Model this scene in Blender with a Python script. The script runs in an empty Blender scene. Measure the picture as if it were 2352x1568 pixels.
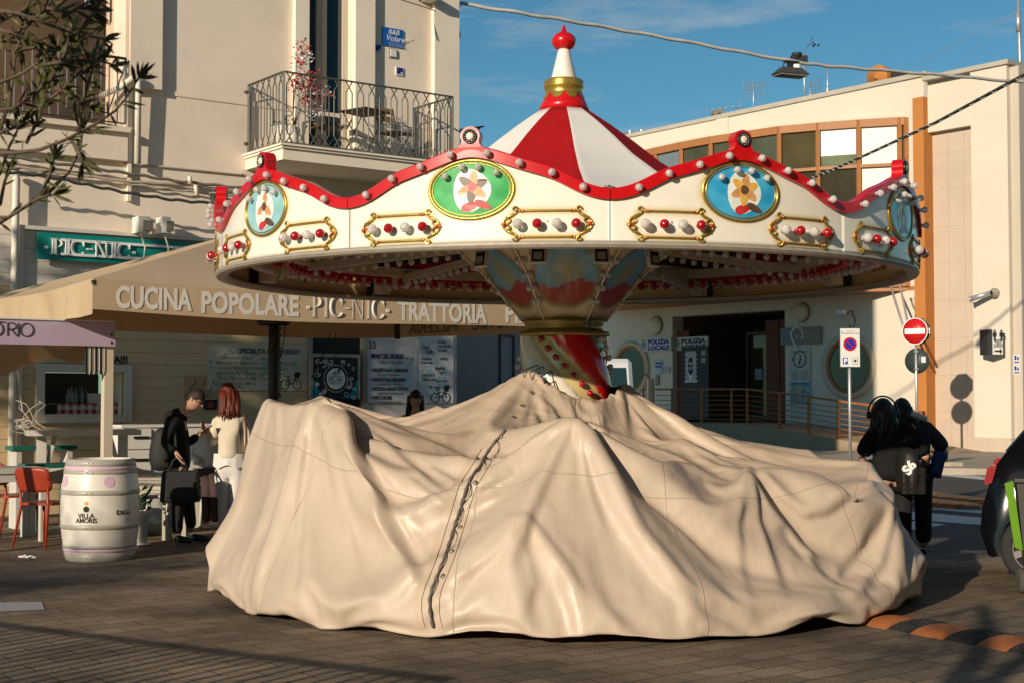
import bpy, bmesh, math, random
import numpy as np
from mathutils import Vector, Matrix, Euler
random.seed(7)
PI = math.pi
R = math.radians
# ------------------------------------------------------------------ camera, sky, sun, exposure
scn = bpy.context.scene
F = 3267.0            # focal length in units of a 2352 px wide picture (50 mm lens)
CH = 1.53             # eye height
PITCH = R(2.24)
cam_d = bpy.data.cameras.new('camera')
cam = bpy.data.objects.new('camera', cam_d)
scn.collection.objects.link(cam)
scn.camera = cam
cam_d.sensor_width = 36.0
cam_d.lens = 36.0 * F / 2352.0
cam_d.clip_end = 5000
cam_d.clip_start = 0.05
cam.location = (0, 0, CH)
cam.rotation_euler = (PI / 2 + PITCH, 0, 0)
cam_d.dof.use_dof = True
cam_d.dof.focus_distance = 9.6
cam_d.dof.aperture_fstop = 11.0
SUN_AZ, SUN_EL = R(32), R(17.5)          # light travels towards +Y, turned 31 degrees to +X
world = bpy.data.worlds.new('World')
scn.world = world
world.use_nodes = True
wn = world.node_tree
for n in list(wn.nodes): wn.nodes.remove(n)
sky = wn.nodes.new('ShaderNodeTexSky')
sky.sky_type = 'NISHITA'
sky.sun_disc = False
sky.sun_elevation = SUN_EL
sky.sun_rotation = SUN_AZ + PI
sky.air_density = 1.0
sky.dust_density = 0.3
sky.ozone_density = 2.0
bg = wn.nodes.new('ShaderNodeBackground')
bg.inputs['Strength'].default_value = 0.062
wo = wn.nodes.new('ShaderNodeOutputWorld')
tint = wn.nodes.new('ShaderNodeMix'); tint.data_type = 'RGBA'; tint.blend_type = 'MULTIPLY'; tint.inputs[0].default_value = 1
tint.inputs[7].default_value = (.60, 1.14, 1.26, 1)
wn.links.new(sky.outputs[0], tint.inputs[6])
wtc = wn.nodes.new('ShaderNodeTexCoord'); wmp = wn.nodes.new('ShaderNodeMapping'); wmp.inputs['Scale'].default_value = (5, 5, 26); wmp.inputs['Rotation'].default_value = (0, R(4), 0)
wnz = wn.nodes.new('ShaderNodeTexNoise'); wnz.inputs['Scale'].default_value = 1.6; wnz.inputs['Detail'].default_value = 8; wnz.inputs['Roughness'].default_value = .6
wmr = wn.nodes.new('ShaderNodeMapRange'); wmr.inputs[1].default_value = .545; wmr.inputs[2].default_value = .78; wmr.inputs[3].default_value = 0; wmr.inputs[4].default_value = .42
wmx = wn.nodes.new('ShaderNodeMix'); wmx.data_type = 'RGBA'; wmx.inputs[7].default_value = (8.5, 8.6, 8.8, 1)
wn.links.new(wtc.outputs['Generated'], wmp.inputs[0]); wn.links.new(wmp.outputs[0], wnz.inputs['Vector']); wn.links.new(wnz.outputs['Fac'], wmr.inputs[0])
wn.links.new(wmr.outputs[0], wmx.inputs[0]); wn.links.new(tint.outputs[2], wmx.inputs[6]); wn.links.new(wmx.outputs[2], bg.inputs[0])
wn.links.new(bg.outputs[0], wo.inputs[0])
sl = bpy.data.lights.new('sun', 'SUN')
sl.energy = 5.0
sl.angle = R(0.6)
sl.color = (1.0, 0.85, 0.66)
sun = bpy.data.objects.new('sun', sl)
scn.collection.objects.link(sun)
sdir = Vector((math.sin(SUN_AZ) * math.cos(SUN_EL), math.cos(SUN_AZ) * math.cos(SUN_EL), -math.sin(SUN_EL)))
sun.rotation_euler = sdir.to_track_quat('-Z', 'Y').to_euler()
scn.view_settings.view_transform = 'Standard'
scn.view_settings.look = 'None'
scn.view_settings.exposure = 0.0
scn.view_settings.gamma = 1.0
# ------------------------------------------------------------------ helpers
COL = scn.collection
def ray(x, y):
 rx, ry = (x - 1176) / F, (784 - y) / F
 return Vector((rx, math.cos(PITCH) - ry * math.sin(PITCH), math.sin(PITCH) + ry * math.cos(PITCH)))
def at(x, y, Y):
 """world point seen at picture position x, y (2352 px wide) at depth Y"""
 r = ray(x, y)
 return Vector((0, 0, CH)) + r * (Y / r.y)
def ground_at(x, y, z=0.0):
 r = ray(x, y)
 return Vector((0, 0, CH)) + r * ((z - CH) / r.z)
def tag(o, label=None, cat=None, group=None, kind=None):
 if label: o['label'] = label
 if cat: o['category'] = cat
 if group: o['group'] = group
 if kind: o['kind'] = kind
 return o
def empty(name, loc=(0, 0, 0), rz=0.0, label=None, cat=None, group=None):
 o = bpy.data.objects.new(name, None)
 COL.objects.link(o)
 o.location = loc
 o.rotation_euler = (0, 0, rz)
 o.empty_display_size = 0.1
 return tag(o, label, cat, group)
def copy_tree(o, parent=None):
 c = o.copy(); COL.objects.link(c); c.parent = parent
 for ch in list(o.children): copy_tree(ch, c)
 return c
def mesh_obj(name, verts, faces, mats, parent=None, smooth=False, fmat=None, edges=()):
 me = bpy.data.meshes.new(name)
 me.from_pydata([tuple(v) for v in verts], list(edges), [tuple(f) for f in faces])
 if not isinstance(mats, (list, tuple)): mats = [mats]
 for m in mats: me.materials.append(m)
 if fmat is not None:
  for p, k in zip(me.polygons, fmat): p.material_index = k
 if smooth:
  me.polygons.foreach_set('use_smooth', [True] * len(me.polygons))
 me.update()
 o = bpy.data.objects.new(name, me)
 COL.objects.link(o)
 o.parent = parent
 return o
class MB:
 """collects simple shapes into one mesh"""
 def __init__(s):
  s.v = []; s.f = []; s.m = []; s.sm = []
  s.M = None
 def add(s, vs, fs, m=0, smooth=False):
  b = len(s.v)
  if s.M is not None: vs = [s.M @ Vector(v) for v in vs]
  s.v += [tuple(v) for v in vs]
  s.f += [tuple(b + i for i in f) for f in fs]
  s.m += [m] * len(fs); s.sm += [smooth] * len(fs)
  return s
 def box(s, a, b, m=0, bev=0.0):
  x0, y0, z0 = [min(p, q) for p, q in zip(a, b)]
  x1, y1, z1 = [max(p, q) for p, q in zip(a, b)]
  if bev > 0:
   bm = bmesh.new()
   r = bmesh.ops.create_cube(bm, size=1)
   for v in bm.verts:
    v.co = Vector(((v.co.x + .5) * (x1 - x0) + x0, (v.co.y + .5) * (y1 - y0) + y0, (v.co.z + .5) * (z1 - z0) + z0))
   bmesh.ops.bevel(bm, geom=bm.edges[:], offset=bev, segments=2, affect='EDGES', profile=0.6)
   bm.verts.index_update()
   s.add([v.co.copy() for v in bm.verts], [[v.index for v in f.verts] for f in bm.faces], m)
   bm.free()
   return s
  vs = [(x0, y0, z0), (x1, y0, z0), (x1, y1, z0), (x0, y1, z0), (x0, y0, z1), (x1, y0, z1), (x1, y1, z1), (x0, y1, z1)]
  return s.add(vs, [(0, 3, 2, 1), (4, 5, 6, 7), (0, 1, 5, 4), (1, 2, 6, 5), (2, 3, 7, 6), (3, 0, 4, 7)], m)
 def hexa(s, vs, m=0):
  return s.add(vs, [(0, 3, 2, 1), (4, 5, 6, 7), (0, 1, 5, 4), (1, 2, 6, 5), (2, 3, 7, 6), (3, 0, 4, 7)], m)
 def tube(s, pts, r, n=8, m=0, caps=True, closed=False):
  pts = [Vector(p) for p in pts]
  k = len(pts)
  rr = r if isinstance(r, (list, tuple)) else [r] * k
  vs = []; fs = []
  up = None
  for i, p in enumerate(pts):
   if closed: t = pts[(i + 1) % k] - pts[i - 1]
   else: t = pts[min(i + 1, k - 1)] - pts[max(i - 1, 0)]
   if t.length < 1e-9: t = Vector((0, 0, 1))
   t.normalize()
   if up is None:
    up = Vector((0, 0, 1)) if abs(t.z) < 0.9 else Vector((1, 0, 0))
   a = up - t * up.dot(t)
   if a.length < 1e-6: a = t.orthogonal()
   a.normalize(); up = a
   b = t.cross(a)
   for j in range(n):
    ang = 2 * PI * j / n
    vs.append(p + (a * math.cos(ang) + b * math.sin(ang)) * rr[i])
  segs = k if closed else k - 1
  for i in range(segs):
   i2 = (i + 1) % k
   for j in range(n):
    j2 = (j + 1) % n
    fs.append((i * n + j, i2 * n + j, i2 * n + j2, i * n + j2))
  s.add(vs, fs, m, n > 5)
  if caps and not closed:
   b0 = len(s.v) - k * n
   s.f.append(tuple(b0 + j for j in reversed(range(n))) if False else tuple(b0 + j for j in range(n)))
   s.f.append(tuple(b0 + (k - 1) * n + j for j in reversed(range(n))))
   s.m += [m, m]; s.sm += [False, False]
  return s
 def bar(s, a, b, w, h=None, m=0):
  """square bar from a to b"""
  h = h or w
  a = Vector(a); b = Vector(b)
  t = (b - a).normalized()
  up = Vector((0, 0, 1)) if abs(t.z) < 0.95 else Vector((0, 1, 0))
  x = t.cross(up).normalized(); y = x.cross(t)
  vs = []
  for p in (a, b):
   for sx, sy in ((-1, -1), (1, -1), (1, 1), (-1, 1)):
    vs.append(p + x * (w / 2 * sx) + y * (h / 2 * sy))
  return s.add(vs, [(0, 1, 2, 3), (7, 6, 5, 4), (0, 4, 5, 1), (1, 5, 6, 2), (2, 6, 7, 3), (3, 7, 4, 0)], m)
 def lathe(s, prof, c=(0, 0, 0), n=32, m=0, axis=None, smooth=True, mats=None):
  """prof: list of (r, h) along axis"""
  c = Vector(c)
  ax = Vector(axis).normalized() if axis is not None else Vector((0, 0, 1))
  a = ax.orthogonal().normalized() if axis is not None else Vector((1, 0, 0))
  b = ax.cross(a)
  vs = []
  for r_, h in prof:
   for j in range(n):
    ang = 2 * PI * j / n
    vs.append(c + ax * h + (a * math.cos(ang) + b * math.sin(ang)) * r_)
  base = len(s.v)
  fs = []; ms = []
  for i in range(len(prof) - 1):
   for j in range(n):
    j2 = (j + 1) % n
    fs.append((i * n + j, i * n + j2, (i + 1) * n + j2, (i + 1) * n + j)); ms.append(mats[i] if mats else m)
  s.add(vs, fs, m, smooth)
  s.m[-len(fs):] = ms
  return s
 def disc(s, c, r, axis, n=24, m=0, ry=None, xdir=None):
  ax = Vector(axis).normalized(); c = Vector(c)
  b = Vector((0, 0, 1)) - ax * ax.z
  if b.length < 1e-6: b = Vector((0, 1, 0))
  b.normalize(); a = b.cross(ax)
  ry = ry or r
  vs = [c + a * math.cos(2 * PI * j / n) * r + b * math.sin(2 * PI * j / n) * ry for j in range(n)]
  return s.add(vs, [tuple(range(n))], m)
 def ball(s, c, r, m=0, n=10, sc=(1, 1, 1)):
  prof = []
  k = max(4, n // 2 + 1)
  vs = []; fs = []
  c = Vector(c)
  for i in range(k + 1):
   th = PI * i / k
   for j in range(n):
    ph = 2 * PI * j / n
    vs.append((c.x + r * sc[0] * math.sin(th) * math.cos(ph), c.y + r * sc[1] * math.sin(th) * math.sin(ph), c.z + r * sc[2] * math.cos(th)))
  for i in range(k):
   for j in range(n):
    j2 = (j + 1) % n
    fs.append((i * n + j, (i + 1) * n + j, (i + 1) * n + j2, i * n + j2))
  return s.add(vs, fs, m, True)
 def prism(s, poly, d, m=0, m_side=None):
  """poly: 3D outline, d: extrusion vector"""
  poly = [Vector(p) for p in poly]; d = Vector(d); n = len(poly)
  vs = poly + [p + d for p in poly]
  s.add(vs, [tuple(range(n)), tuple(reversed(range(n, 2 * n)))], m)
  b = len(s.v) - 2 * n
  for i in range(n):
   j = (i + 1) % n
   s.f.append((b + i, b + n + i, b + n + j, b + j)); s.m.append(m if m_side is None else m_side); s.sm.append(False)
  return s
 def quad(s, a, b, c, d, m=0):
  return s.add([a, b, c, d], [(0, 1, 2, 3)], m)
 def build(s, name, mats, parent=None, fix=True):
  o = mesh_obj(name, s.v, s.f, mats, parent)
  me = o.data
  for p, k, q in zip(me.polygons, s.m, s.sm):
   p.material_index = k; p.use_smooth = q
  if fix:
   bm = bmesh.new(); bm.from_mesh(me)
   bmesh.ops.recalc_face_normals(bm, faces=bm.faces[:])
   bm.to_mesh(me); bm.free()
  return o
# ------------------------------------------------------------------ materials
MATS = {}
def mat(name, col, rough=0.6, metal=0.0, spec=0.5, noise=0.0, nscale=8.0, bump=0.0, bscale=60.0, trans=0.0, ior=1.45,
        emit=None, coat=0.0, sheen=0.0, dirt=None, dscale=1.5, damt=0.5, sub=0.0, alpha=1.0, bdist=0.01, coords='Object'):
 if name in MATS: return MATS[name]
 m = bpy.data.materials.new(name); m.use_nodes = True
 nt = m.node_tree; N = nt.nodes; L = nt.links
 b = N['Principled BSDF']
 c = tuple(col) + ((1,) if len(col) == 3 else ())
 b.inputs['Base Color'].default_value = c
 b.inputs['Roughness'].default_value = rough
 b.inputs['Metallic'].default_value = metal
 b.inputs['Specular IOR Level'].default_value = spec
 b.inputs['Transmission Weight'].default_value = trans
 b.inputs['IOR'].default_value = ior
 b.inputs['Coat Weight'].default_value = coat
 b.inputs['Sheen Weight'].default_value = sheen
 b.inputs['Alpha'].default_value = alpha
 tc = N.new('ShaderNodeTexCoord')
 out = None
 if noise > 0:
  t = N.new('ShaderNodeTexNoise'); t.inputs['Scale'].default_value = nscale; t.inputs['Detail'].default_value = 6
  t.inputs['Roughness'].default_value = 0.6
  L.new(tc.outputs[coords], t.inputs['Vector'])
  mr = N.new('ShaderNodeMapRange')
  mr.inputs[1].default_value = 0.25; mr.inputs[2].default_value = 0.75
  mr.inputs[3].default_value = 1 - noise; mr.inputs[4].default_value = 1 + noise
  L.new(t.outputs['Fac'], mr.inputs[0])
  mx = N.new('ShaderNodeVectorMath'); mx.operation = 'SCALE'
  mx.inputs[0].default_value = c[:3]
  L.new(mr.outputs[0], mx.inputs['Scale'])
  out = mx.outputs[0]
 if dirt is not None:
  t2 = N.new('ShaderNodeTexNoise'); t2.inputs['Scale'].default_value = dscale; t2.inputs['Detail'].default_value = 8
  t2.inputs['Roughness'].default_value = 0.65
  L.new(tc.outputs[coords], t2.inputs['Vector'])
  cr = N.new('ShaderNodeMapRange'); cr.inputs[1].default_value = 0.48; cr.inputs[2].default_value = 0.75
  cr.inputs[3].default_value = 0; cr.inputs[4].default_value = damt
  L.new(t2.outputs['Fac'], cr.inputs[0])
  mi = N.new('ShaderNodeMix'); mi.data_type = 'RGBA'
  mi.inputs[6].default_value = c
  mi.inputs[7].default_value = tuple(dirt) + (1,)
  L.new(cr.outputs[0], mi.inputs[0])
  if out is not None: L.new(out, mi.inputs[6])
  out = mi.outputs[2]
 if out is not None: L.new(out, b.inputs['Base Color'])
 if bump > 0:
  t3 = N.new('ShaderNodeTexNoise'); t3.inputs['Scale'].default_value = bscale; t3.inputs['Detail'].default_value = 5
  L.new(tc.outputs[coords], t3.inputs['Vector'])
  bp = N.new('ShaderNodeBump'); bp.inputs['Strength'].default_value = bump; bp.inputs['Distance'].default_value = bdist
  L.new(t3.outputs['Fac'], bp.inputs['Height'])
  L.new(bp.outputs[0], b.inputs['Normal'])
 if emit:
  b.inputs['Emission Color'].default_value = tuple(emit[:3]) + (1,)
  b.inputs['Emission Strength'].default_value = emit[3]
 MATS[name] = m
 return m
FONTS = {}
def text_obj(name, body, size, m, parent, origin, xdir, updir=(0, 0, 1), extrude=0.002, align='LEFT', xscale=1.0, shear=0.0,
             offset=0.0, spacing=1.0, mirror=False, width=None):
 """text as a thin solid mesh. origin = lower-left corner, xdir = reading direction"""
 cu = bpy.data.curves.new(name, 'FONT')
 cu.body = body; cu.size = size; cu.extrude = extrude; cu.align_x = align; cu.shear = shear; cu.offset = offset
 cu.space_character = spacing; cu.resolution_u = 3
 to = bpy.data.objects.new(name, cu); COL.objects.link(to)
 dg = bpy.context.evaluated_depsgraph_get()
 me = bpy.data.meshes.new_from_object(to.evaluated_get(dg))
 bpy.data.objects.remove(to)
 if width:
  xs = [v.co.x for v in me.vertices]
  xscale = width / max(1e-6, (max(xs) - min(xs)))
 x = Vector(xdir).normalized(); u = Vector(updir); u = (u - x * u.dot(x)).normalized(); n = x.cross(u)
 o3 = Vector(origin)
 for v in me.vertices:
  px = v.co.x * xscale * (-1 if mirror else 1)
  v.co = o3 + x * px + u * v.co.y + n * v.co.z
 me.materials.clear(); me.materials.append(m)
 o = bpy.data.objects.new(name, me); COL.objects.link(o); o.parent = parent
 if parent is not None:
  mw = parent_matrix(parent)
  me.transform(mw.inverted())
 return o
def parent_matrix(o):
 mtx = Matrix.LocRotScale(o.location, o.rotation_euler, o.scale)
 if o.parent is not None: return parent_matrix(o.parent) @ mtx
 return mtx
# ------------------------------------------------------------------ ground
def paving_mat():
 m = bpy.data.materials.new('block paving'); m.use_nodes = True
 nt = m.node_tree; N = nt.nodes; L = nt.links; b = N['Principled BSDF']
 tc = N.new('ShaderNodeTexCoord')
 mp = N.new('ShaderNodeMapping'); mp.inputs['Rotation'].default_value = (0, 0, R(-38))
 L.new(tc.outputs['Object'], mp.inputs['Vector'])
 br = N.new('ShaderNodeTexBrick')
 br.inputs['Scale'].default_value = 1.0
 br.inputs['Brick Width'].default_value = 0.38; br.inputs['Row Height'].default_value = 0.19
 br.inputs['Mortar Size'].default_value = 0.005; br.inputs['Mortar Smooth'].default_value = 0.3
 br.inputs['Color1'].default_value = (0.25, 0.185, 0.125, 1); br.inputs['Color2'].default_value = (0.15, 0.112, 0.076, 1)
 br.inputs['Mortar'].default_value = (0.022, 0.019, 0.016, 1); br.inputs['Bias'].default_value = -0.2
 L.new(mp.outputs[0], br.inputs['Vector'])
 n1 = N.new('ShaderNodeTexNoise'); n1.inputs['Scale'].default_value = 0.7; n1.inputs['Detail'].default_value = 7; n1.inputs['Roughness'].default_value = .62
 L.new(tc.outputs['Object'], n1.inputs['Vector'])
 mr = N.new('ShaderNodeMapRange'); mr.inputs[1].default_value = .32; mr.inputs[2].default_value = .68; mr.inputs[3].default_value = .38; mr.inputs[4].default_value = 1.35
 L.new(n1.outputs['Fac'], mr.inputs[0])
 n2 = N.new('ShaderNodeTexNoise'); n2.inputs['Scale'].default_value = 55; n2.inputs['Detail'].default_value = 4
 L.new(tc.outputs['Object'], n2.inputs['Vector'])
 mr2 = N.new('ShaderNodeMapRange'); mr2.inputs[1].default_value = .3; mr2.inputs[2].default_value = .7; mr2.inputs[3].default_value = .7; mr2.inputs[4].default_value = 1.3
 L.new(n2.outputs['Fac'], mr2.inputs[0])
 mu = N.new('ShaderNodeMath'); mu.operation = 'MULTIPLY'; L.new(mr.outputs[0], mu.inputs[0]); L.new(mr2.outputs[0], mu.inputs[1])
 sc = N.new('ShaderNodeVectorMath'); sc.operation = 'SCALE'; L.new(br.outputs['Color'], sc.inputs[0]); L.new(mu.outputs[0], sc.inputs['Scale'])
 L.new(sc.outputs[0], b.inputs['Base Color'])
 rr = N.new('ShaderNodeMapRange'); rr.inputs[3].default_value = .95; rr.inputs[4].default_value = .62; L.new(n1.outputs['Fac'], rr.inputs[0])
 L.new(rr.outputs[0], b.inputs['Roughness'])
 b.inputs['Specular IOR Level'].default_value = .3
# fine ribs on the paving blocks, as height only
 wv = N.new('ShaderNodeTexWave'); wv.inputs['Scale'].default_value = 22; wv.inputs['Distortion'].default_value = .4; wv.bands_direction = 'Y'
 L.new(mp.outputs[0], wv.inputs['Vector'])
 a1 = N.new('ShaderNodeMath'); a1.operation = 'MULTIPLY_ADD'; a1.inputs[1].default_value = -1.6
 L.new(br.outputs['Fac'], a1.inputs[0]); L.new(n2.outputs['Fac'], a1.inputs[2])
 a2 = N.new('ShaderNodeMath'); a2.operation = 'MULTIPLY_ADD'; a2.inputs[1].default_value = .35
 L.new(wv.outputs['Fac'], a2.inputs[0]); L.new(a1.outputs[0], a2.inputs[2])
 bp = N.new('ShaderNodeBump'); bp.inputs['Strength'].default_value = .8; bp.inputs['Distance'].default_value = .008
 L.new(a2.outputs[0], bp.inputs['Height']); L.new(bp.outputs[0], b.inputs['Normal'])
 return m
bpv = paving_mat()
g = mesh_obj('ground', [(-60, -40, 0), (80, -40, 0), (80, 140, 0), (-60, 140, 0)], [(0, 1, 2, 3)], bpv)
tag(g, kind='structure')
g['label'] = 'brown grey block paving of the square'
# asphalt road crossing behind the ride, on the right
asph = mat('asphalt', (.055, .05, .047), rough=.85, noise=.3, nscale=3, bump=.6, bscale=180, bdist=.004, dirt=(.11, .095, .08), dscale=.8, damt=.5)
def gp(x, y, z=0.0):
 p = ground_at(x, y, z); return (p.x, p.y, z)
rd = mesh_obj('road', [gp(1900, 1256, .004), (10.5, 11.6, .004), (40, 9, .004), (40, 27, .004), gp(2352, 1093, .004), (9.9, 27.5, .004), (2, 31, .004), (-2.5, 31, .004), (2.2, 20, .004)],
              [tuple(range(9))], asph)
tag(rd, kind='structure')
pavm = mat('pale stone pavement', (.36, .30, .24), rough=.7, noise=.12, nscale=2, bump=.3, bscale=60, dirt=(.2, .16, .12), dscale=1.2, damt=.5)
b = MB()
b.prism([(1, 31.2, 0.004), (9.9, 27.8, 0.004), (40, 27.5, 0.004), (40, 60, 0.004), (-6, 60, 0.004), (-6, 31.2, .004)], (0, 0, .13))
pv = b.build('pavement', pavm); tag(pv, kind='structure')
# unseen house rows, added behind and beside us to block sky light
om = mat('ochre house render', (.42, .28, .13), rough=.9, noise=.1, nscale=.5)
for (x0, y0, x1, y1, h, lb) in ((-9, -34, 14, -24, 16, 'unseen ochre house row added across the square to block sky light'), (15, -30, 34, 6, 18, 'unseen tall ochre house row added on the right to block sky light')):
 hs = empty('house', (0, 0, 0), 0, lb, 'house', 'added unseen house rows')
 b = MB(); b.box((x0, y0, 0), (x1, y1, h)); b.build('wall', om, hs)
 b = MB(); b.box((x0 - .4, y0 - .4, h), (x1 + .4, y1 + .4, h + .3)); b.build('roof', om, hs)
paint = mat('worn white road paint', (.62, .61, .58), rough=.7, noise=.18, nscale=14, dirt=(.2, .19, .18), dscale=9, damt=.55)
def mark(name, pts, z, label, cat='road marking', group=None, m=paint):
 o = mesh_obj(name, [gp(x, y, z) for x, y in pts], [tuple(range(len(pts)))], m)
 return tag(o, label, cat, group)
for i, (pts, lb) in enumerate([
    ([(2040, 1188), (2040, 1173), (2100, 1174), (2352, 1196), (2352, 1212)], 'longest white stripe of the crossing right of the covered ride'),
    ([(2040, 1215), (2040, 1199), (2105, 1196), (2175, 1203), (2105, 1215)], 'nearest white pointed stripe of the crossing beside the cover'),
    ([(2110, 1166), (2160, 1163), (2352, 1176), (2352, 1186)], 'thin white stripe of the crossing behind the longest one'),
    ([(2215, 1162), (2250, 1156), (2352, 1160), (2352, 1168)], 'short white stripe of the crossing just below the orange strips'),
    ([(2100, 1085), (2100, 1078), (2352, 1102), (2352, 1110)], 'long white line on the road in front of the curb stone'),
    ([(2255, 1094), (2270, 1090), (2352, 1096), (2352, 1101)], 'short white dash near the car on the far side of the road')]):
 m_ = mark('road_stripe', pts, .0085, lb, group='white stripes painted on the road')
# worn white patch on the paving, left
mark('paint_patch', [(-30, 1383), (96, 1381), (103, 1399), (-30, 1404)], .004, 'pale grey rectangle painted on the dark paving at the left edge', m=mat('grey paint', (.3, .3, .32), rough=.8, noise=.2, nscale=20))
# orange painted strips on the road
orm = mat('orange rubber', (.62, .17, .035), rough=.55, noise=.2, nscale=18, bump=.4, bscale=60, dirt=(.16, .07, .03), dscale=6, damt=.7)
for k, (pts, lb) in enumerate([([(2085, 1136), (2120, 1133), (2262, 1150), (2262, 1160), (2150, 1150)], 'far orange plastic strip lying across the road behind the two women'),
                ([(2100, 1152), (2140, 1150), (2250, 1162), (2200, 1168), (2110, 1162)], 'near orange plastic strip lying on the road, shorter and broken')]):
 b = MB()
 b.prism([gp(x, y, .006) for x, y in pts], (0, 0, .05))
 for q in range(5):
  a_ = Vector(gp(*pts[0], .056)).lerp(Vector(gp(*pts[2], .056)), (q + .5) / 5)
  b.box((a_.x - .12, a_.y - .1, .056), (a_.x + .12, a_.y + .08, .075))
 o = b.build('lane_divider', orm); tag(o, lb, 'road strip', 'orange strips across the road')
# rubber speed bump, modules
blk = mat('black rubber', (.022, .022, .02), rough=.7, bump=.9, bscale=160, bdist=.006, noise=.3, nscale=20, dirt=(.1, .085, .065), dscale=12, damt=.5)
oru = mat('orange bump rubber', (.42, .13, .035), rough=.6, noise=.15, nscale=30, bump=.4, bscale=120, dirt=(.2, .1, .05), dscale=15, damt=.5)
A_ = Vector(gp(1950, 1428)); B_ = Vector(gp(2360, 1504))
dv = (B_ - A_).normalized(); nv = Vector((-dv.y, dv.x, 0))
segl = []
t = 0.0; kinds = []
# breaks measured along the picture
xs = [1975, 2078, 2090, 2152, 2160, 2232, 2240, 2300, 2304, 2352, 2420]
seq = [('o', 1972, 2030), ('b', 2030, 2083), ('o', 2083, 2160), ('b', 2160, 2232), ('o', 2232, 2304), ('b', 2304, 2345), ('o', 2345, 2400)]
lbs = ['orange rubber speed bump block in the shadow under the cover', 'black ribbed speed bump block between the shaded and the first sunlit orange one',
       'sunlit orange speed bump block nearest the covered ride', 'black ribbed speed bump block between the two sunlit orange ones',
       'second sunlit orange speed bump block from the covered ride', 'black ribbed speed bump block near the right edge', 'orange speed bump block cut by the right edge of the picture']
for (k, xa, xb), lb in zip(seq, lbs):
 def onl(x):
  best = None
  for i in range(400):
   p = A_ + dv * (i * .008 - .6)
   px = 1176 + F * p.x / p.y
   if best is None or abs(px - x) < best[0]: best = (abs(px - x), p)
  return best[1]
 pa, pb_ = onl(xa), onl(xb)
 b = MB(); n = 10
 W = .46; H = .042
 vs = []
 for p, off in ((pa, .004), (pb_, -.004)):
  for i in range(n + 1):
   u = i / n
   vs.append(p + dv * off + nv * (W * (u - .5) + W * .5) + Vector((0, 0, H * math.sin(PI * u) ** .7 + .004)))
  vs.append(p + dv * off + nv * W + Vector((0, 0, 0))); vs.append(p + dv * off)
 q = n + 3
 fs = [(i, i + 1, q + i + 1, q + i) for i in range(q - 1)] + [tuple(range(q)), tuple(reversed(range(q, 2 * q))), (q - 1, 0, q, 2 * q - 1)]
 b.add(vs, fs, 0)
 if k == 'b':
  Lb = (pb_ - pa).length
  for i in range(int(Lb / .035)):
   for j in range(9):
    u = (j + .5 + (.5 if i % 2 else 0)) / 10
    z = H * math.sin(PI * min(.98, u)) ** .7 + .004
    c_ = pa + dv * (.02 + i * .035) + nv * (W * u)
    b.box((c_.x - .008, c_.y - .014, z - .004), (c_.x + .008, c_.y + .014, z + .005))
 else:
  for e in (pa + dv * .006, pb_ - dv * .006):
   pass
 o = b.build('speed_bump_block', oru if k == 'o' else blk)
 tag(o, lb, 'speed bump', 'rubber speed bump blocks')
# curb stone
b = MB(); p = ground_at(2132, 1083); q = ground_at(2214, 1085)
b.box((p.x - .6, p.y - .35, .005), (q.x, q.y + .3, .22), bev=.04)
o = b.build('curb_stone', mat('worn curb', (.42, .36, .28), rough=.8, noise=.2, nscale=6, bump=.6, bscale=30, bdist=.02, dirt=(.12, .1, .08), dscale=4, damt=.8))
tag(o, 'worn pale curb stone lying at the pavement edge right of the two women', 'curb stone')
# litter
b = MB(); c = Vector(gp(62, 1282)); random.seed(4)
b.tube([c + Vector((-.07, .06, .01)), c + Vector((-.03, .03, .03)), c + Vector((0, 0, .012)), c + Vector((.04, -.02, .03)), c + Vector((.08, 0, .012)), c + Vector((.03, .02, .01))], .008, 5)
b.box(c + Vector((-.1, .05, .005)), c + Vector((-.02, .09, .022)))
tag(b.build('litter', mat('white paper', (.7, .7, .68), rough=.7)), 'crumpled white scrap of litter on the paving left of the barrel', 'litter')
# ------------------------------------------------------------------ the cover: cloth draped over the ride, settled numerically
CX, CY = 0.43, 11.7          # carousel axis
PLR = 2.82                   # platform radius
PEAKS = [  # angle (deg, 0 = towards the camera, + = right), radius, height, bump size
    (-80, 2.40, 1.54, .05), (-54, 2.33, 1.535, .03), (-114, 2.34, 1.56, .06), (-150, 2.3, 1.46, .07), (180, 2.3, 1.42, .07),
    (-1, 2.12, 1.42, .03), (36, 2.18, 1.01, .04), (64, 2.50, 0.92, .07), (80, 2.42, 1.03, .07), (112, 2.35, 1.08, .08),
    (135, 2.2, 1.12, .10), (152, 1.7, 1.28, .12), (115, 1.7, 1.16, .12), (85, 1.6, 1.12, .15), (40, 1.3, 1.22, .14), (-9, 2.60, 0.79, .022), (-82, 2.55, .95, .06),
    (20, 2.0, 1.08, .05), (-17, 1.75, 1.16, .05), (-100, 1.5, 1.36, .15)]
SL = 3.0
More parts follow.
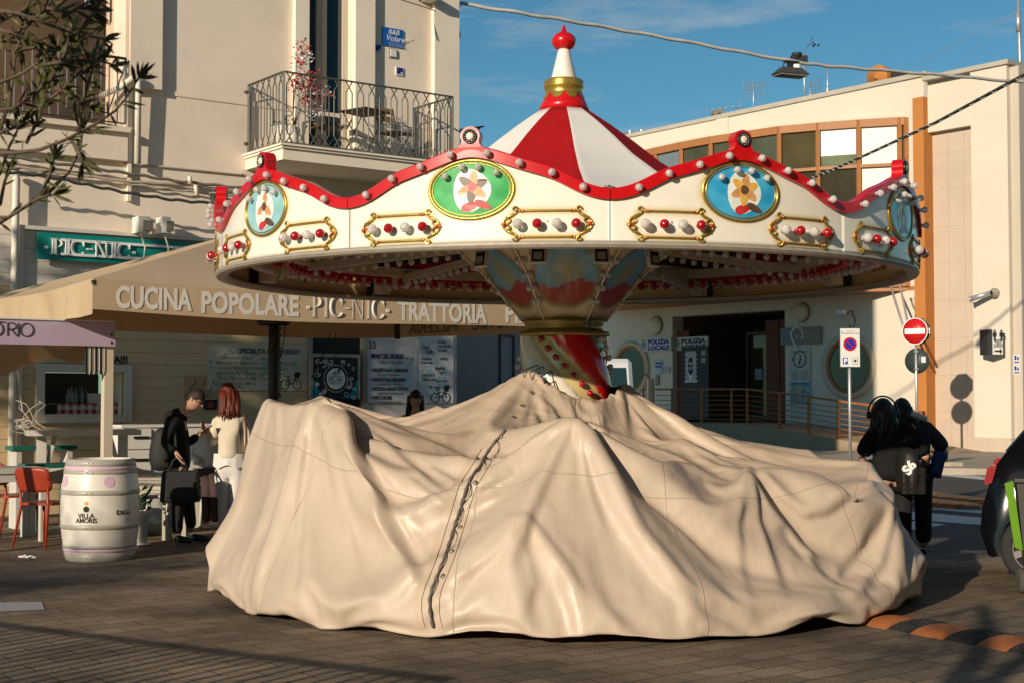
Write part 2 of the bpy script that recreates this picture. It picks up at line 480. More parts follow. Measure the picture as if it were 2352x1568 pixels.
FOLDS = [([(735, 918), (800, 1010), (870, 1160), (930, 1290), (972, 1362)], .125, .11), ([(733, 918), (700, 1000), (680, 1150), (668, 1300), (655, 1410)], .03, .07), ([(735, 918), (770, 1050), (800, 1200), (830, 1350)], .03, .08),
    ([(745, 920), (900, 985), (1010, 1035), (1125, 1085)], .05, .09), ([(745, 920), (880, 1020), (980, 1110), (1068, 1175)], .04, .08), ([(745, 920), (860, 1100), (960, 1250), (1010, 1330)], .03, .08),
    ([(1318, 965), (1270, 1060), (1215, 1180), (1150, 1330)], .04, .09), ([(1322, 965), (1400, 1090), (1470, 1220), (1560, 1330), (1650, 1395)], .065, .12), ([(1322, 965), (1355, 1130), (1400, 1260)], .03, .07),
    ([(1325, 965), (1430, 1010), (1560, 1060), (1670, 1125)], .045, .09), ([(1325, 965), (1440, 1130), (1560, 1230), (1680, 1350)], .035, .08), ([(1212, 1181), (1208, 1260), (1225, 1340), (1200, 1410)], .035, .07), ([(1212, 1181), (1290, 1290), (1350, 1390)], .035, .08),
    ([(1205, 1185), (1150, 1260), (1080, 1310), (1010, 1340)], .03, .07), ([(1721, 1076), (1760, 1160), (1830, 1260), (1905, 1335)], .065, .11), ([(1719, 1078), (1735, 1200), (1775, 1310), (1800, 1380)], .045, .08), ([(1715, 1080), (1690, 1200), (1700, 1320), (1720, 1390)], .03, .08),
    ([(1730, 1085), (1790, 1150), (1850, 1195), (1910, 1185), (1970, 1140), (2040, 1100)], -.055, .11), ([(1790, 1210), (1850, 1290), (1930, 1325), (1990, 1265), (2045, 1170)], -.06, .11), ([(2048, 1100), (2045, 1200), (2020, 1290), (1950, 1375)], .05, .09), ([(2055, 1100), (2085, 1220), (2105, 1340)], .025, .05),
    ([(622, 922), (600, 1000), (560, 1120), (520, 1260)], .02, .06), ([(640, 925), (640, 1050), (600, 1200), (580, 1350)], .022, .07), ([(990, 1075), (1025, 1098), (1062, 1122)], .035, .045), ([(935, 1100), (990, 1140), (1048, 1172)], .03, .045),
    ([(1420, 900), (1560, 965), (1700, 1030), (1850, 1060)], .035, .10), ([(1330, 970), (1250, 1000), (1175, 1030), (1130, 1060)], .03, .07), ([(1150, 1140), (1100, 1165), (1065, 1180)], .03, .06), ([(1180, 1090), (1130, 1105), (1085, 1130)], .03, .06)]
def settle_cloth():
 TAU = 2 * np.pi
 pk = np.array([(CR * math.sin(R(a)), -CR * math.cos(R(a)), z, s) for a, CR, z, s in PEAKS], dtype=np.float32)
 rng = np.random.RandomState(3)
 def smooth_noise(n, k, amp, seed):
  r = np.random.RandomState(seed)
  t = np.arange(n) / n * TAU
  o = np.zeros(n)
  for q in range(1, k + 1):
   o += r.randn() * np.cos(q * t + r.rand() * TAU) / math.sqrt(k)
  return (o * amp).astype(np.float32)
# sewn shape of the cover: radial profile follows what lies under it with a little room
 RT = np.array([-180, -150, -114, -82, -54, -28, -1, 20, 36, 50, 64, 80, 112, 148, 180.])
 RZ = np.array([1.40, 1.44, 1.55, 1.51, 1.52, 1.30, 1.38, 1.20, 1.06, 1.10, 1.00, 1.08, 1.12, 1.20, 1.40])
 RR_ = np.array([2.3, 2.3, 2.34, 2.36, 2.33, 2.2, 2.14, 2.15, 2.22, 2.35, 2.48, 2.42, 2.33, 2.3, 2.3])
 def build(N, M):
  th = np.arange(N) / N * TAU
  td = (np.degrees(th) + 180) % 360 - 180
  fl = .10 * np.exp(-((td - 4) / 20) ** 2); zr = np.interp(td, RT, RZ) + .03; rr = np.interp(td, RT, RR_)
  X = np.zeros((N, M, 3), np.float32)
  for i in range(N):
   pts = np.array([(0.48, 1.62), (.66, 1.55), (rr[i], zr[i]), (rr[i] + .12, zr[i] - .10), (2.87, 0.24), (2.88 + .5 * fl[i], 0.10), (2.82 + fl[i], 0.03)])
   seg = np.r_[0, np.cumsum(np.hypot(*np.diff(pts, axis=0).T))]
   s = np.linspace(0, seg[-1], M)
   r = np.interp(s, seg, pts[:, 0]); z = np.interp(s, seg, pts[:, 1])
   X[i, :, 0] = r * math.sin(th[i]); X[i, :, 1] = -r * math.cos(th[i]); X[i, :, 2] = z
  return X
 def run(P, rest0, steps, dt, N, M, bend, grav):
# pins
  V = np.zeros_like(P)
  w = np.ones((N, M, 1), np.float32); w[:, 0] = 0; w[:, -1] = 0
  pin_t = P[:, 0].copy(); pin_h = P[:, -1].copy()
  def rl(A, di, dj):
   B = np.roll(A, -di, 0)
   if dj >= 0: return np.linalg.norm(B[:, dj:] - A[:, :M - dj], axis=-1)
   return np.linalg.norm(B[:, :M + dj] - A[:, -dj:], axis=-1)
  cons = []
  EXC = 1.015
  for di, dj, st, ex in ((1, 0, 1.0, EXC), (0, 1, 1.0, 0.988), (1, 1, .35, 1.008), (1, -1, .35, 1.008), (2, 0, bend, EXC), (0, 2, bend, 1.0)):
   L_ = rl(rest0, di, dj) * ex
   td_ = ((np.arange(N) * 360.0 / N + 180) % 360 - 180)[:, None]
   jj = (np.arange(L_.shape[1]) / M)[None, :]
   body = np.clip((jj - .25) / .1, 0, 1) * np.clip((.9 - jj) / .15, 0, 1)
   if di: L_ = L_ * (1 - .055 * np.exp(-((td_ + 28) / 20) ** 4) * body)
   L_ = L_ * (1 + .07 * np.exp(-((td_ - 52) / 13) ** 4) * body)
   cons.append((di, dj, st, L_.astype(np.float32)[..., None]))
  g = np.array([0, 0, -grav], np.float32)
  for it in range(steps):
   V[..., :] += g * dt
   V *= 0.98
   Q = P + V * dt
   Q[:, 0] = pin_t; Q[:, -1] = pin_h
   acc = np.zeros_like(Q);
   for sweep in range(3):
    for di, dj, st, L0 in cons:
     if dj >= 0: sa = slice(0, M - dj); sb = slice(dj, M)
     else: sa = slice(-dj, M); sb = slice(0, M + dj)
# colour by parity so that neighbouring constraints do not collide
     stepi = 2 * max(di, 1)
     for par in range(2):
      if di:
       idx = np.concatenate([np.arange(k, N, 2 * di) for k in range(par * di, par * di + di)]) if di > 1 else np.arange(par, N, 2)
       ia = idx; ib = (idx + di) % N
       A = Q[ia, sa]; B = Q[ib, sb]; wa = w[ia, sa]; wb = w[ib, sb]; l0 = L0[ia]
       D = B - A; l = np.sqrt((D * D).sum(-1, keepdims=True)) + 1e-9
       C = (l - l0)
       if st < .2: C = C
       corr = D * (C / l / (wa + wb + 1e-6) * st)
       Q[ia, sa] = A + corr * wa
       Q[ib, sb] = B - corr * wb
      else:
       if dj == 1: ja = np.arange(par, M - 1, 2)
       else:
        ja = np.concatenate([np.arange(k, M - 2, 4) for k in (par * 2, par * 2 + 1)])
       jb = ja + dj
       A = Q[:, ja]; B = Q[:, jb]; wa = w[:, ja]; wb = w[:, jb]; l0 = L0[:, ja]
       D = B - A; l = np.sqrt((D * D).sum(-1, keepdims=True)) + 1e-9
       corr = D * ((l - l0) / l / (wa + wb + 1e-6) * st)
       Q[:, ja] = A + corr * wa
       Q[:, jb] = B - corr * wb
# collisions: rounded posts under each peak, platform, column
    hf = np.full(Q.shape[:2], -1.0, np.float32)
    for px, py, pz, s in pk:
     d2 = (Q[..., 0] - px) ** 2 + (Q[..., 1] - py) ** 2
     np.maximum(hf, pz + .04 * SL - np.sqrt(d2 * (SL * SL) * (.05 / s) ** 2 + (.04 * SL) ** 2), out=hf)
    rq = np.sqrt(Q[..., 0] ** 2 + Q[..., 1] ** 2)
    sl_ = .66 - .24 * (Q[..., 0] / (rq + 1e-6)) - .05 * (Q[..., 1] / (rq + 1e-6))
    np.maximum(hf, 1.50 - sl_ * np.maximum(rq - .6, 0) + np.minimum(0, (.5 - rq) * 4), out=hf)
    hf[:, -4:] = -1
    low = Q[..., 2] < hf
    Q[..., 2][low] = hf[low]
    Q[..., :2][low] = Q[..., :2][low] * .6 + P[..., :2][low] * .4
    rr = np.sqrt(Q[..., 0] ** 2 + Q[..., 1] ** 2)
    inside = (rr < PLR) & (Q[..., 2] < 0.24)
    inside[:, M - max(2, M // 40):] = False
# push to nearest of top or side
    dt_ = 0.24 - Q[..., 2]; ds = PLR - rr
    up = inside & (dt_ < ds); sd = inside & ~up & (Q[..., 2] > .10)
    Q[..., 2][up] = 0.24
    k = (PLR / (rr + 1e-9))
    Q[..., 0][sd] *= k[sd]; Q[..., 1][sd] *= k[sd]
    Q[..., 2] = np.maximum(Q[..., 2], 0.012)
   V = (Q - P) / dt
   sp = np.sqrt((V * V).sum(-1, keepdims=True))
   V *= np.minimum(1, 3.0 / (sp + 1e-6))
   P = Q
  return P
 N1, M1 = 180, 46
 rest = build(N1, M1)
 P = rest.copy()
 P += rng.randn(*P.shape).astype(np.float32) * .012
 th = np.arange(N1)
 ta = th * TAU / N1
 P[:, 0, 2] += .13 * np.exp(-(((ta - 5.65 + PI) % TAU - PI) / .3) ** 2) - .17 * np.exp(-(((ta - .35 + PI) % TAU - PI) / .5) ** 2)
 hem = smooth_noise(N1, 26, .035, 2)
 rad = 1 + smooth_noise(N1, 30, .012, 5)
 P[:, -1, 2] = np.maximum(.012, .05 + hem)
 P[:, -1, :2] *= rad[:, None]
 P = run(P, rest, 260, 1 / 60., N1, M1, .03, .13)
# refine
 N2, M2 = 360, 92
 def up(A, N2, M2):
  N, M = A.shape[:2]
  i = np.arange(N2) * N / N2; i0 = i.astype(int); fi = (i - i0)[:, None, None]
  B = A[i0 % N] * (1 - fi) + A[(i0 + 1) % N] * fi
  j = np.linspace(0, M - 1, M2); j0 = np.minimum(j.astype(int), M - 2); fj = (j - j0)[None, :, None]
  return (B[:, j0] * (1 - fj) + B[:, j0 + 1] * fj).astype(np.float32)
 P = up(P, N2, M2)
 P += rng.randn(*P.shape).astype(np.float32) * .002
 P = run(P, build(N2, M2), 110, 1 / 60., N2, M2, .05, .06)
 N3, M3 = 540, 132
 P = up(P, N3, M3)
 P += rng.randn(*P.shape).astype(np.float32) * .001
 P = run(P, build(N3, M3), 45, 1 / 60., N3, M3, .04, .03)
 for _ in range(6): P[:, :6] = (np.roll(P[:, :6], 1, 0) + P[:, :6] * 2 + np.roll(P[:, :6], -1, 0)) / 4
 P = up(P, 900, 220)
 for _ in range(3):
  P[:, 1:-1] = (P[:, 1:-1] * 2 + P[:, 2:] + P[:, :-2]) / 4; P = (np.roll(P, 1, 0) + P * 2 + np.roll(P, -1, 0)) / 4
# the left flank is drawn in a little
 rr = np.hypot(P[..., 0], P[..., 1]); td = np.degrees(np.arctan2(P[..., 0], -P[..., 1]))
 k = 1 - .030 * np.exp(-((td + 88) / 26) ** 2) * np.exp(-((P[..., 2] - .72) / .30) ** 2) - .02 * np.exp(-((td - 88) / 26) ** 2) * np.exp(-((P[..., 2] - .5) / .3) ** 2)
 P[..., 0] *= k; P[..., 1] *= k
# taut folds running out from the points that hold the cloth up
 T1 = np.roll(P, -1, 0) - np.roll(P, 1, 0); T2 = np.gradient(P, axis=1)
 Nn = np.cross(T1, T2); Nn /= np.linalg.norm(Nn, axis=-1, keepdims=True) + 1e-9
 C = P + np.array([CX, CY, -CH], np.float32)
 if Nn[-60:60, 170, 1].mean() > 0 or Nn[:60, 170, 1].mean() > 0: Nn = -Nn
 dy = C[..., 1] * math.cos(PITCH) + C[..., 2] * math.sin(PITCH); dz = C[..., 2] * math.cos(PITCH) - C[..., 1] * math.sin(PITCH)
 X = 1176 + F * C[..., 0] / dy; Yp = 784 - F * dz / dy
 front = np.clip((-(Nn * C).sum(-1) / np.linalg.norm(C, axis=-1)) / .12, 0, 1) * (C[..., 1] < CY + .6)
 disp = np.zeros_like(X)
 for (px_, py_, a_, L_, sd) in ((735, 918, .010, 300, 1), (1321, 965, .010, 300, 2), (1212, 1181, .009, 170, 3), (1721, 1076, .009, 220, 4), (2050, 1090, .009, 200, 5), (622, 922, .007, 300, 6), (1068, 1150, .008, 160, 7)):
  an = np.arctan2(Yp - py_, X - px_); dd = np.hypot(X - px_, Yp - py_)
  ph = 13 * an + 1.6 * np.sin(3.1 * an + sd) + 1.1 * np.sin(7.3 * an + 2 * sd) + .5 * np.sin(dd / 60 + sd)
  disp += a_ * (1 - np.abs(np.sin(ph))) ** 1.5 * np.clip(dd / 50, 0, 1) * np.exp(-(dd / L_) ** 2)
 for pts, amp, w in FOLDS:
  best = np.full(X.shape, 1e9); sg = np.zeros_like(X); tt = np.zeros_like(X)
  L_ = np.r_[0, np.cumsum(np.hypot(*np.diff(np.array(pts, float), axis=0).T))]
  for q in range(len(pts) - 1):
   ax, ay = pts[q]; bx, by = pts[q + 1]; ex, ey = bx - ax, by - ay; l2 = ex * ex + ey * ey
   t = np.clip(((X - ax) * ex + (Yp - ay) * ey) / l2, 0, 1)
   d = np.hypot(X - ax - t * ex, Yp - ay - t * ey); m_ = d < best
   best = np.where(m_, d, best); sg = np.where(m_, ex * (Yp - ay) - ey * (X - ax), sg); tt = np.where(m_, (L_[q] + t * math.sqrt(l2)) / L_[-1], tt)
  s_ = best * .0029
  ww = w * (.45 + .9 * tt)
  env = np.clip(tt / .08, 0, 1) ** .5 * np.clip((1.02 - tt) / .25, 0, 1)
  disp += amp * env * np.where(sg > 0, np.exp(-s_ / ww), 1.25 * np.exp(-(s_ / (ww * .42)) ** 1.4) - .45 * np.exp(-((s_ - ww * .55) / (ww * .5)) ** 2) - .12 * np.exp(-s_ / .01))
 for _ in range(2): disp = (disp * 2 + np.roll(disp, 1, 0) + np.roll(disp, -1, 0)) / 4; disp[:, 1:-1] = (disp[:, 1:-1] * 2 + disp[:, 2:] + disp[:, :-2]) / 4
 P = P + Nn * (disp * front * .8)[..., None]
 return P.astype(np.float32)
# ------------------------------------------------------------------ cover object
def cover_mat():
 m = bpy.data.materials.new('beige tarpaulin'); m.use_nodes = True
 N = m.node_tree.nodes; L = m.node_tree.links; b = N['Principled BSDF']
 tc = N.new('ShaderNodeTexCoord')
 n1 = N.new('ShaderNodeTexNoise'); n1.inputs['Scale'].default_value = 1.6; n1.inputs['Detail'].default_value = 8; n1.inputs['Roughness'].default_value = .6
 L.new(tc.outputs['Object'], n1.inputs['Vector'])
 mr = N.new('ShaderNodeMapRange'); mr.inputs[1].default_value = .3; mr.inputs[2].default_value = .7; mr.inputs[3].default_value = .86; mr.inputs[4].default_value = 1.08
 L.new(n1.outputs['Fac'], mr.inputs[0])
 s = N.new('ShaderNodeVectorMath'); s.operation = 'SCALE'; s.inputs[0].default_value = (.505, .400, .308)
 L.new(mr.outputs[0], s.inputs['Scale'])
# faint grime towards seams: UV v rows
 uv = N.new('ShaderNodeUVMap'); uv.uv_map = 'UVMap'
 sp = N.new('ShaderNodeSeparateXYZ'); L.new(uv.outputs[0], sp.inputs[0])
 def line(src, pos, w):
  a = N.new('ShaderNodeMath'); a.operation = 'SUBTRACT'; a.inputs[1].default_value = pos; L.new(src, a.inputs[0])
  c = N.new('ShaderNodeMath'); c.operation = 'ABSOLUTE'; L.new(a.outputs[0], c.inputs[0])
  d = N.new('ShaderNodeMapRange'); d.inputs[1].default_value = 0; d.inputs[2].default_value = w; d.inputs[3].default_value = 1; d.inputs[4].default_value = 0
  L.new(c.outputs[0], d.inputs[0]); return d.outputs[0]
 fr = N.new('ShaderNodeMath'); fr.operation = 'FRACT'
 mu = N.new('ShaderNodeMath'); mu.operation = 'MULTIPLY'; mu.inputs[1].default_value = 11; L.new(sp.outputs[0], mu.inputs[0]); L.new(mu.outputs[0], fr.inputs[0])
 l1 = line(sp.outputs[1], .66, .0016); l2 = line(fr.outputs[0], .5, .004); l3 = line(sp.outputs[1], .34, .0016)
 mx = N.new('ShaderNodeMath'); mx.operation = 'MAXIMUM'; L.new(l1, mx.inputs[0]); L.new(l2, mx.inputs[1])
 mx2 = N.new('ShaderNodeMath'); mx2.operation = 'MAXIMUM'; L.new(mx.outputs[0], mx2.inputs[0]); pass
 L.new(mx.outputs[0], mx2.inputs[1])
 seamf = N.new('ShaderNodeMath'); seamf.operation = 'MULTIPLY'; seamf.inputs[1].default_value = .5; L.new(mx2.outputs[0], seamf.inputs[0])
 mi = N.new('ShaderNodeMix'); mi.data_type = 'RGBA'; mi.inputs[7].default_value = (.22, .16, .11, 1)
 L.new(seamf.outputs[0], mi.inputs[0]); L.new(s.outputs[0], mi.inputs[6]); L.new(mi.outputs[2], b.inputs['Base Color'])
 n3 = N.new('ShaderNodeTexNoise'); n3.inputs['Scale'].default_value = 3; n3.inputs['Detail'].default_value = 4
 L.new(tc.outputs['Object'], n3.inputs['Vector'])
 rr = N.new('ShaderNodeMapRange'); rr.inputs[1].default_value = .35; rr.inputs[2].default_value = .65; rr.inputs[3].default_value = .36; rr.inputs[4].default_value = .58; L.new(n3.outputs['Fac'], rr.inputs[0])
 L.new(rr.outputs[0], b.inputs['Roughness'])
 b.inputs['Specular IOR Level'].default_value = .45
# wrinkles: stretched noise along the fall of the cloth + creases
 mp = N.new('ShaderNodeMapping'); mp.inputs['Scale'].default_value = (150, 9, 1); L.new(uv.outputs[0], mp.inputs['Vector'])
 w1 = N.new('ShaderNodeTexNoise'); w1.inputs['Scale'].default_value = 1; w1.inputs['Detail'].default_value = 4; w1.inputs['Distortion'].default_value = .7; L.new(mp.outputs[0], w1.inputs['Vector'])
 w2 = N.new('ShaderNodeTexNoise'); w2.inputs['Scale'].default_value = 9; w2.inputs['Detail'].default_value = 6; w2.inputs['Distortion'].default_value = 1.2; L.new(tc.outputs['Object'], w2.inputs['Vector'])
 rg = N.new('ShaderNodeMath'); rg.operation = 'SUBTRACT'; rg.inputs[1].default_value = .5; L.new(w2.outputs['Fac'], rg.inputs[0])
 ab = N.new('ShaderNodeMath'); ab.operation = 'ABSOLUTE'; L.new(rg.outputs[0], ab.inputs[0])
 ad = N.new('ShaderNodeMath'); ad.operation = 'MULTIPLY_ADD'; ad.inputs[1].default_value = .35; L.new(ab.outputs[0], ad.inputs[0]); L.new(w1.outputs['Fac'], ad.inputs[2])
 ad2 = N.new('ShaderNodeMath'); ad2.operation = 'MULTIPLY_ADD'; ad2.inputs[1].default_value = -.5; L.new(mx2.outputs[0], ad2.inputs[0]); L.new(ad.outputs[0], ad2.inputs[2])
 wv = N.new('ShaderNodeTexNoise'); wv.inputs['Scale'].default_value = 260; L.new(tc.outputs['Object'], wv.inputs['Vector'])
 ad3 = N.new('ShaderNodeMath'); ad3.operation = 'MULTIPLY_ADD'; ad3.inputs[1].default_value = .12; L.new(wv.outputs['Fac'], ad3.inputs[0]); L.new(ad2.outputs[0], ad3.inputs[2])
 bp = N.new('ShaderNodeBump'); bp.inputs['Strength'].default_value = .42; bp.inputs['Distance'].default_value = .012
 L.new(ad3.outputs[0], bp.inputs['Height']); L.new(bp.outputs[0], b.inputs['Normal'])
 return m
CLP = settle_cloth()
cN, cM = CLP.shape[:2]
_f = [(i * cM + j, ((i + 1) % cN) * cM + j, ((i + 1) % cN) * cM + j + 1, i * cM + j + 1) for i in range(cN) for j in range(cM - 1)]
cover = mesh_obj('tarpaulin_cover', CLP.reshape(-1, 3).tolist(), _f, cover_mat(), smooth=True)
cover.location = (CX, CY, 0)
tag(cover, 'large beige tarpaulin draped in folds over the lower half of the carousel', 'cover')
uvl = cover.data.uv_layers.new(name='UVMap')
_uv = np.zeros((len(_f) * 4, 2), np.float32)
ii = np.repeat(np.arange(cN), cM - 1); jj = np.tile(np.arange(cM - 1), cN)
for q, (di, dj) in enumerate(((0, 0), (1, 0), (1, 1), (0, 1))):
 _uv[q::4, 0] = (ii + di) / cN; _uv[q::4, 1] = (jj + dj) / (cM - 1)
uvl.data.foreach_set('uv', _uv.ravel())
sd = cover.modifiers.new('thick', 'SOLIDIFY'); sd.thickness = .004; sd.offset = 1
# lacing: found where the seam runs over the cloth
from mathutils.bvhtree import BVHTree
_bv = BVHTree.FromPolygons([Vector(p) + Vector((CX, CY, 0)) for p in CLP.reshape(-1, 3).tolist()], _f)
def on_cover(x, y, lift=.012):
 r = ray(x, y); r.normalize()
 h = _bv.ray_cast(Vector((0, 0, CH)), r)
 if h[0] is None: return None
 n = h[1] if h[1].dot(r) < 0 else -h[1]
 return h[0] + n * lift, n
seam = [(1163, 990), (1148, 1006), (1128, 1030), (1110, 1058), (1098, 1078), (1086, 1096), (1072, 1120), (1064, 1145), (1054, 1180), (1044, 1215), (1034, 1250), (1020, 1290), (1006, 1325), (995, 1350), (989, 1375), (988, 1400), (992, 1425), (997, 1440)]
def dense(poly, n):
 P_ = np.array(poly, float); s = np.r_[0, np.cumsum(np.hypot(*np.diff(P_, axis=0).T))]
 t = np.linspace(0, s[-1], n); return list(zip(np.interp(t, s, P_[:, 0]), np.interp(t, s, P_[:, 1])))
ropem = mat('grey brown rope', (.13, .105, .085), rough=.8, noise=.3, nscale=60)
bandm = mat('seam band', (.47, .36, .26), rough=.5, noise=.08, nscale=5)
rp = [on_cover(x, y, .014) for x, y in dense(seam, 70)]
rp = [p for p in rp if p]
b = MB(); b.tube([p[0] for p in rp], [.009 + .003 * math.sin(i * 1.7) for i in range(len(rp))], 6)
random.seed(11)
q = rp[4:-2:8]
for i, (p, n) in enumerate(q[:-1]):
 nx = q[i + 1][0]; side = (nx - p).cross(n).normalized()
 mid_ = (p + nx) / 2 + side * (-.012 - .03 * random.random()) + n * .004
 b.tube([p, p.lerp(mid_, .5) + side * -.01, mid_, mid_.lerp(nx, .6) + n * .006, nx], .0045, 5)
rope = b.build('lacing_rope', ropem, cover); rope.location = (-CX, -CY, 0)
b = MB()
for i, (p, n) in enumerate(q[:-1]):
 nx = q[i + 1][0]; side = (nx - p).cross(n).normalized()
 for s_ in (-.045,):
  c_ = p + side * s_ + n * -.004
  b.lathe([(.007, .004), (.012, .006), (.016, .003), (.017, 0)], c=c_, n=12, axis=n)
for x, y in ((1222, 902), (1200, 932), (1180, 958)):
 h = on_cover(x, y, .004)
 if h: b.lathe([(.010, .004), (.015, .006), (.02, .0)], c=h[0], n=12, axis=h[1])
ey = b.build('eyelets', mat('dull eyelet', (.35, .31, .26), rough=.35, metal=.8), cover); ey.location = (-CX, -CY, 0); ey['kind'] = 'stuff'
# edge bands each side of the opening
for off, wdt in ((-36, 30), (12, 16)):
 L_ = []
 for (x, y) in dense(seam[2:], 60):
  a_ = on_cover(x + off, y, .006); c_ = on_cover(x + off + wdt * .55, y, .007)
  if a_ and c_: L_.append((a_[0], c_[0]))
 vs = [v for pr in L_ for v in pr]
 o = mesh_obj('edge_band', vs, [(2 * i, 2 * i + 1, 2 * i + 3, 2 * i + 2) for i in range(len(L_) - 1)], bandm, cover, smooth=True)
 o.location = (-CX, -CY, 0)
# cords tying the collar to the column
b = MB()
for (x, y, z2) in ((1222, 872, 2.0), (1250, 880, 1.93), (1205, 868, 1.9)):
 h = on_cover(x, y, .01)
 if h:
  p = h[0]; c_ = Vector((CX, CY, p.z)); d_ = (p - c_).normalized()
  b.tube([p, p + Vector((-.02, -.01, .05)), c_ + d_ * .39 + Vector((0, 0, .10)), c_ + d_ * .37 + Vector((.04, 0, .02)), p + Vector((.03, 0, -.01))], .005, 5)
if b.v:
 o = b.build('tie_cords', ropem, cover); o.location = (-CX, -CY, 0)
# ------------------------------------------------------------------ the ride
RV = 2.81; ZB = 2.507
J0 = 3.8                     # angle of the first joint
cream = mat('cream lacquer', (.80, .73, .58), rough=.28, coat=.5, noise=.03, nscale=3)
redl = mat('red lacquer', (.52, .005, .008), rough=.28, coat=.25, noise=.06, nscale=6)
gold = mat('gold paint', (.52, .34, .07), rough=.32, metal=.75, noise=.15, nscale=25, bump=.3, bscale=90, bdist=.003)
golddark = mat('old gold', (.34, .23, .07), rough=.38, metal=.6, noise=.15, nscale=12)
glassc = mat('clear bulb glass', (.90, .86, .84), rough=.08, trans=.5, ior=1.45, spec=.8, noise=.3, nscale=120, bump=1.0, bscale=110, bdist=.008)
glassr = mat('red bulb glass', (.42, .004, .01), rough=.12, trans=.15, spec=.8, coat=.4)
chrome = mat('chrome', (.55, .54, .52), rough=.15, metal=1)
blackg = mat('black gloss', (.015, .015, .015), rough=.25)
darkm = mat('dark inside', (.02, .018, .016), rough=.7)
canw = mat('white canopy cloth', (.72, .69, .66), rough=.75, noise=.05, nscale=4, dirt=(.5, .45, .4), dscale=2, damt=.3)
canr = mat('red canopy cloth', (.34, .007, .009), rough=.85, spec=.15, noise=.08, nscale=5)
def vc_mat(name, rough=.28, coat=.5, alt=1.0):
 m = bpy.data.materials.new(name); m.use_nodes = True
 N = m.node_tree.nodes; L = m.node_tree.links; b = N['Principled BSDF']
 a = N.new('ShaderNodeVertexColor'); a.layer_name = 'paint'
 t = N.new('ShaderNodeTexNoise'); t.inputs['Scale'].default_value = 9; t.inputs['Detail'].default_value = 5
 tc = N.new('ShaderNodeTexCoord'); L.new(tc.outputs['Object'], t.inputs['Vector'])
 mr = N.new('ShaderNodeMapRange'); mr.inputs[3].default_value = .92; mr.inputs[4].default_value = 1.06; L.new(t.outputs['Fac'], mr.inputs[0])
 s = N.new('ShaderNodeVectorMath'); s.operation = 'SCALE'; L.new(a.outputs[0], s.inputs[0]); L.new(mr.outputs[0], s.inputs['Scale'])
 L.new(s.outputs[0], b.inputs['Base Color'])
 b.inputs['Roughness'].default_value = rough; b.inputs['Coat Weight'].default_value = coat
 return m
paintm = vc_mat('airbrushed panel paint', rough=.22)
def set_vc(o, cols):
 ca = o.data.color_attributes.new('paint', 'FLOAT_COLOR', 'POINT')
 flat = np.ones((len(cols), 4), np.float32); flat[:, :3] = np.array(cols, np.float32)
 ca.data.foreach_set('color', flat.ravel())
ride = empty('carousel', (CX, CY, 0), 0, 'small fairground carousel with cream scalloped canopy edge, red trim and striped cone roof', 'carousel')
TOPX = [0, 2.4, 6.5, 10.6, 14.4, 16.5, 18]
TOPZ = [3.083, 3.064, 2.995, 2.935, 2.838, 2.805, 2.80]
def topc(a):
# smooth interpolation
 a = abs(a)
 return float(np.interp(a, FX, FZ))
_x = np.linspace(0, 18, 73); _z = np.interp(_x, TOPX, TOPZ)
_k = np.ones(9) / 9; _zp = np.r_[_z[8:0:-1], _z, np.full(8, _z[-1])]
_zz = np.convolve(_zp, _k, 'same')[8:8 + 73]
FX, FZ = _x, _zz
def cyl(a, r, z, a0):
 t = R(a0 + a)
 return Vector((r * math.sin(t), -r * math.cos(t), z))
CART = 9.95                  # angle of the cartouches each side of the middle
def cart_outline():
 """closed outline of the gilt cartouche in metres (u along the ring, w up)"""
 L_ = [(-.185, .083), (.185, .083), (.205, .088), (.215, .075), (.225, .045), (.25, .02), (.272, 0)]
 pts = [(-.185, .083), (0, .083)] + L_[1:]
 r = L_[1:]
 full = r + [(u, -w) for u, w in reversed(r[:-1])] + [(-u, -w) for u, w in r] + [(-u, w) for u, w in reversed(r[:-1])]
 return full
CO = cart_outline()
def dist_poly(u, w, poly):
 d = 9
 for i in range(len(poly)):
  x0, y0 = poly[i]; x1, y1 = poly[(i + 1) % len(poly)]
  dx, dy = x1 - x0, y1 - y0
  t = max(0, min(1, ((u - x0) * dx + (w - y0) * dy) / (dx * dx + dy * dy + 1e-12)))
  d = min(d, math.hypot(u - x0 - t * dx, w - y0 - t * dy))
 return d
MEDZ = 2.842; MA, MBH = .268, .178
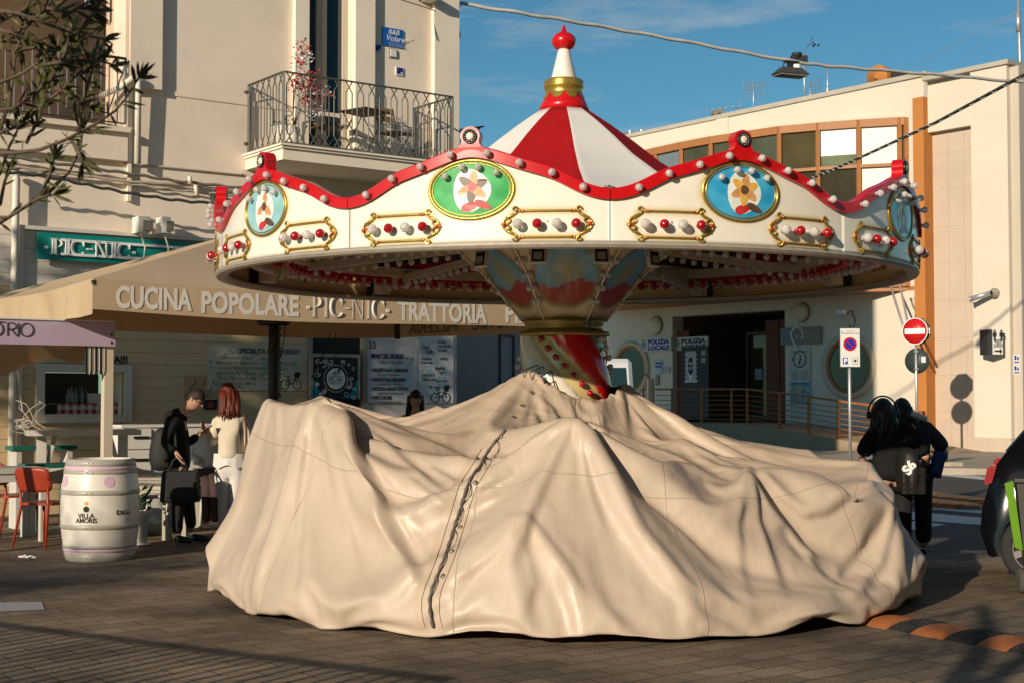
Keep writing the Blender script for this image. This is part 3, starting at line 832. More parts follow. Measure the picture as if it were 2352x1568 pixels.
# mesh templates (made for a0 = 0 and turned by the parent)
def panel_skin():
 nu, nv = 112, 26
 vs = []; cols = []; fs = []
 for i in range(nu + 1):
  a = -17.93 + 35.86 * i / nu
  zt = topc(a) - .01
  for j in range(nv + 1):
   z = ZB + (zt - ZB) * j / nv
   vs.append(cyl(a, RV, z, 0))
   u = R(a) * RV
   e = math.hypot(u / MA, (z - MEDZ) / MBH)
   de = abs(e - 1) * .2 if e > 1 else 1
   dc = min(dist_poly(u - R(CART) * RV, z - 2.615, CO), dist_poly(u + R(CART) * RV, z - 2.615, CO))
   k = max(math.exp(-(dc / .022) ** 2) * .8, math.exp(-(de / .025) ** 2) * .9)
   base = Vector((.84, .79, .69)); tint = Vector((.55, .40, .10))
   cols.append(tuple(base.lerp(tint, k)))
 fs = [(i * (nv + 1) + j, (i + 1) * (nv + 1) + j, (i + 1) * (nv + 1) + j + 1, i * (nv + 1) + j + 1) for i in range(nu) for j in range(nv)]
# inner face
 b0 = len(vs)
 for i in range(nu + 1):
  a = -17.93 + 35.86 * i / nu
  zt = topc(a) - .01
  for j in range(nv + 1):
   z = ZB + (zt - ZB) * j / nv
   vs.append(cyl(a, RV - .035, z, 0))
   u = R(a) * RV
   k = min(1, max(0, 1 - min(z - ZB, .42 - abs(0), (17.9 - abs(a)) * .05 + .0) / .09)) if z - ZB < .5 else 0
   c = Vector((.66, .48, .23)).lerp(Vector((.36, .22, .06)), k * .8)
   if abs(abs(u) - .45) < .22 and abs(z - 2.64) < .016: c = Vector((.30, .03, .02))
   if abs(abs(u) - .45) < .235 and abs(abs(u) - .45) > .2 and abs(z - 2.64) < .022: c = Vector((.30, .03, .02))
   cols.append(tuple(c))
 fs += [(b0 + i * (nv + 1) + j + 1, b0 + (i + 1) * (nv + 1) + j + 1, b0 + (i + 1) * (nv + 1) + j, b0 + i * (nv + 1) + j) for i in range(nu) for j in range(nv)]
# closing strips (bottom, sides)
 for i in range(nu):
  a_ = i * (nv + 1); c_ = (i + 1) * (nv + 1)
  fs.append((a_, b0 + a_, b0 + c_, c_))
 for i in (0, nu):
  for j in range(nv):
   a_ = i * (nv + 1) + j
   fs.append((a_, a_ + 1, b0 + a_ + 1, b0 + a_))
 return vs, fs, cols
PV, PF, PC = panel_skin()
def trim_builder():
 b = MB(); n = 96
 vs = []; fs = []
 sec = [(.028, -.034), (.028, .030), (.020, .038), (-.045, .038), (-.05, .030), (-.05, -.034)]
 m = len(sec)
 def bump(a):   # knob neck widening
  return 0
 for i in range(n + 1):
  a = -17.95 + 35.9 * i / n
  zc = topc(a)
  for dr, dz in sec:
   sl = (topc(a + .2) - topc(a - .2)) / (R(.4) * RV) if 0 < i < n else 0
   w = math.sqrt(1 + min(1.2, abs(sl)) ** 2)
   vs.append(cyl(a, RV + dr, zc + dz * w, 0))
 for i in range(n):
  for j in range(m):
   j2 = (j + 1) % m
   fs.append((i * m + j, (i + 1) * m + j, (i + 1) * m + j2, i * m + j2))
 fs.append(tuple(range(m))); fs.append(tuple(n * m + j for j in reversed(range(m))))
 b.add(vs, fs, 0, False)
# knob: rounded lug rising from the peak
 out = []
 zc = topc(0)
 pts2 = [(-.15, -.02), (-.11, .012), (-.075, .03), (-.058, .055), (-.056, .075)]
 for k in range(13):
  t = PI - PI * k / 12
  out.append((.064 * math.cos(t), .098 + .064 * math.sin(t)))
 prof = pts2 + out + [(-u, w) for u, w in reversed(pts2)]
 vs = []
 for rr in (RV + .030, RV - .055):
  for u, w in prof: vs.append(cyl(math.degrees(u / RV), rr, zc + w, 0))
 q = len(prof)
 fs = [tuple(range(q)), tuple(reversed(range(q, 2 * q)))] + [(i, q + i, q + (i + 1) % q, (i + 1) % q) for i in range(q)]
 b.add(vs, fs, 0)
 return b
TB = trim_builder()
def bulb_mesh(name, m, r, stem):
 b = MB()
 prof = [(.001, stem + r * 1.9), (r * .55, stem + r * 1.78), (r * .9, stem + r * 1.35), (r, stem + r * .95), (r * .85, stem + r * .5), (r * .55, stem + r * .1), (r * .5, 0.0)]
 b.lathe(prof, n=12, axis=(0, -1, 0), smooth=True)
 o = b.build(name, m)
 me = o.data; bpy.data.objects.remove(o)
 return me
BC = bulb_mesh('clear_bulb', glassc, .0255, .012)
BCs = bulb_mesh('clear_bulb', glassc, .0235, .010)
BR = bulb_mesh('red_bulb', glassr, .033, .018)
BCl = bulb_mesh('clear_bulb', glassc, .034, .018)
def put_bulb(name, me, a, z, parent, r=RV, off=0.0):
 o = bpy.data.objects.new(name, me); COL.objects.link(o); o.parent = parent
 p = cyl(a, r + off, z, 0)
 o.location = p; o.rotation_euler = (0, 0, R(a))
 return o
def ellipse_tube(b, ca, cz, ra, rb, rad, m, n=48, r=RV, off=.004):
 pts = [cyl(ca + math.degrees(ra * math.cos(2 * PI * i / n) / RV), r + off, cz + rb * math.sin(2 * PI * i / n), 0) for i in range(n)]
 b.tube(pts, rad, 8, m, closed=True)
def med_mat(kind):
 cols = {'green': ((.03, .30, .05), (.10, .50, .14)), 'blue': ((.02, .30, .58), (.08, .48, .75)), 'aqua': ((.25, .50, .52), (.38, .62, .64))}[kind]
 m = bpy.data.materials.new('medallion ' + kind); m.use_nodes = True
 N = m.node_tree.nodes; L = m.node_tree.links; b = N['Principled BSDF']
 tc = N.new('ShaderNodeTexCoord')
 t = N.new('ShaderNodeTexNoise'); t.inputs['Scale'].default_value = 7; t.inputs['Detail'].default_value = 3; L.new(tc.outputs['Object'], t.inputs['Vector'])
 v = N.new('ShaderNodeTexVoronoi'); v.inputs['Scale'].default_value = 7.5; L.new(tc.outputs['Object'], v.inputs['Vector'])
 cr = N.new('ShaderNodeValToRGB'); cr.color_ramp.elements[0].position = .35; cr.color_ramp.elements[1].position = .7
 cr.color_ramp.elements[0].color = cols[0] + (1,); cr.color_ramp.elements[1].color = cols[1] + (1,)
 L.new(t.outputs['Fac'], cr.inputs[0])
 st = N.new('ShaderNodeMapRange'); st.inputs[1].default_value = .02; st.inputs[2].default_value = .16; st.inputs[3].default_value = .95; st.inputs[4].default_value = 0
 L.new(v.outputs['Distance'], st.inputs[0])
 mi = N.new('ShaderNodeMix'); mi.data_type = 'RGBA'; mi.inputs[7].default_value = (.8, .85, .8, 1)
 L.new(st.outputs[0], mi.inputs[0]); L.new(cr.outputs[0], mi.inputs[6]); L.new(mi.outputs[2], b.inputs['Base Color'])
 b.inputs['Roughness'].default_value = .15; b.inputs['Coat Weight'].default_value = .6
 return m
MM = {k: med_mat(k) for k in ('green', 'blue', 'aqua')}
swirl1 = mat('airbrush pale', (.78, .80, .74), rough=.2, noise=.2, nscale=14)
swirl2 = mat('airbrush ochre', (.62, .30, .12), rough=.2, noise=.3, nscale=12)
swirl3 = mat('airbrush red', (.50, .03, .03), rough=.2, noise=.3, nscale=12)
swirl4 = mat('airbrush brown', (.12, .06, .04), rough=.2, noise=.3, nscale=12)
swirl5 = mat('airbrush yellow', (.75, .42, .08), rough=.2, noise=.2, nscale=12)
def medallion(parent, kind, seed):
 """gilt oval with a plain airbrushed ground and generic flowing ribbons"""
 n = 44
 vs = [cyl(0, RV + .006, MEDZ, 0)]
 rings = 5
 for k in range(1, rings + 1):
  for i in range(n):
   f = k / rings
   vs.append(cyl(math.degrees(MA * f * math.cos(2 * PI * i / n) / RV), RV + .006, MEDZ + MBH * f * math.sin(2 * PI * i / n), 0))
 fs = [(0, 1 + i, 1 + (i + 1) % n) for i in range(n)]
 for k in range(rings - 1):
  for i in range(n):
   j = (i + 1) % n
   fs.append((1 + k * n + i, 1 + (k + 1) * n + i, 1 + (k + 1) * n + j, 1 + k * n + j))
 pic = mesh_obj('medallion', vs, fs, MM[kind], parent)
 b = MB(); ellipse_tube(b, 0, MEDZ, MA + .008, MBH + .008, .011, 0)
 ellipse_tube(b, 0, MEDZ, MA - .012, MBH - .012, .004, 0, off=.008)
 b.build('medallion_frame', gold, parent)
# generic painted blossom, flat paint a little proud of the ground
 rnd = random.Random(seed)
 b = MB()
 off = .0085
 def blob(cu, cw, ru, rw, rot, m_, lift):
  q = 20; c_, s_ = math.cos(rot), math.sin(rot)
  vv = []
  for i in range(q):
   u = ru * math.cos(2 * PI * i / q); w = rw * math.sin(2 * PI * i / q) * (1 - .25 * math.cos(2 * PI * i / q))
   uu = cu + u * c_ - w * s_; ww = cw + u * s_ + w * c_
   e = math.hypot(uu / MA, ww / MBH)
   if e > .95: uu /= e / .95; ww /= e / .95
   vv.append(cyl(math.degrees(uu / RV), RV + off + lift, MEDZ + ww, 0))
  b.add(vv, [tuple(range(q))], m_)
 pal = {'green': (3, 1, 2), 'blue': (4, 1, 3), 'aqua': (0, 1, 3)}[kind]
 cu = .01 if kind != 'blue' else .02
 blob(cu, -.005, .125, .135, 0, 0, 0)
 for k in range(6):
  t = 2 * PI * k / 6 + .4
  blob(cu + .055 * math.cos(t), .015 + .055 * math.sin(t), .052, .028, t, pal[1] if k % 2 else pal[0], .001 + k * .0002)
 blob(cu, .015, .03, .03, 0, pal[2], .003)
 blob(cu - .015, -.11, .06, .028, .3, 2, .0015); blob(cu + .07, -.10, .06, .024, -.4, pal[2], .0018)
 b.build('painted_flower', [swirl1, swirl2, swirl3, swirl4, swirl5], parent)
def cartouche_builder(ca):
 b = MB()
 def P3(u, w, ca, off): return cyl(ca + math.degrees(u / RV), RV + off, 2.615 + w, 0)
 if True:
  for sgn in (1, -1):
   b.tube([P3(u, sgn * .083, ca, .006) for u in np.linspace(-.19, .19, 9)], .0075, 6, 0)
   for s2 in (1, -1):
# scrolled ends
    pts = []
    for k in range(15):
     t = k / 14
     u = .20 + .075 * t ** 1.2 - .018 * math.sin(t * 2 * PI)
     w = (.083 * (1 - t ** 1.4))
     pts.append(P3(s2 * u, sgn * w, ca, .008))
    b.tube(pts, [.011 - .004 * abs(math.sin(k / 14 * PI * 2)) for k in range(15)], 6, 0)
    pts = []
    for k in range(12):   # curl
     t = k / 11 * 2 * PI * .9
     rr = .020 - .012 * k / 11
     pts.append(P3(s2 * (.198 + rr * math.cos(t)), sgn * (.092 + rr * math.sin(t)), ca, .009))
    b.tube(pts, .0062, 5, 0)
    c_ = P3(s2 * .172, sgn * .085, ca, .010); b.ball(c_, .0095, 0, 8)
# red leaves on the bars
    q = [P3(s2 * .165, sgn * .093, ca, .007), P3(s2 * .105, sgn * .083, ca, .010), P3(s2 * .165, sgn * .072, ca, .007), P3(s2 * .15, sgn * .083, ca, .014)]
    b.add(q, [(0, 1, 3), (1, 2, 3), (2, 0, 3)], 1)
# inner acanthus curl at the tips
    pts = [P3(s2 * (.262 - .03 * math.sin(t * PI)), sgn * (.045 - .045 * t), ca, .012) for t in np.linspace(0, 1, 8)]
    b.tube(pts, .006, 5, 0)
  for s2 in (1, -1):
   c_ = P3(s2 * .268, 0, ca, .012); b.ball(c_, .013, 1, 8)
   b.ball(P3(s2 * .285, 0, ca, .008), .009, 0, 8)
 return b
CB = [cartouche_builder(-CART), cartouche_builder(CART)]
def knob_disc_builder():
 b = MB(); zc = topc(0) + .098
 r0 = RV + .031
 c = cyl(0, r0, zc, 0)
 b.lathe([(.001, .014), (.020, .014), (.024, .008)], c=c, n=20, axis=(0, -1, 0), m=0)
 b.lathe([(.047, 0), (.047, .010), (.043, .013), (.040, .010), (.026, .006)], c=c, n=24, axis=(0, -1, 0), m=1)
 for k in range(12):
  t = 2 * PI * k / 12
  p = c + Vector((.034 * math.cos(t), -.010, .034 * math.sin(t)))
  b.ball(p, .0065, 2, 6)
 return b
KB = knob_disc_builder()
def inner_emblem_builder():
 b = MB()
 r0 = RV - .040
 for s in (-1, 1):
  pts = [cyl(math.degrees(s * u / RV), r0, 2.68 - w, 0) for u, w in ((.0, .09), (.03, .06), (.07, .03), (.085, -.01), (.06, -.03))]
  b.tube(pts, .009, 5, 0)
  b.tube([cyl(math.degrees(s * u / RV), r0, 2.64, 0) for u in (.24, .45, .66)], .007, 5, 2)
  b.ball(cyl(math.degrees(s * .24 / RV), r0, 2.64, 0), .014, 2, 6); b.ball(cyl(math.degrees(s * .66 / RV), r0, 2.64, 0), .014, 2, 6)
 c = cyl(0, r0, 2.69, 0)
 b.lathe([(.001, .012), (.02, .012), (.024, .005)], c=c, n=14, axis=(0, 1, 0), m=3)
 b.lathe([(.045, 0), (.045, .010), (.026, .006)], c=c, n=18, axis=(0, 1, 0), m=1)
 return b
EB = inner_emblem_builder()
kinds = {}
order = ['aqua', 'green', 'blue', 'aqua', 'green', 'blue', 'aqua', 'green', 'blue', 'green']
protos = {}
RIMB = [2.4, 6.5, 10.6, 14.5]
for k in range(10):
 mid = J0 - 18 + 36 * (k - 1)        # k=0: -50.2, 1: -14.2, 2: 21.8, 3: 57.8 ...
 kind = ['aqua', 'green', 'blue', 'aqua', 'blue', 'green', 'aqua', 'green', 'blue', 'green'][k]
 vis = k in (0, 1, 2, 3, 9)          # panels whose outer face can be seen
 p = mesh_obj('valance_panel', PV, PF, paintm, ride, smooth=True) if k == 0 else None
 if k == 0:
  set_vc(p, PC); PME = p.data
  t_ = TB.build('red_trim', redl, p); TME = t_.data
  CME = [q_.build('cartouche_frame', [gold, redl], p).data for q_ in CB]
  kd = KB.build('knob_rosette', [cream, blackg, chrome], p); KME = kd.data
  em = EB.build('inner_emblem', [golddark, blackg, redl, cream], p); EME = em.data
 else:
  p = bpy.data.objects.new('valance_panel', PME); COL.objects.link(p); p.parent = ride
  for nm, me in (('red_trim', TME), ('cartouche_frame', CME[0]), ('cartouche_frame', CME[1]), ('knob_rosette', KME), ('inner_emblem', EME)):
   if nm == 'cartouche_frame' and not vis: continue
   o = bpy.data.objects.new(nm, me); COL.objects.link(o); o.parent = p
 p.rotation_euler = (0, 0, R(mid))
 if vis:
  medallion(p, kind, k)
  p['label'] = {'green': 'valance panel with a green oval medallion', 'blue': 'valance panel with a bright blue oval medallion', 'aqua': 'valance panel with a pale aqua oval medallion'}[kind]
  for a in RIMB:
   for s in (-1, 1):
    put_bulb('clear_bulb', BC, a * s, topc(a) , p, off=.026)
  for du, dw in ((-.16, .085), (-.05, .137), (.055, .137), (.17, .098)):
   put_bulb('clear_bulb', BCs, math.degrees(du / RV), MEDZ + dw, p, off=.006)
  for s in (-1, 1):
   for q, du in enumerate((-.18, -.06, .06, .18)):
    put_bulb('clear_bulb' if q % 2 == 0 else 'red_bulb', BCl if q % 2 == 0 else BR, s * CART + math.degrees(du / RV), 2.613, p)
   b = MB(); b.ball(cyl(s * CART, RV + .004, 2.632, 0), .006, 0, 6); b.build('screw', chrome, p)
# lower flange, joint posts, hinge pins
b = MB()
n = 160
sec = [(.012, .012), (.018, -.006), (.006, -.024), (-.05, -.028), (-.085, -.012), (-.085, .012)]
vs = []; fs = []; m_ = len(sec)
for i in range(n):
 for dr, dz in sec: vs.append(cyl(360 * i / n, RV + dr - .008, ZB - .003 + dz - .012, 0))
for i in range(n):
 i2 = (i + 1) % n
 for j in range(m_):
  j2 = (j + 1) % m_
  fs.append((i * m_ + j, i2 * m_ + j, i2 * m_ + j2, i * m_ + j2))
b.add(vs, fs, 0, False)
b.build('lower_rim', mat('grey rim metal', (.42, .37, .30), rough=.4, metal=.3, noise=.15, nscale=20), ride)
for k in range(10):
 a = J0 + 36 * k
 b = MB(); b.M = Matrix.Rotation(R(a), 4, 'Z')
 b.box((-.09, -(RV - .05), ZB + .01), (.09, -(RV - .12), ZB + .33))
 b.build('joint_post', blackg, ride)
 b = MB(); b.M = Matrix.Rotation(R(a), 4, 'Z')
 z = topc(18) + .035
 b.tube([(-.0, -RV + .03, z - .02), (0, -RV + .03, z + .03)], .006, 6)
 b.tube([(-.035, -RV + .03, z + .012), (.035, -RV + .03, z + .012)], .004, 5)
 b.tube([(-.035, -RV + .03, z + .022), (.02, -RV + .03, z + .02), (.04, -RV + .02, z + .01)], .0025, 5)
 b.build('hinge_pin', chrome, ride)
# canopy
PRC = [(.19, 3.905), (.39, 3.765), (.58, 3.62), (.79, 3.445), (1.1, 3.24), (1.5, 3.05), (2.0, 2.90), (2.74, 2.80)]
pr_ = [p[0] for p in PRC]; pz_ = [p[1] for p in PRC]
rs_ = np.linspace(.19, 2.74, 26)
from_z = np.interp(rs_, pr_, pz_)
b = MB(); vs = []; fs = []; fm = []
n = 120
for i in range(n):
 a = 360 * i / n + J0
 loc = (i % 12) / 12
 for r_, z_ in zip(rs_, from_z):
  sag = .035 * math.sin(PI * loc) ** .7 * min(1, (r_ - .19) * 1.2)
  fac = math.cos(R(18)) / math.cos(R((loc - .5) * 36)) * .5 + .5
  vs.append(cyl(a, r_ * fac, z_ - sag, 0))
m_ = len(rs_)
for i in range(n):
 i2 = (i + 1) % n
 for j in range(m_ - 1):
  fs.append((i * m_ + j, i * m_ + j + 1, i2 * m_ + j + 1, i2 * m_ + j)); fm.append(0 if (i // 12) % 2 == 0 else 1)
cano = mesh_obj('canopy', vs, fs, [canw, canr], ride, fmat=fm, smooth=True)
sm = cano.modifiers.new('thick', 'SOLIDIFY'); sm.thickness = .006
b = MB()
b.lathe([(.205, 3.885), (.215, 3.885), (.19, 3.95), (.165, 4.0), (.155, 4.035)], n=48)
b.build('finial_skirt', redl, ride)
b = MB()
b.lathe([(.157, 4.03), (.150, 4.06), (.163, 4.08), (.168, 4.10), (.158, 4.115), (.166, 4.135), (.150, 4.15), (.10, 4.155)], n=48)
for k in range(8):   # hanging scallops
 a0 = k * 45
 q = []
 for i in range(9):
  t = i / 8
  aa = a0 + 40 * t + 2.5; w = .055 * math.sin(PI * t) ** .6
  q.append((aa, 4.033 - w))
 vs = [cyl(aa, .157, 4.034, 0) for aa, w in q]
 for aa, zz in q:
  rr = float(np.interp(zz, [3.885, 3.95, 4.0, 4.035], [.215, .19, .165, .155])) + .004
  vs.append(cyl(aa, rr, zz, 0))
 b.add(vs, [(i, i + 1, 9 + i + 1, 9 + i) for i in range(8)], 0, True)
b.build('finial_collar', gold, ride)
b = MB(); b.lathe([(.109, 4.15), (.08, 4.27), (.052, 4.385), (.045, 4.41), (.001, 4.41)], n=32); b.build('finial_cone', mat('white finial', (.75, .71, .65), rough=.35, noise=.05, nscale=10), ride)
b = MB()
b.lathe([(.04, 4.405), (.075, 4.42), (.098, 4.455), (.102, 4.485), (.09, 4.515), (.06, 4.54), (.028, 4.55), (.012, 4.60), (.001, 4.622)], n=32); b.build('finial_ball', redl, ride)
# column: six-sided painted cone, gilt neck, spiral shaft
HP = [(.34, 2.145), (.62, 2.50), (.86, 2.72), (1.05, 2.86)]
hexm = vc_mat('airbrushed cone paint', rough=.25)
names6 = ['a', 'b', 'c', 'd', 'e', 'f']
for k in range(6):
 vs = []; fs = []; cols = []
 nu, nv = 26, 30
 for i in range(nu + 1):
  for j in range(nv + 1):
   t = j / nv; z = 2.145 + (2.86 - 2.145) * t
   r_ = float(np.interp(z, [p[1] for p in HP], [p[0] for p in HP]))
   pa = cyl(-30, r_, z, 60 * k); pb_ = cyl(30, r_, z, 60 * k)
   u = .5 + (i / nu - .5) * .985
   p = pa.lerp(pb_, u)
   vs.append(p)
   U = (u - .5) * r_; W = (z - 2.49)
   e = math.hypot(U / .265, W / .235)
   edge = min(u, 1 - u) * r_
   kk = max(math.exp(-(edge / .05) ** 2) * .55, math.exp(-((z - 2.145) / .06) ** 2), .9 * math.exp(-((e - 1) * .26 / .028) ** 2) if e > 1 else 0)
   c = Vector((.66, .55, .36)).lerp(Vector((.22, .13, .03)), kk)
   if e < 1:
    if e > .94: c = Vector((.18, .12, .04))
    else:
     c = Vector((.12, .38, .55)).lerp(Vector((.38, .34, .12)), max(0, 1 - math.hypot(U / .2, (W - .03) / .18)))
     if W < -.06 + .03 * math.sin(U * 14): c = Vector((.34, .03, .02))
   cols.append(tuple(c))
 fs = [(i * (nv + 1) + j, (i + 1) * (nv + 1) + j, (i + 1) * (nv + 1) + j + 1, i * (nv + 1) + j + 1) for i in range(nu) for j in range(nv)]
 o = mesh_obj('column_panel', vs, fs, hexm, ride, smooth=True); set_vc(o, cols)
 s = o.modifiers.new('thick', 'SOLIDIFY'); s.thickness = .012; s.offset = -1
 b = MB()
 for j in range(5):
  for s_ in (-1, 1):
   z = 2.30 + .1 * j
   r_ = float(np.interp(z, [p[1] for p in HP], [p[0] for p in HP]))
   pa = cyl(-30, r_, z, 60 * k); pb_ = cyl(30, r_, z, 60 * k)
   p = pa.lerp(pb_, .5 + s_ * .46)
   nrm = cyl(0, 1, 0, 60 * k) + Vector((0, 0, -.8)); nrm.normalize()
   b.ball(p + nrm * .012, .030 if j % 2 else .026, 0, 8)
 b.build('bulb_rows', glassc, o)['kind'] = 'stuff'
# seam battens
for k in range(6):
 b = MB()
 b.tube([cyl(60 * k + 30, r_ + .004, z_, 0) for r_, z_ in HP], .008, 6)
 b.build('seam_batten', cream, ride)
b = MB()
b.lathe([(.30, 2.16), (.345, 2.15), (.325, 2.125), (.315, 2.09), (.32, 2.07), (.365, 2.062), (.378, 2.045), (.375, 2.03), (.345, 2.02)], n=48)
b.build('neck_ring', golddark, ride)
b = MB(); b.M = Matrix.Rotation(R(30), 4, 'Z'); b.box((-.05, -.36, 2.10), (.05, -.31, 2.135)); b.box((-.035, -.385, 2.09), (-.012, -.35, 2.145)); b.box((.012, -.385, 2.09), (.035, -.35, 2.145)); b.build('neck_bolt', chrome, ride)
colm = vc_mat('spiral column lacquer', rough=.12)
nu, nv = 168, 44; vs = []; cols = []
TW = 150.0                    # degrees of twist per metre
def lobe(ph):
 ph = ph % 180
 if ph < 55: return .030 * math.sin(PI * ph / 55) ** .6, 0
 if ph < 90: return -.012, 1
 if ph < 145: return .030 * math.sin(PI * (ph - 90) / 55) ** .6, 2
 return -.012, 3
for j in range(nv + 1):
 z = 1.25 + (2.03 - 1.25) * j / nv
 rb = .330 + .035 * math.sin(PI * min(1, max(0, (z - 1.2) / .85)))
 for i in range(nu):
  a = 360 * i / nu
  d, c = lobe(a + (z - 2.03) * TW + 22)
  vs.append(cyl(a, rb + d, z, 0))
  cols.append([(.56, .008, .010), (.30, .25, .15), (.72, .66, .56), (.60, .48, .22)][c])
fs = [(j * nu + i, j * nu + (i + 1) % nu, (j + 1) * nu + (i + 1) % nu, (j + 1) * nu + i) for j in range(nv) for i in range(nu)]
o = mesh_obj('spiral_column', vs, fs, colm, ride, smooth=True); set_vc(o, cols)
for ph0, nm, mm in ((72.5, 'clear_bulbs', glassc), (162.5, 'red_bulbs', glassr)):
 b = MB()
 for rep in (0, 180):
  for q in range(9):
   z = 1.42 + q * .072
   a = ph0 + rep - 22 - (z - 2.03) * TW
   rb = .330 + .035 * math.sin(PI * min(1, max(0, (z - 1.2) / .85)))
   p = cyl(a, rb + .018, z, 0); b.ball(p, .026, 0, 10)
   b.lathe([(.014, -.03), (.012, 0)], c=p, n=8, axis=cyl(a, 1, 0, 0))
 b.build(nm, mm, o)['kind'] = 'stuff'
# ceiling structure: radial arms with bulbs, two rings of bulb strip
armm = mat('cream arm', (.58, .48, .33), rough=.45, noise=.1, nscale=8)
for k in range(10):
 a = J0 + 36 * k
 b = MB(); b.M = Matrix.Rotation(R(a), 4, 'Z')
 b.hexa([(-.035, -.85, 2.74), (.035, -.85, 2.74), (.035, -2.68, 2.585), (-.035, -2.68, 2.585), (-.035, -.85, 2.80), (.035, -.85, 2.80), (.035, -2.68, 2.645), (-.035, -2.68, 2.645)])
 b.box((-.06, -2.70, 2.52), (.06, -2.58, 2.66))
 arm = b.build('roof_arm', armm, ride)
 b = MB(); b.M = Matrix.Rotation(R(a), 4, 'Z')
 for q in range(15):
  r_ = 1.0 + q * .108; z = 2.74 - (r_ - .85) * .0847 - .03
  b.ball((0, -r_, z), .028, 0, 8); b.lathe([(.016, 0), (.014, .03)], c=(0, -r_, z), n=6)
 b.build('bulb_row', glassc, arm)['kind'] = 'stuff'
 b = MB(); b.M = Matrix.Rotation(R(a + 18), 4, 'Z')
 b.hexa([(-.03, -.9, 2.83), (.03, -.9, 2.83), (.03, -2.6, 2.70), (-.03, -2.6, 2.70), (-.03, -.9, 2.87), (.03, -.9, 2.87), (.03, -2.6, 2.74), (-.03, -2.6, 2.74)])
 b.build('roof_rib', redl, ride)
def ring_strip(r0, r1, z0, z1, mm, name, bm_, nb, zb, rb):
 b = MB(); n = 100
 vs = []
 for i in range(n):
  a = 360 * i / n
  vs += [cyl(a, r0, z0, 0), cyl(a, r1, z0, 0), cyl(a, r1, z1, 0), cyl(a, r0, z1, 0)]
 fs = []
 for i in range(n):
  i2 = (i + 1) % n
  for j in range(4):
   j2 = (j + 1) % 4
   fs.append((i * 4 + j, i2 * 4 + j, i2 * 4 + j2, i * 4 + j2))
 b.add(vs, fs)
 o = b.build(name, mm, ride)
 b = MB()
 for i in range(nb):
  a = 360 * (i + .5) / nb
  p = cyl(a, rb, zb, 0)
  b.lathe([(.001, -.036), (.018, -.033), (.031, -.012), (.030, .006), (.02, .03), (.018, .05)], c=p, n=8)
 q = b.build('hanging_bulbs', bm_, o); q['kind'] = 'stuff'
 return o
ring_strip(2.50, 2.62, 2.655, 2.70, redl, 'bulb_ring', glassc, 140, 2.612, 2.55)
ring_strip(2.22, 2.32, 2.66, 2.74, armm, 'bulb_ring', glassr, 110, 2.60, 2.27)
# near-black sheet under the canopy
b = MB()
b.lathe([(.95, 2.93), (2.70, 2.79)], n=80); o = b.build('canopy_underside', darkm, ride)
# floodlights round the cone
wh = mat('lamp housing white', (.62, .58, .52), rough=.4)
lensm = mat('lamp lens', (.45, .40, .28), rough=.2)
for a, z, r_ in ((-46, 2.60, .93), (-14, 2.605, .95), (15, 2.605, .95), (45, 2.60, .95), (140, 2.6, .95), (-140, 2.6, .95)):
 b = MB(); M_ = Matrix.Translation((0, 0, 0)) @ Matrix.Rotation(R(a), 4, 'Z') @ Matrix.Translation((0, -r_, z)) @ Matrix.Rotation(R(-8), 4, 'X')
 b.M = M_
 b.box((-.062, -.012, -.062), (.062, .028, .062), 0, bev=.01)
 b.box((-.048, -.017, -.05), (.048, -.0125, .052), 1)
 b.box((-.033, -.021, -.036), (.033, -.0175, .022), 2)
 b.tube([(-.07, .01, .0), (-.075, .01, .08), (.075, .01, .08), (.07, .01, .0)], .006, 5, 0)
 b.tube([(0, .01, .08), (0, .02, .16)], .01, 6, 0)
 b.build('floodlight', [wh, blackg, lensm], ride)
# platform under the cover
b = MB(); b.lathe([(.02, .22), (PLR - .12, .22), (PLR - .12, .10), (PLR - .35, .06), (PLR - .35, .0), (.02, 0)], n=96)
b.build('platform', mat('platform red', (.22, .02, .02), rough=.5), ride)
# ------------------------------------------------------------------ apartment building on the left
QL = Vector((-3.86, 20.4, 0)); UL = Vector((math.sin(R(53.5)), math.cos(R(53.5)), 0)); NL = Vector((UL.y, -UL.x, 0))
def plane_hit(x, y, Q, U, Nn, d=0.0):
 """s along U and height z where the sight line meets the upright plane Q + s U + d Nn"""
 r = ray(x, y); O = Vector((0, 0, CH)); P0 = Q + Nn * d
 t = (P0 - O).dot(Nn) / r.dot(Nn)
 h = O + r * t
 return (h - P0).dot(U), h.z
def LS(x, y=600, d=0.0): return plane_hit(x, y, QL, UL, NL, d)[0]
def LZ(x, y, d=0.0): return plane_hit(x, y, QL, UL, NL, d)[1]
ML = Matrix(((UL.x, -NL.x, 0, QL.x), (UL.y, -NL.y, 0, QL.y), (0, 0, 1, 0), (0, 0, 0, 1)))   # local x = along wall, y = into the wall, z up
wallm = mat('apricot grey render', (.80, .69, .57), rough=.9, noise=.05, nscale=1.2, bump=.35, bscale=120, bdist=.004, dirt=(.50, .43, .35), dscale=.55, damt=.6)
trimm = mat('pale trim', (.82, .73, .61), rough=.8, noise=.05, nscale=3, bump=.2, bscale=100, bdist=.003)
frm = mat('cream door frame', (.55, .47, .37), rough=.5)
ironm = mat('grey painted iron', (.10, .10, .09), rough=.5, metal=.2, noise=.2, nscale=30)
ironb = mat('black iron', (.02, .022, .025), rough=.45)
blueglass = mat('sky tinted dark glass', (.006, .035, .075), rough=.05, spec=1.0)  # blue of the reflected sky put into the glass colour
bld = empty('apartment_building', (0, 0, 0), 0, 'tall cream rendered apartment building with two iron balconies behind the parasol', 'building')
HB = 11.1
s_l = LS(-260); s_r = LS(1047)
s0, s1 = LS(288), s_r
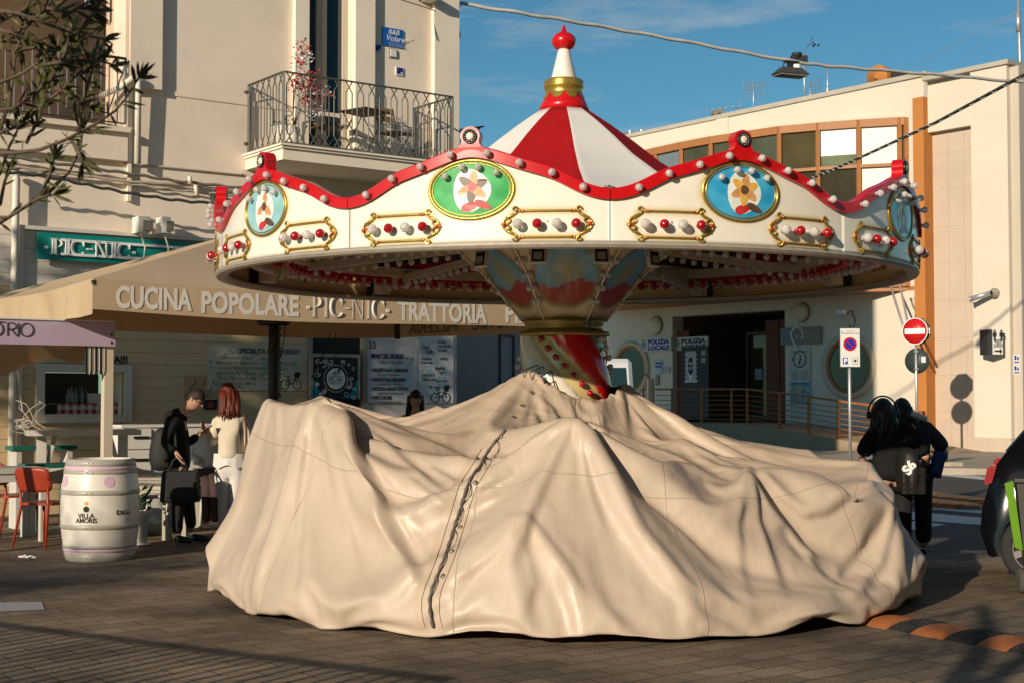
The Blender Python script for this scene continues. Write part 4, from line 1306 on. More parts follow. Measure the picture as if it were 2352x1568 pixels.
# doors and openings in the facade plane
dS0, dS1 = LS(701), LS(808); zb = 5.02; dz1 = 8.15
lg0, lg1 = LS(-40), LS(283); lz0 = LZ(285, 297); lz1 = 8.6
# ground floor openings (local s, z): handled by the shopfront
b = MB(); b.M = ML
def wbox(bb, sa, sb, za, zb_, d0, d1, m=0, bev=0): bb.box((sa, -d1, za), (sb, -d0, zb_), m, bev)
T = -.45
wbox(b, s_l, lg0, 0, HB, T, 0)
hw0, hw1, hz0, hz1 = LS(100), LS(282), LZ(190, 952, .1), LZ(190, 853, .1)
wbox(b, lg0, hw0, 0, lz0, T, 0); wbox(b, hw1, lg1, 0, lz0, T, 0); wbox(b, hw0, hw1, 0, hz0, T, 0); wbox(b, hw0, hw1, hz1, lz0, T, 0)
wbox(b, lg0, lg1, lz1, HB, T, 0)
wbox(b, lg1, dS0, 0, HB, T, 0)
wbox(b, dS0, dS1, 0, zb, T, 0)
wbox(b, dS0, dS1, dz1, HB, T, 0)
wbox(b, dS1, s_r, 0, HB, T, 0)
wbox(b, s_r - .45, s_r, 0, HB, -9, T)       # return wall to the back
b.box((s_r - 10, 1.5, HB), (s_r - 3.6, 9, 14.2))  # unseen rear block, added to shade the public building
# loggia interior
wbox(b, lg0, lg1, lz0 - .2, lz0, -1.9, T)
b.build('facade_wall', wallm, bld)
inm = mat('loggia render', (.66, .50, .37), rough=.9, noise=.06, nscale=2, bump=.3, bscale=90, bdist=.004)
b = MB(); b.M = ML
wbox(b, lg0 - .2, lg1, lz0 - .2, lz1, -2.0, -1.85); wbox(b, lg1, lg1 + .3, lz0, lz1, -1.9, T); wbox(b, lg0 - .3, lg0, lz0, lz1, -1.9, T)
wbox(b, lg0, lg1, lz1, lz1 + .2, -1.9, T)
b.build('loggia_wall', inm, bld)
# raised strips (lesenes) and ledge
zl = LZ(370, 207)
b = MB(); b.M = ML; wbox(b, LS(288), LS(362), zl - .02, HB, 0, .10); wbox(b, LS(288), s_r, zl - .06, zl, 0, .012); b.build('lesene', wallm, bld)
for (xa, xb, zq) in ((669, 701, zb), (808, 853, zb), (990, 1047, 3.8)):
 b = MB(); b.M = ML; wbox(b, LS(xa), LS(xb) - (0 if xb == 1047 else 0), zq, HB, 0, .09); b.build('lesene', trimm, bld)
b = MB(); b.M = ML; wbox(b, LS(288), LS(296), 4.2, HB, .0, .06); wbox(b, lg0, LS(287), lz0 - .07, lz0, .0, .16); wbox(b, lg0 - .2, LS(285), LZ(280, 372), lz0 - .07, 0, .09)
b.build('loggia_parapet', wallm, bld)
# balcony door
dr = empty('balcony_door', (0, 0, 0)); dr.parent = bld
b = MB(); b.M = ML
g1a, g1b, g2a, g2b = LS(703), LS(735), LS(757), LS(796)
D0, D1 = -.22, -.14
wbox(b, dS0, g1a, zb, dz1, D0, D1); wbox(b, g1b, g2a, zb, dz1, D0, D1 + .02); wbox(b, g2b, dS1, zb, dz1, D0, D1)
wbox(b, g1a, g1b, zb, zb + .22, D0, D1 - .01); wbox(b, g2a, g2b, zb, zb + .22, D0, D1 - .01)
wbox(b, g1a, g1b, dz1 - .15, dz1, D0, D1 - .01); wbox(b, g2a, g2b, dz1 - .15, dz1, D0, D1 - .01)
wbox(b, (g1b + g2a) / 2 - .01, (g1b + g2a) / 2 + .01, zb, dz1, D1 + .02, D1 + .035)
b.build('door_frame', frm, dr)
for ga, gb in ((g1a, g1b), (g2a, g2b)):
 b = MB(); b.M = ML; wbox(b, ga + .002, gb - .002, zb + .22, dz1 - .15, D0 + .03, D0 + .04); b.build('pane', blueglass, dr)
b = MB(); b.M = ML; wbox(b, dS0 - .3, dS1 + .3, zb - .05, dz1 + .1, -2.2, -2.1); b.build('room_wall', darkm, bld)
# balcony slab with moulding
BD = 1.157
bs0, bs1 = LS(650, 300, BD), LS(1047, 300, BD)
b = MB(); b.M = ML
wbox(b, bs0, bs1, 4.80, 4.955, .002, BD)
wbox(b, bs0 - .03, bs1 + .03, 4.957, 4.99, .002, BD + .03)
wbox(b, bs0 - .055, bs1 + .055, 4.992, 5.02, .002, BD + .055)
b.build('balcony_slab', trimm, bld)
# balcony railing: knotted hexagon bars
rl = empty('balcony_railing', (0, 0, 0)); rl.parent = bld
z0, z1 = 5.05, 6.03
def LP(s, d, z): return ML @ Vector((s, -d, z))
def hex_rail(pa, pb_, nel, nm, mm, r=.009, parent=rl, zz=(z0, z1)):
 za, zc = zz
 b = MB()
 b.bar(pa + Vector((0, 0, zc)), pb_ + Vector((0, 0, zc)), .04, .018)
 b.bar(pa + Vector((0, 0, za)), pb_ + Vector((0, 0, za)), .03, .014)
 def V(t, z): p = pa.lerp(pb_, t); return Vector((p.x, p.y, z))
 e = 1 / nel; h = .17 * (zc - za) / .98
 for i in range(nel):
  a0 = (i + .22) * e; a1 = (i + .78) * e
  for q, (u0, u1) in enumerate(((a0, a1), (a1, a0))):
   b.tube([V(u0 + (u1 - u0) * 1.0, zc), V(u0, zc - h), V(u0, za + h), V(u1, za)], r, 5)
 return b.build(nm, mm, parent)
cs = {}
c00 = LP(bs0 + .03, .02, 0); c01 = LP(bs0 + .03, BD - .04, 0); c11 = LP(bs1 - .03, BD - .04, 0); c10 = LP(bs1 - .03, .02, 0)
hex_rail(c00, c01, 6, 'rail_side', ironm); hex_rail(c01, c11, 15, 'rail_front', ironm); hex_rail(c11, c10, 6, 'rail_side', ironm)
for c in (c00, c01, c11, c10):
 b = MB(); b.bar(Vector((c.x, c.y, 5.0)), Vector((c.x, c.y, z1)), .03); b.build('rail_post', ironm, rl)
b = MB()
for z in (5.18, 5.93): b.tube([c00 + Vector((0, 0, z)), c00 + Vector((0, 0, z)) + (c00 - c01).normalized() * .04 - (c11 - c01).normalized() * .05], .028, 8)
b.build('rail_anchor', mat('rusty anchor', (.09, .06, .04), rough=.8), rl)
# loggia railing
lr = empty('loggia_railing', (0, 0, 0)); lr.parent = bld
b = MB()
za, zc = lz0 + .06, LZ(282, 136, .05)
p0, p1 = LP(lg0, .08, 0), LP(LS(279), .08, 0)
b.bar(p0 + Vector((0, 0, zc)), p1 + Vector((0, 0, zc)), .045, .03)
b.bar(p0 + Vector((0, 0, za)), p1 + Vector((0, 0, za)), .03, .015)
Ls = (p1 - p0).length; n_ = int(Ls / .115)
for i in range(n_ + 1):
 t = i / n_
 p = p0.lerp(p1, t); q = p0.lerp(p1, min(1, (i + 1) / n_))
 k = i % 4
 if k in (0,): b.bar(p + Vector((0, 0, za)), p + Vector((0, 0, zc)), .016)
 if k == 1:
  b.bar(p + Vector((0, 0, za + .12)), p + Vector((0, 0, zc)), .016); b.bar(p + Vector((0, 0, za + .12)), q + Vector((0, 0, za + .12)), .016)
 if k == 2:
  b.bar(p + Vector((0, 0, za + .12)), p + Vector((0, 0, zc - .12)), .016); b.bar(p + Vector((0, 0, zc - .12)), q + Vector((0, 0, zc - .12)), .016)
 if k == 3: b.bar(p + Vector((0, 0, za)), p + Vector((0, 0, zc - .12)), .016)
b.bar(p1 + Vector((0, 0, za)), p1 + Vector((0, 0, zc)), .03)
b.build('meander_bars', ironb, lr)
# white pipe in the loggia, meter boxes
b = MB(); b.M = ML
wbox(b, LS(222) - .05, LS(232), 6.9, 9, -.44, -.40)
b.build('meter_cover', mat('pale grey box', (.45, .46, .47), rough=.5), bld)
# little balcony on the far side of the building
b = MB()
f0 = at(1046, 330, 24.6); f1 = at(1110, 333, 24.2)
fz0 = f1.z - .0; fz1 = at(1110, 291, 24.2).z
pp = [Vector((f0.x - .3, f0.y + .2, 0)), Vector((f1.x, f1.y, 0)), Vector((f1.x - .9, f1.y + 1.1, 0))]
o1 = hex_rail(pp[0], pp[1], 4, 'side_balcony_rail', ironb, .012, bld, (fz0 - .35, fz1))
o2 = hex_rail(pp[1], pp[2], 4, 'side_balcony_rail', ironb, .012, bld, (fz0 - .35, fz1))
b.hexa([pp[0] + Vector((0, 0, fz0 - .6)), pp[1] + Vector((0, 0, fz0 - .6)), pp[2] + Vector((0, 0, fz0 - .6)), pp[0] + Vector((-.6, 1.3, fz0 - .6)), pp[0] + Vector((0, 0, fz0 - .42)), pp[1] + Vector((0, 0, fz0 - .42)), pp[2] + Vector((0, 0, fz0 - .42)), pp[0] + Vector((-.6, 1.3, fz0 - .42))])
b.build('side_balcony_slab', trimm, bld)
# ------------------------------------------------------------------ things on the facade
def plaque(name, x0, y0, x1, y1, m, label, cat='sign', d=.0, th=.02, bev=0):
 sa, sb = LS(x0, y0, d), LS(x1, y1, d); zt, zz = LZ(x0, y0, d), LZ(x0, y1, d)
 zt2 = LZ(x1, y0, d)
 b = MB(); b.M = ML; wbox(b, sa, sb, zz, zt, d, d + th)
 o = b.build(name, m); tag(o, label, cat); return o, sa, sb, zz, zt
bluem = mat('blue sign', (.01, .10, .38), rough=.35)
navy = mat('navy sign', (.008, .02, .22), rough=.3)
whitep = mat('white lettering', (.80, .80, .78), rough=.5)
whiteb = mat('white plastic', (.72, .70, .66), rough=.4)
o, sa, sb, za_, zt_ = plaque('wall_sign', 877, 62, 925, 104, bluem, 'large blue guest house plaque with white script lettering', d=.0)
text_obj('lettering', 'B&B', .11, whitep, o, LP(sa + .1, .022, zt_ - .095), UL, shear=.25, extrude=.001, width=.2)
text_obj('lettering', 'Volare', .13, whitep, o, LP(sa + .06, .022, zt_ - .2), UL, shear=.25, extrude=.001, width=.32)
for q in range(3):
 b = MB(); b.M = ML; wbox(b, sa + .12, sa + .14, zt_ - .235 - q * .025, zt_ - .222 - q * .025, .02, .022); wbox(b, sa + .16, sa + .38 + .03 * q, zt_ - .232 - q * .025, zt_ - .226 - q * .025, .02, .022); b.build('small_print', mat('pale blue print', (.35, .5, .7), rough=.5), o)
b = MB()
for (u, w) in ((.44, .15), (.50, .12), (.40, .175)):
 c_ = LP(sa + u, .024, zt_ - w); b.tube([c_ + UL * -.03 + Vector((0, 0, .012)), c_, c_ + UL * .03 + Vector((0, 0, .015))], .004, 4)
b.build('bird_marks', whitep, o)
for x0, y0, x1, y1, lb in ((858, 101, 875, 120, 'small square blue plaque left of the large blue plaque'), (908, 154, 925, 173, 'small square blue plaque below the white box')):
 o, sa, sb, za_, zt_ = plaque('wall_plaque', x0, y0, x1, y1, whiteb, lb, 'plaque'); o['group'] = 'small blue plaques'
 b = MB(); b.M = ML; wbox(b, sa + .015, sb - .015, za_ + .02, zt_ - .01, .021, .024); b.build('blue_face', navy, o)
 b = MB(); b.M = ML; wbox(b, sa + .03, sb - .09, zt_ - .045, zt_ - .038, .0242, .026); wbox(b, sb - .05, sb - .025, za_ + .028, za_ + .05, .0242, .026); b.build('small_print', whitep, o)
o, sa, sb, za_, zt_ = plaque('meter_box', 893, 111, 910, 133, mat('grey edge', (.25, .25, .25), rough=.4), 'white square utility hatch under the large blue plaque', 'utility box', th=.015)
b = MB(); b.M = ML; wbox(b, sa + .015, sb - .012, za_ + .02, zt_ - .015, .016, .03); b.build('hatch_door', whiteb, o)
o, sa, sb, za_, zt_ = plaque('wall_floodlight', 962, -12, 990, 3, ironb, 'dark floodlight at the top of the facade above the blue plaque', 'lamp', th=.3)
b = MB(); b.M = ML; wbox(b, sa + .02, sb - .02, za_ - .01, za_ - .002, .02, .28); b.build('lamp_glass', whiteb, o)
# downpipes
def pipe(name, pts, r, m, label, cat='pipe', group=None):
 b = MB(); b.tube(pts, r, 8); o = b.build(name, m); return tag(o, label, cat, group)
whp = mat('white pipe', (.68, .64, .56), rough=.5, noise=.06, nscale=6)
zA = LZ(305, 182);
pipe('drain_pipe', [LP(LS(245), -.3, LZ(245, 212)), LP(LS(268), .05, LZ(268, 203)), LP(LS(290), .16, LZ(290, 184)), LP(LS(303), .16, LZ(303, 184)), LP(LS(305), .14, zA - .06), LP(LS(305), .12, LZ(305, 380))], .042, whp, 'white drain pipe bending out of the corner balcony and down the wall')
pipe('drain_pipe', [LP(LS(12), .13, LZ(12, 398)), LP(LS(25), .13, LZ(25, 402)), LP(LS(28), .13, LZ(28, 412)), LP(LS(27), .13, LZ(27, 500)), LP(LS(25), .13, .4)], .05, whp, 'white drain pipe running down the wall left of the teal sign')
# conduits and cables along the facade
grc = mat('grey conduit', (.17, .155, .13), rough=.7, noise=.3, nscale=20)
pcc = mat('painted cable', (.50, .43, .34), rough=.8, noise=.15, nscale=20)
def cable(xy, d, r, m, label, cat='cable', group='cables along the facade', wob=.01):
 pts = []
 for k, (x, y) in enumerate(dense(xy, 40)):
  s, z = plane_hit(x, y, QL, UL, NL, d)
  pts.append(LP(s, d, z + wob * math.sin(k * 1.9)))
 return pipe('cable', pts, r, m, label, cat, group)
cable([(-20, 355), (290, 398), (400, 416), (560, 433), (640, 438)], .10, .022, grc, 'thickest grey conduit along the facade, highest of the bundle')
cable([(-20, 376), (300, 418), (420, 425), (560, 442), (640, 447)], .07, .018, pcc, 'pale painted conduit just under the thickest grey one', wob=.004)
cable([(-20, 381), (180, 403), (330, 428), (450, 442), (560, 450), (640, 452)], .07, .014, pcc, 'thin pale cable lowest of the painted bundle', wob=.016)
cable([(-20, 392), (100, 404), (190, 423), (300, 445), (400, 460), (480, 467), (600, 478)], .42, .021, mat('dark cable', (.05, .055, .06), rough=.6), 'thick dark twisted cable hanging free across the facade', wob=.012)
cable([(285, 376), (430, 389), (560, 402)], .02, .015, pcc, 'painted ridge cable above the conduits right of the drain pipe', wob=.0)
b = MB()
for (x0, y0, x1, y1) in ((424, 408, 426, 418), (438, 428, 442, 446)):
 b.tube([LP(LS(x0), .14, LZ(x0, y0)), LP(LS(x1), .14, LZ(x1, y1 + 6))], .03, 7)
tag(b.build('pipe_stub', whp), 'short white pipe stubs crossing the facade conduits', 'pipe')
# timber shopfront over the ground floor
board_shade = mat('shopfront boards', (.58, .43, .25), rough=.55, noise=.05, nscale=2)  # cream boards tinted warm and dark, shade put into the colour
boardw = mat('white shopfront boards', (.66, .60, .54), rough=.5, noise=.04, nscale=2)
shop = empty('restaurant_shopfront', (0, 0, 0), 0, 'pale horizontal board restaurant shopfront along the ground floor with a serving window', 'shopfront')
zt = LZ(35, 525, .1); sh0, sh1 = LS(-120), LS(700)
ws0, ws1 = LS(100), LS(283); wz0, wz1 = LZ(190, 952, .1), LZ(190, 853, .1)
b = MB(); b.M = ML
bh = .165; z = .0; i = 0
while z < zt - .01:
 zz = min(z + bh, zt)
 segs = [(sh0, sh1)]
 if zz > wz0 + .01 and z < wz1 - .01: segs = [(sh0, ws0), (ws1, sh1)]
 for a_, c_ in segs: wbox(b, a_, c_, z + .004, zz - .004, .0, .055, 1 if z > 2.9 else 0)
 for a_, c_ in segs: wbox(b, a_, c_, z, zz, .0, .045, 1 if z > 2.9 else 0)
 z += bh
b.build('board_cladding', [board_shade, boardw], shop)
b = MB(); b.M = ML; wbox(b, LS(38), LS(47), 0.02, zt + .02, .056, .12); wbox(b, LS(38), sh1, zt, zt + .05, .0, .13); b.build('corner_trim', boardw, shop)
wf = MB(); wf.M = ML
fw = .1
wbox(wf, ws0 - fw, ws0, wz0 - fw, wz1 + fw, .056, .12); wbox(wf, ws1, ws1 + fw, wz0 - fw, wz1 + fw, .056, .12)
wbox(wf, ws0, ws1, wz1, wz1 + fw, .056, .12); wbox(wf, ws0, ws1, wz0 - fw, wz0, .056, .14)
win = wf.build('window_frame', mat('cream frame', (.58, .52, .42), rough=.5), shop)
b = MB(); b.M = ML
wbox(b, ws0, ws1, wz0, wz1, -.9, -.88); b.build('window_recess', darkm, win)
def check_mat():
 m = bpy.data.materials.new('red check cloth'); m.use_nodes = True
 N = m.node_tree.nodes; L = m.node_tree.links; b = N['Principled BSDF']
 tc = N.new('ShaderNodeTexCoord'); sp = N.new('ShaderNodeSeparateXYZ'); L.new(tc.outputs['Object'], sp.inputs[0])
 fs = []
 for q in ('X', 'Z'):
  mu = N.new('ShaderNodeMath'); mu.operation = 'MULTIPLY'; mu.inputs[1].default_value = 9.5; L.new(sp.outputs[q], mu.inputs[0])
  fr = N.new('ShaderNodeMath'); fr.operation = 'FRACT'; L.new(mu.outputs[0], fr.inputs[0])
  gt = N.new('ShaderNodeMath'); gt.operation = 'GREATER_THAN'; gt.inputs[1].default_value = .5; L.new(fr.outputs[0], gt.inputs[0]); fs.append(gt)
 ad = N.new('ShaderNodeMath'); ad.operation = 'ADD'; L.new(fs[0].outputs[0], ad.inputs[0]); L.new(fs[1].outputs[0], ad.inputs[1])
 dv_ = N.new('ShaderNodeMath'); dv_.operation = 'MULTIPLY'; dv_.inputs[1].default_value = .5; L.new(ad.outputs[0], dv_.inputs[0])
 mi = N.new('ShaderNodeMix'); mi.data_type = 'RGBA'; mi.inputs[6].default_value = (.7, .6, .5, 1); mi.inputs[7].default_value = (.38, .01, .012, 1)
 L.new(dv_.outputs[0], mi.inputs[0]); L.new(mi.outputs[2], b.inputs['Base Color']); b.inputs['Roughness'].default_value = .8
 return m
ctop = LZ(200, 926, -.1)
ck = mesh_obj('check_cloth', [(ws0 + .25, 0, wz0 + .01), (ws1 - .01, 0, wz0 + .01), (ws1 - .01, 0, ctop), (ws0 + .25, 0, ctop), (ws0 + .25, .4, ctop), (ws1 - .01, .4, ctop)], [(0, 1, 2, 3), (3, 2, 5, 4)], check_mat())
ck.matrix_world = ML @ Matrix.Translation((0, .12, 0)); tag(ck, 'red and white checked cloth hanging inside the serving window', 'cloth')
ck.modifiers.new('t', 'SOLIDIFY').thickness = .006
bot = [mat('bottle green', (.02, .05, .02), rough=.15), mat('bottle glass', (.25, .28, .26), rough=.1), mat('amber', (.35, .12, .02), rough=.2)]
for i, (x, k, h) in enumerate(((160, 1, .2), (167, 1, .22), (176, 1, .2), (183, 0, .26), (190, 1, .22), (197, 0, .24), (246, 2, .16), (252, 2, .16))):
 b = MB(); s = LS(x, 920, -.25); c_ = LP(s, -.3, ctop + .005)
 b.lathe([(.001, 0), (.034, 0), (.036, .02), (.035, h * .55), (.014, h * .72), (.013, h * .95), (.017, h), (.001, h)], c=c_, n=10)
 tag(b.build('bottle', bot[k]), ['dark green bottle', 'pale glass bottle', 'small amber bottle'][k] + ' on the serving window counter', 'bottle', ['dark bottles on the counter', 'pale bottles on the counter', 'amber bottles on the counter'][k])
b = MB(); b.M = ML; s = LS(228, 920, -.25); wbox(b, s - .15, s + .18, ctop + .005, ctop + .14, -.5, -.3); tag(b.build('counter_tray', whiteb), 'grey metal tray box on the serving window counter', 'box')
# board beyond: menu side of the shopfront (white panels, door)
b = MB(); b.M = ML
wbox(b, LS(700), LS(712), 0, 3.6, .0, .10); wbox(b, LS(826), LS(838), 0, 3.6, .0, .10); wbox(b, LS(712), LS(826), 3.2, 3.6, .0, .09)
b.build('door_frame', mat('taupe frame', (.30, .26, .2), rough=.6), shop)
b = MB(); b.M = ML; wbox(b, LS(712), LS(826), 0, 3.2, .0, .02); b.build('dark_doorway', darkm, shop)  # flat near-black sheet stands in for the unlit opening
b = MB(); b.M = ML; wbox(b, LS(838), LS(1045), 0, 3.75, .0, .04); b.build('white_panel', boardw, shop)
# signs and posters on the shopfront
def fsign(name, x0, y0, x1, y1, m, label, cat, d=.06, th=.02):
 sa, sb = LS(x0, y0, d), LS(x1, y0, d); xm = (x0 + x1) / 2
 zt_, zb_ = LZ(xm, y0, d), LZ(xm, y1, d)
 b = MB(); b.M = ML; wbox(b, sa, sb, zb_, zt_, d, d + th)
 o = b.build(name, m); tag(o, label, cat); return o, sa, sb, zb_, zt_
teal = mat('teal sign', (.0, .22, .20), rough=.5, noise=.04, nscale=4)
sa, sb = LS(85, 560, .13), LS(560, 560, .13); zt_, zb_ = LZ(86, 534, .13), LZ(86, 596, .13)
b = MB(); b.M = ML; wbox(b, sa, sb, zb_, zt_, .13, .16); sg = b.build('shop_sign', teal); tag(sg, 'long teal restaurant sign with raised white serif letters', 'sign')
b = MB(); b.M = ML; wbox(b, sa + .3, sb - .1, zt_ - .10, zt_ - .065, .165, .19); wbox(b, sa + .3, sb - .1, zb_ + .065, zb_ + .10, .165, .19); b.build('sign_rule', whitep, sg)
hh = zt_ - zb_
serif = whitep
DEP = .035
def serif_text(parent, txt, s, z, h, d, m, tk=1.0, st=1.0):
 """condensed engraved serif capitals built from strokes"""
 x = s
 for ch in txt:
  b = MB(); b.M = ML; w = h * .62; t = h * .075 * tk
  def vb(u, wd): wbox(b, x + u, x + u + wd, z, z + h, d, d + DEP)
  def hb(u, zz, wd, hd=.03): wbox(b, x + u, x + u + wd, z + zz, z + zz + hd * h, d, d + DEP)
  def stem(u): vb(u, t * .6); vb(u + t * 1.1, t * 1.5); hb(u - t * 1.1, 0, t * 4.8); hb(u - t * 1.1, h * .97, t * 4.8)
  def arc(cx, cz, rx, rz, a0, a1, th=.03):
   n = 14; pts = [ML @ Vector((x + cx + rx * math.cos(R(a0 + (a1 - a0) * k / n)), -d - DEP * .5, z + cz + rz * math.sin(R(a0 + (a1 - a0) * k / n)))) for k in range(n + 1)]
   sv = b.M; b.M = None; b.tube(pts, [h * th * (.45 + abs(math.cos(R(a0 + (a1 - a0) * k / n)))) for k in range(n + 1)], 5); b.M = sv
  adv = w
  if ch == 'P': stem(t); arc(t * 3, h * .72, h * .30, h * .25, 92, -92, .045); adv = w
  elif ch == 'I': stem(t); adv = h * .34
  elif ch == 'C': arc(h * .34, h * .5, h * .33, h * .47, 35, 325, .05); arc(h * .39, h * .5, h * .29, h * .42, 110, 250, .02); wbox(b, x + h * .6, x + h * .64, z + h * .62, z + h * .92, d, d + DEP); adv = h * .78
  elif ch == '-': hb(0, h * .42, h * .26, .09); adv = h * .36
  elif ch == 'N':
   vb(t * .8, t * .7); vb(h * .55, t * .7); hb(-t * .2, h * .97, t * 3); hb(-t * .2, 0, t * 3); hb(h * .55 - t, h * .97, t * 3)
   for o_ in (0, t * 1.4):
    b.hexa([(x + t * .8 + o_, -d, z + h), (x + t * 2.0 + o_, -d, z + h), (x + h * .58, -d, z), (x + h * .58 - t * 1.1, -d, z), (x + t * .8 + o_, -d - DEP, z + h), (x + t * 2.0 + o_, -d - DEP, z + h), (x + h * .58, -d - DEP, z), (x + h * .58 - t * 1.1, -d - DEP, z)]) if o_ == 0 else None
   adv = h * .78
  elif ch == '.': arc(h * .07, h * .42, h * .055, h * .07, 0, 360, .03); adv = h * .26
  if b.v:
   X0 = x
   if st != 1.0:
    o_ = ML.to_3x3() @ Vector((1, 0, 0)); base_ = ML @ Vector((X0, 0, 0))
    b.v = [tuple(Vector(v) + o_ * ((Vector(v) - base_).dot(o_) * (st - 1))) for v in b.v]
   b.build('letter', m, parent)
  x += adv * st
 return x
serif_text(sg, '.PIC-NIC.', LS(102, 560, .16), zb_ + hh * .2, hh * .6, .165, serif, 1.0, 1.32)
for x, y, w_ in ((304, 565, .16), (358, 566, .12)):
 b = MB(); b.M = ML; s = LS(x, y, .14); z_ = LZ(x, y - 28, .14)
 wbox(b, s, s + w_, z_, z_ + .22, .13, .36); o = b.build('floodlight_box', whiteb)
 b2 = MB(); b2.M = ML; wbox(b2, s + .05, s + w_ + .03, z_ + .02, z_ + .16, .362, .40); b2.build('lens', grc, o)
 b3 = MB(); b3.tube([LP(s + .05, .3, z_), LP(s + .10, .34, z_ - .2), LP(s + .10, .26, z_ - .5)], .012, 5); b3.build('lead', whp, o)
 tag(o, 'white floodlight box above the teal sign, ' + ('left one with a grey lens' if x < 320 else 'right one tilted down'), 'lamp', 'floodlights above the teal sign')
inkm = mat('black ink', (.02, .02, .02), rough=.6)
greyink = mat('grey ink', (.20, .18, .13), rough=.6)
cyank = mat('cyan print', (.22, .48, .55), rough=.6)
o = text_obj('wall_lettering', 'A!!!', .13, inkm, None, LP(LS(262, 832, .06), .058, LZ(262, 832, .06)), UL, extrude=.003, offset=.006)
tag(o, 'black capital lettering ending in exclamation marks on the boards beside the serving window', 'lettering')
rnd = random.Random(5)
o, sa, sb, zb_, zt_ = fsign('poster', 424, 862, 498, 916, mat('orange poster', (.42, .27, .14), rough=.7, noise=.2, nscale=5), 'tan wall poster with dark bottle shapes, left of the large menu board', 'poster', th=.012)
o.location = (0, 0, 0)
b = MB()
for k in range(9):
 s_ = sa + (sb - sa) * (.08 + .1 * k) ; z_ = zb_ + (zt_ - zb_) * (.12 + .55 * ((k * 7) % 3) / 2.2)
 if .35 < (s_ - sa) / (sb - sa) < .65 and .2 < (z_ - zb_) / (zt_ - zb_) < .6: continue
 b.tube([LP(s_, .073, z_), LP(s_ + .012, .073, z_ + .05), LP(s_ + .018, .073, z_ + .085)], [.014, .013, .005], 6)
b.build('bottle_shapes', greyink, o)
o, sa, sb, zb_, zt_ = fsign('poster', 468, 917, 498, 940, blackg, 'small black poster with a red emblem under the tan poster', 'poster', th=.012)
b = MB(); b.disc(LP((sa + sb) / 2, .075, (zb_ + zt_) / 2), .05, NL, 14); b.build('emblem', mat('dull red', (.25, .04, .02), rough=.6), o)
# large menu board
o, sa, sb, zb_, zt_ = fsign('menu_board', 476, 792, 706, 896, mat('menu board face', (.50, .44, .33), rough=.6, noise=.05, nscale=3), 'wide cream menu board with green drawings and a bold heading, behind the parasol pole', 'menu board')
hw = sb - sa; hv = zt_ - zb_
text_obj('heading', "SPECIALITA DEL GIORNO'", .10, inkm, o, LP(sa + hw * .30, .082, zt_ - .12), UL, extrude=.001, width=hw * .6, offset=.003)
rows = ['- TRIO MARI E TERRA', '- SPAGHETTI AI FRUTTI', '- TAGLIATA DI PESCE SPADA', '- RISOTTO AL FUNGHI', '- FRITTURA CALAMARI', '- BURGER CON FRITTE', '- ORECCHIETTE']
rows2 = ['- BOMBETTE', '- INSALATA DI POLPO', '- POLPO FRITTO', '- BRANZINO', '- TIRAMISU']
for i, t in enumerate(rows): text_obj('menu_line', t, .062, greyink, o, LP(sa + .12, .082, zt_ - .21 - i * .073), UL, extrude=.0008)
for i, t in enumerate(rows2): text_obj('menu_line', t, .062, greyink, o, LP(sa + hw * .5, .082, zt_ - .21 - i * .073), UL, extrude=.0008)
b = MB()
for k in range(46):
 s_ = sa + hw * rnd.uniform(.02, .95); z_ = zb_ + hv * rnd.uniform(.05, .9); rr = rnd.uniform(.012, .04)
 b.tube([LP(s_ + rr * math.cos(2 * PI * i / 9), .0815, z_ + rr * math.sin(2 * PI * i / 9) * rnd.uniform(.7, 1)) for i in range(9)], .005, 4, closed=True)
b.build('line_drawings', mat('green drawing', (.10, .30, .22), rough=.6), o)
def bicycle(parent, s, z, sc, d, m):
 b = MB()
 for dx in (-.13, .13): b.tube([LP(s + sc * (dx + .09 * math.cos(2 * PI * i / 18)), d, z + sc * .09 * math.sin(2 * PI * i / 18)) for i in range(18)], .004 * sc * 2, 4, closed=True)
 P_ = lambda u, w: LP(s + sc * u, d, z + sc * w)
 b.tube([P_(-.13, 0), P_(-.06, .11), P_(.1, .11), P_(0, 0), P_(-.13, 0)], .006 * sc, 4)
 b.tube([P_(0, 0), P_(-.07, .15)], .006 * sc, 4); b.tube([P_(-.11, .155), P_(-.04, .155)], .01 * sc, 4); b.tube([P_(.13, 0), P_(.1, .11), P_(.09, .17), P_(.05, .18)], .006 * sc, 4)
 b.box((0, 0, 0), (0.001, .001, .001)) if False else None
 q = [P_(.09, .12), P_(.18, .12), P_(.2, .2), P_(.08, .2)]
 b.add(q, [(0, 1, 2, 3)])
 for k in range(4): b.ball(P_(.10 + .03 * k, .22), .012 * sc * 2, 0, 5)
 return b.build('bicycle_drawing', m, parent)
bicycle(o, sb - .28, zb_ + .09, .75, .083, inkm)
# round sign in the doorway
o, sa, sb, zb_, zt_ = fsign('restaurant_board', 709, 812, 824, 915, mat('board edge', (.35, .30, .22), rough=.6), 'black square board with a white disc and food doodles standing in the doorway', 'sign', d=.12, th=.05)
b = MB(); b.M = ML; wbox(b, sa + .05, sb - .05, zb_, zt_ - .05, .171, .176); b.build('black_face', mat('chalk black', (.012, .012, .014), rough=.6), o)
cc = LP((sa + sb) / 2, .178, zb_ + (zt_ - zb_) * .45); SC = (zt_ - zb_) * .5
tl = MB()
for sgn in (-1, 1):
 pts = [LP((sa + sb) / 2 + sgn * SC * 1.05 * math.cos(R(a_)), .180, cc.z - SC * .9 * math.sin(R(a_))) for a_ in range(5, 76, 10)]
 w2 = [LP((sa + sb) / 2 + sgn * ((sb - sa) / 2 - .06), .180, max(zb_, p.z)) for p in pts]
 n_ = len(pts); tl.add(pts + w2, [(i, i + 1, n_ + i + 1, n_ + i) for i in range(n_ - 1)])
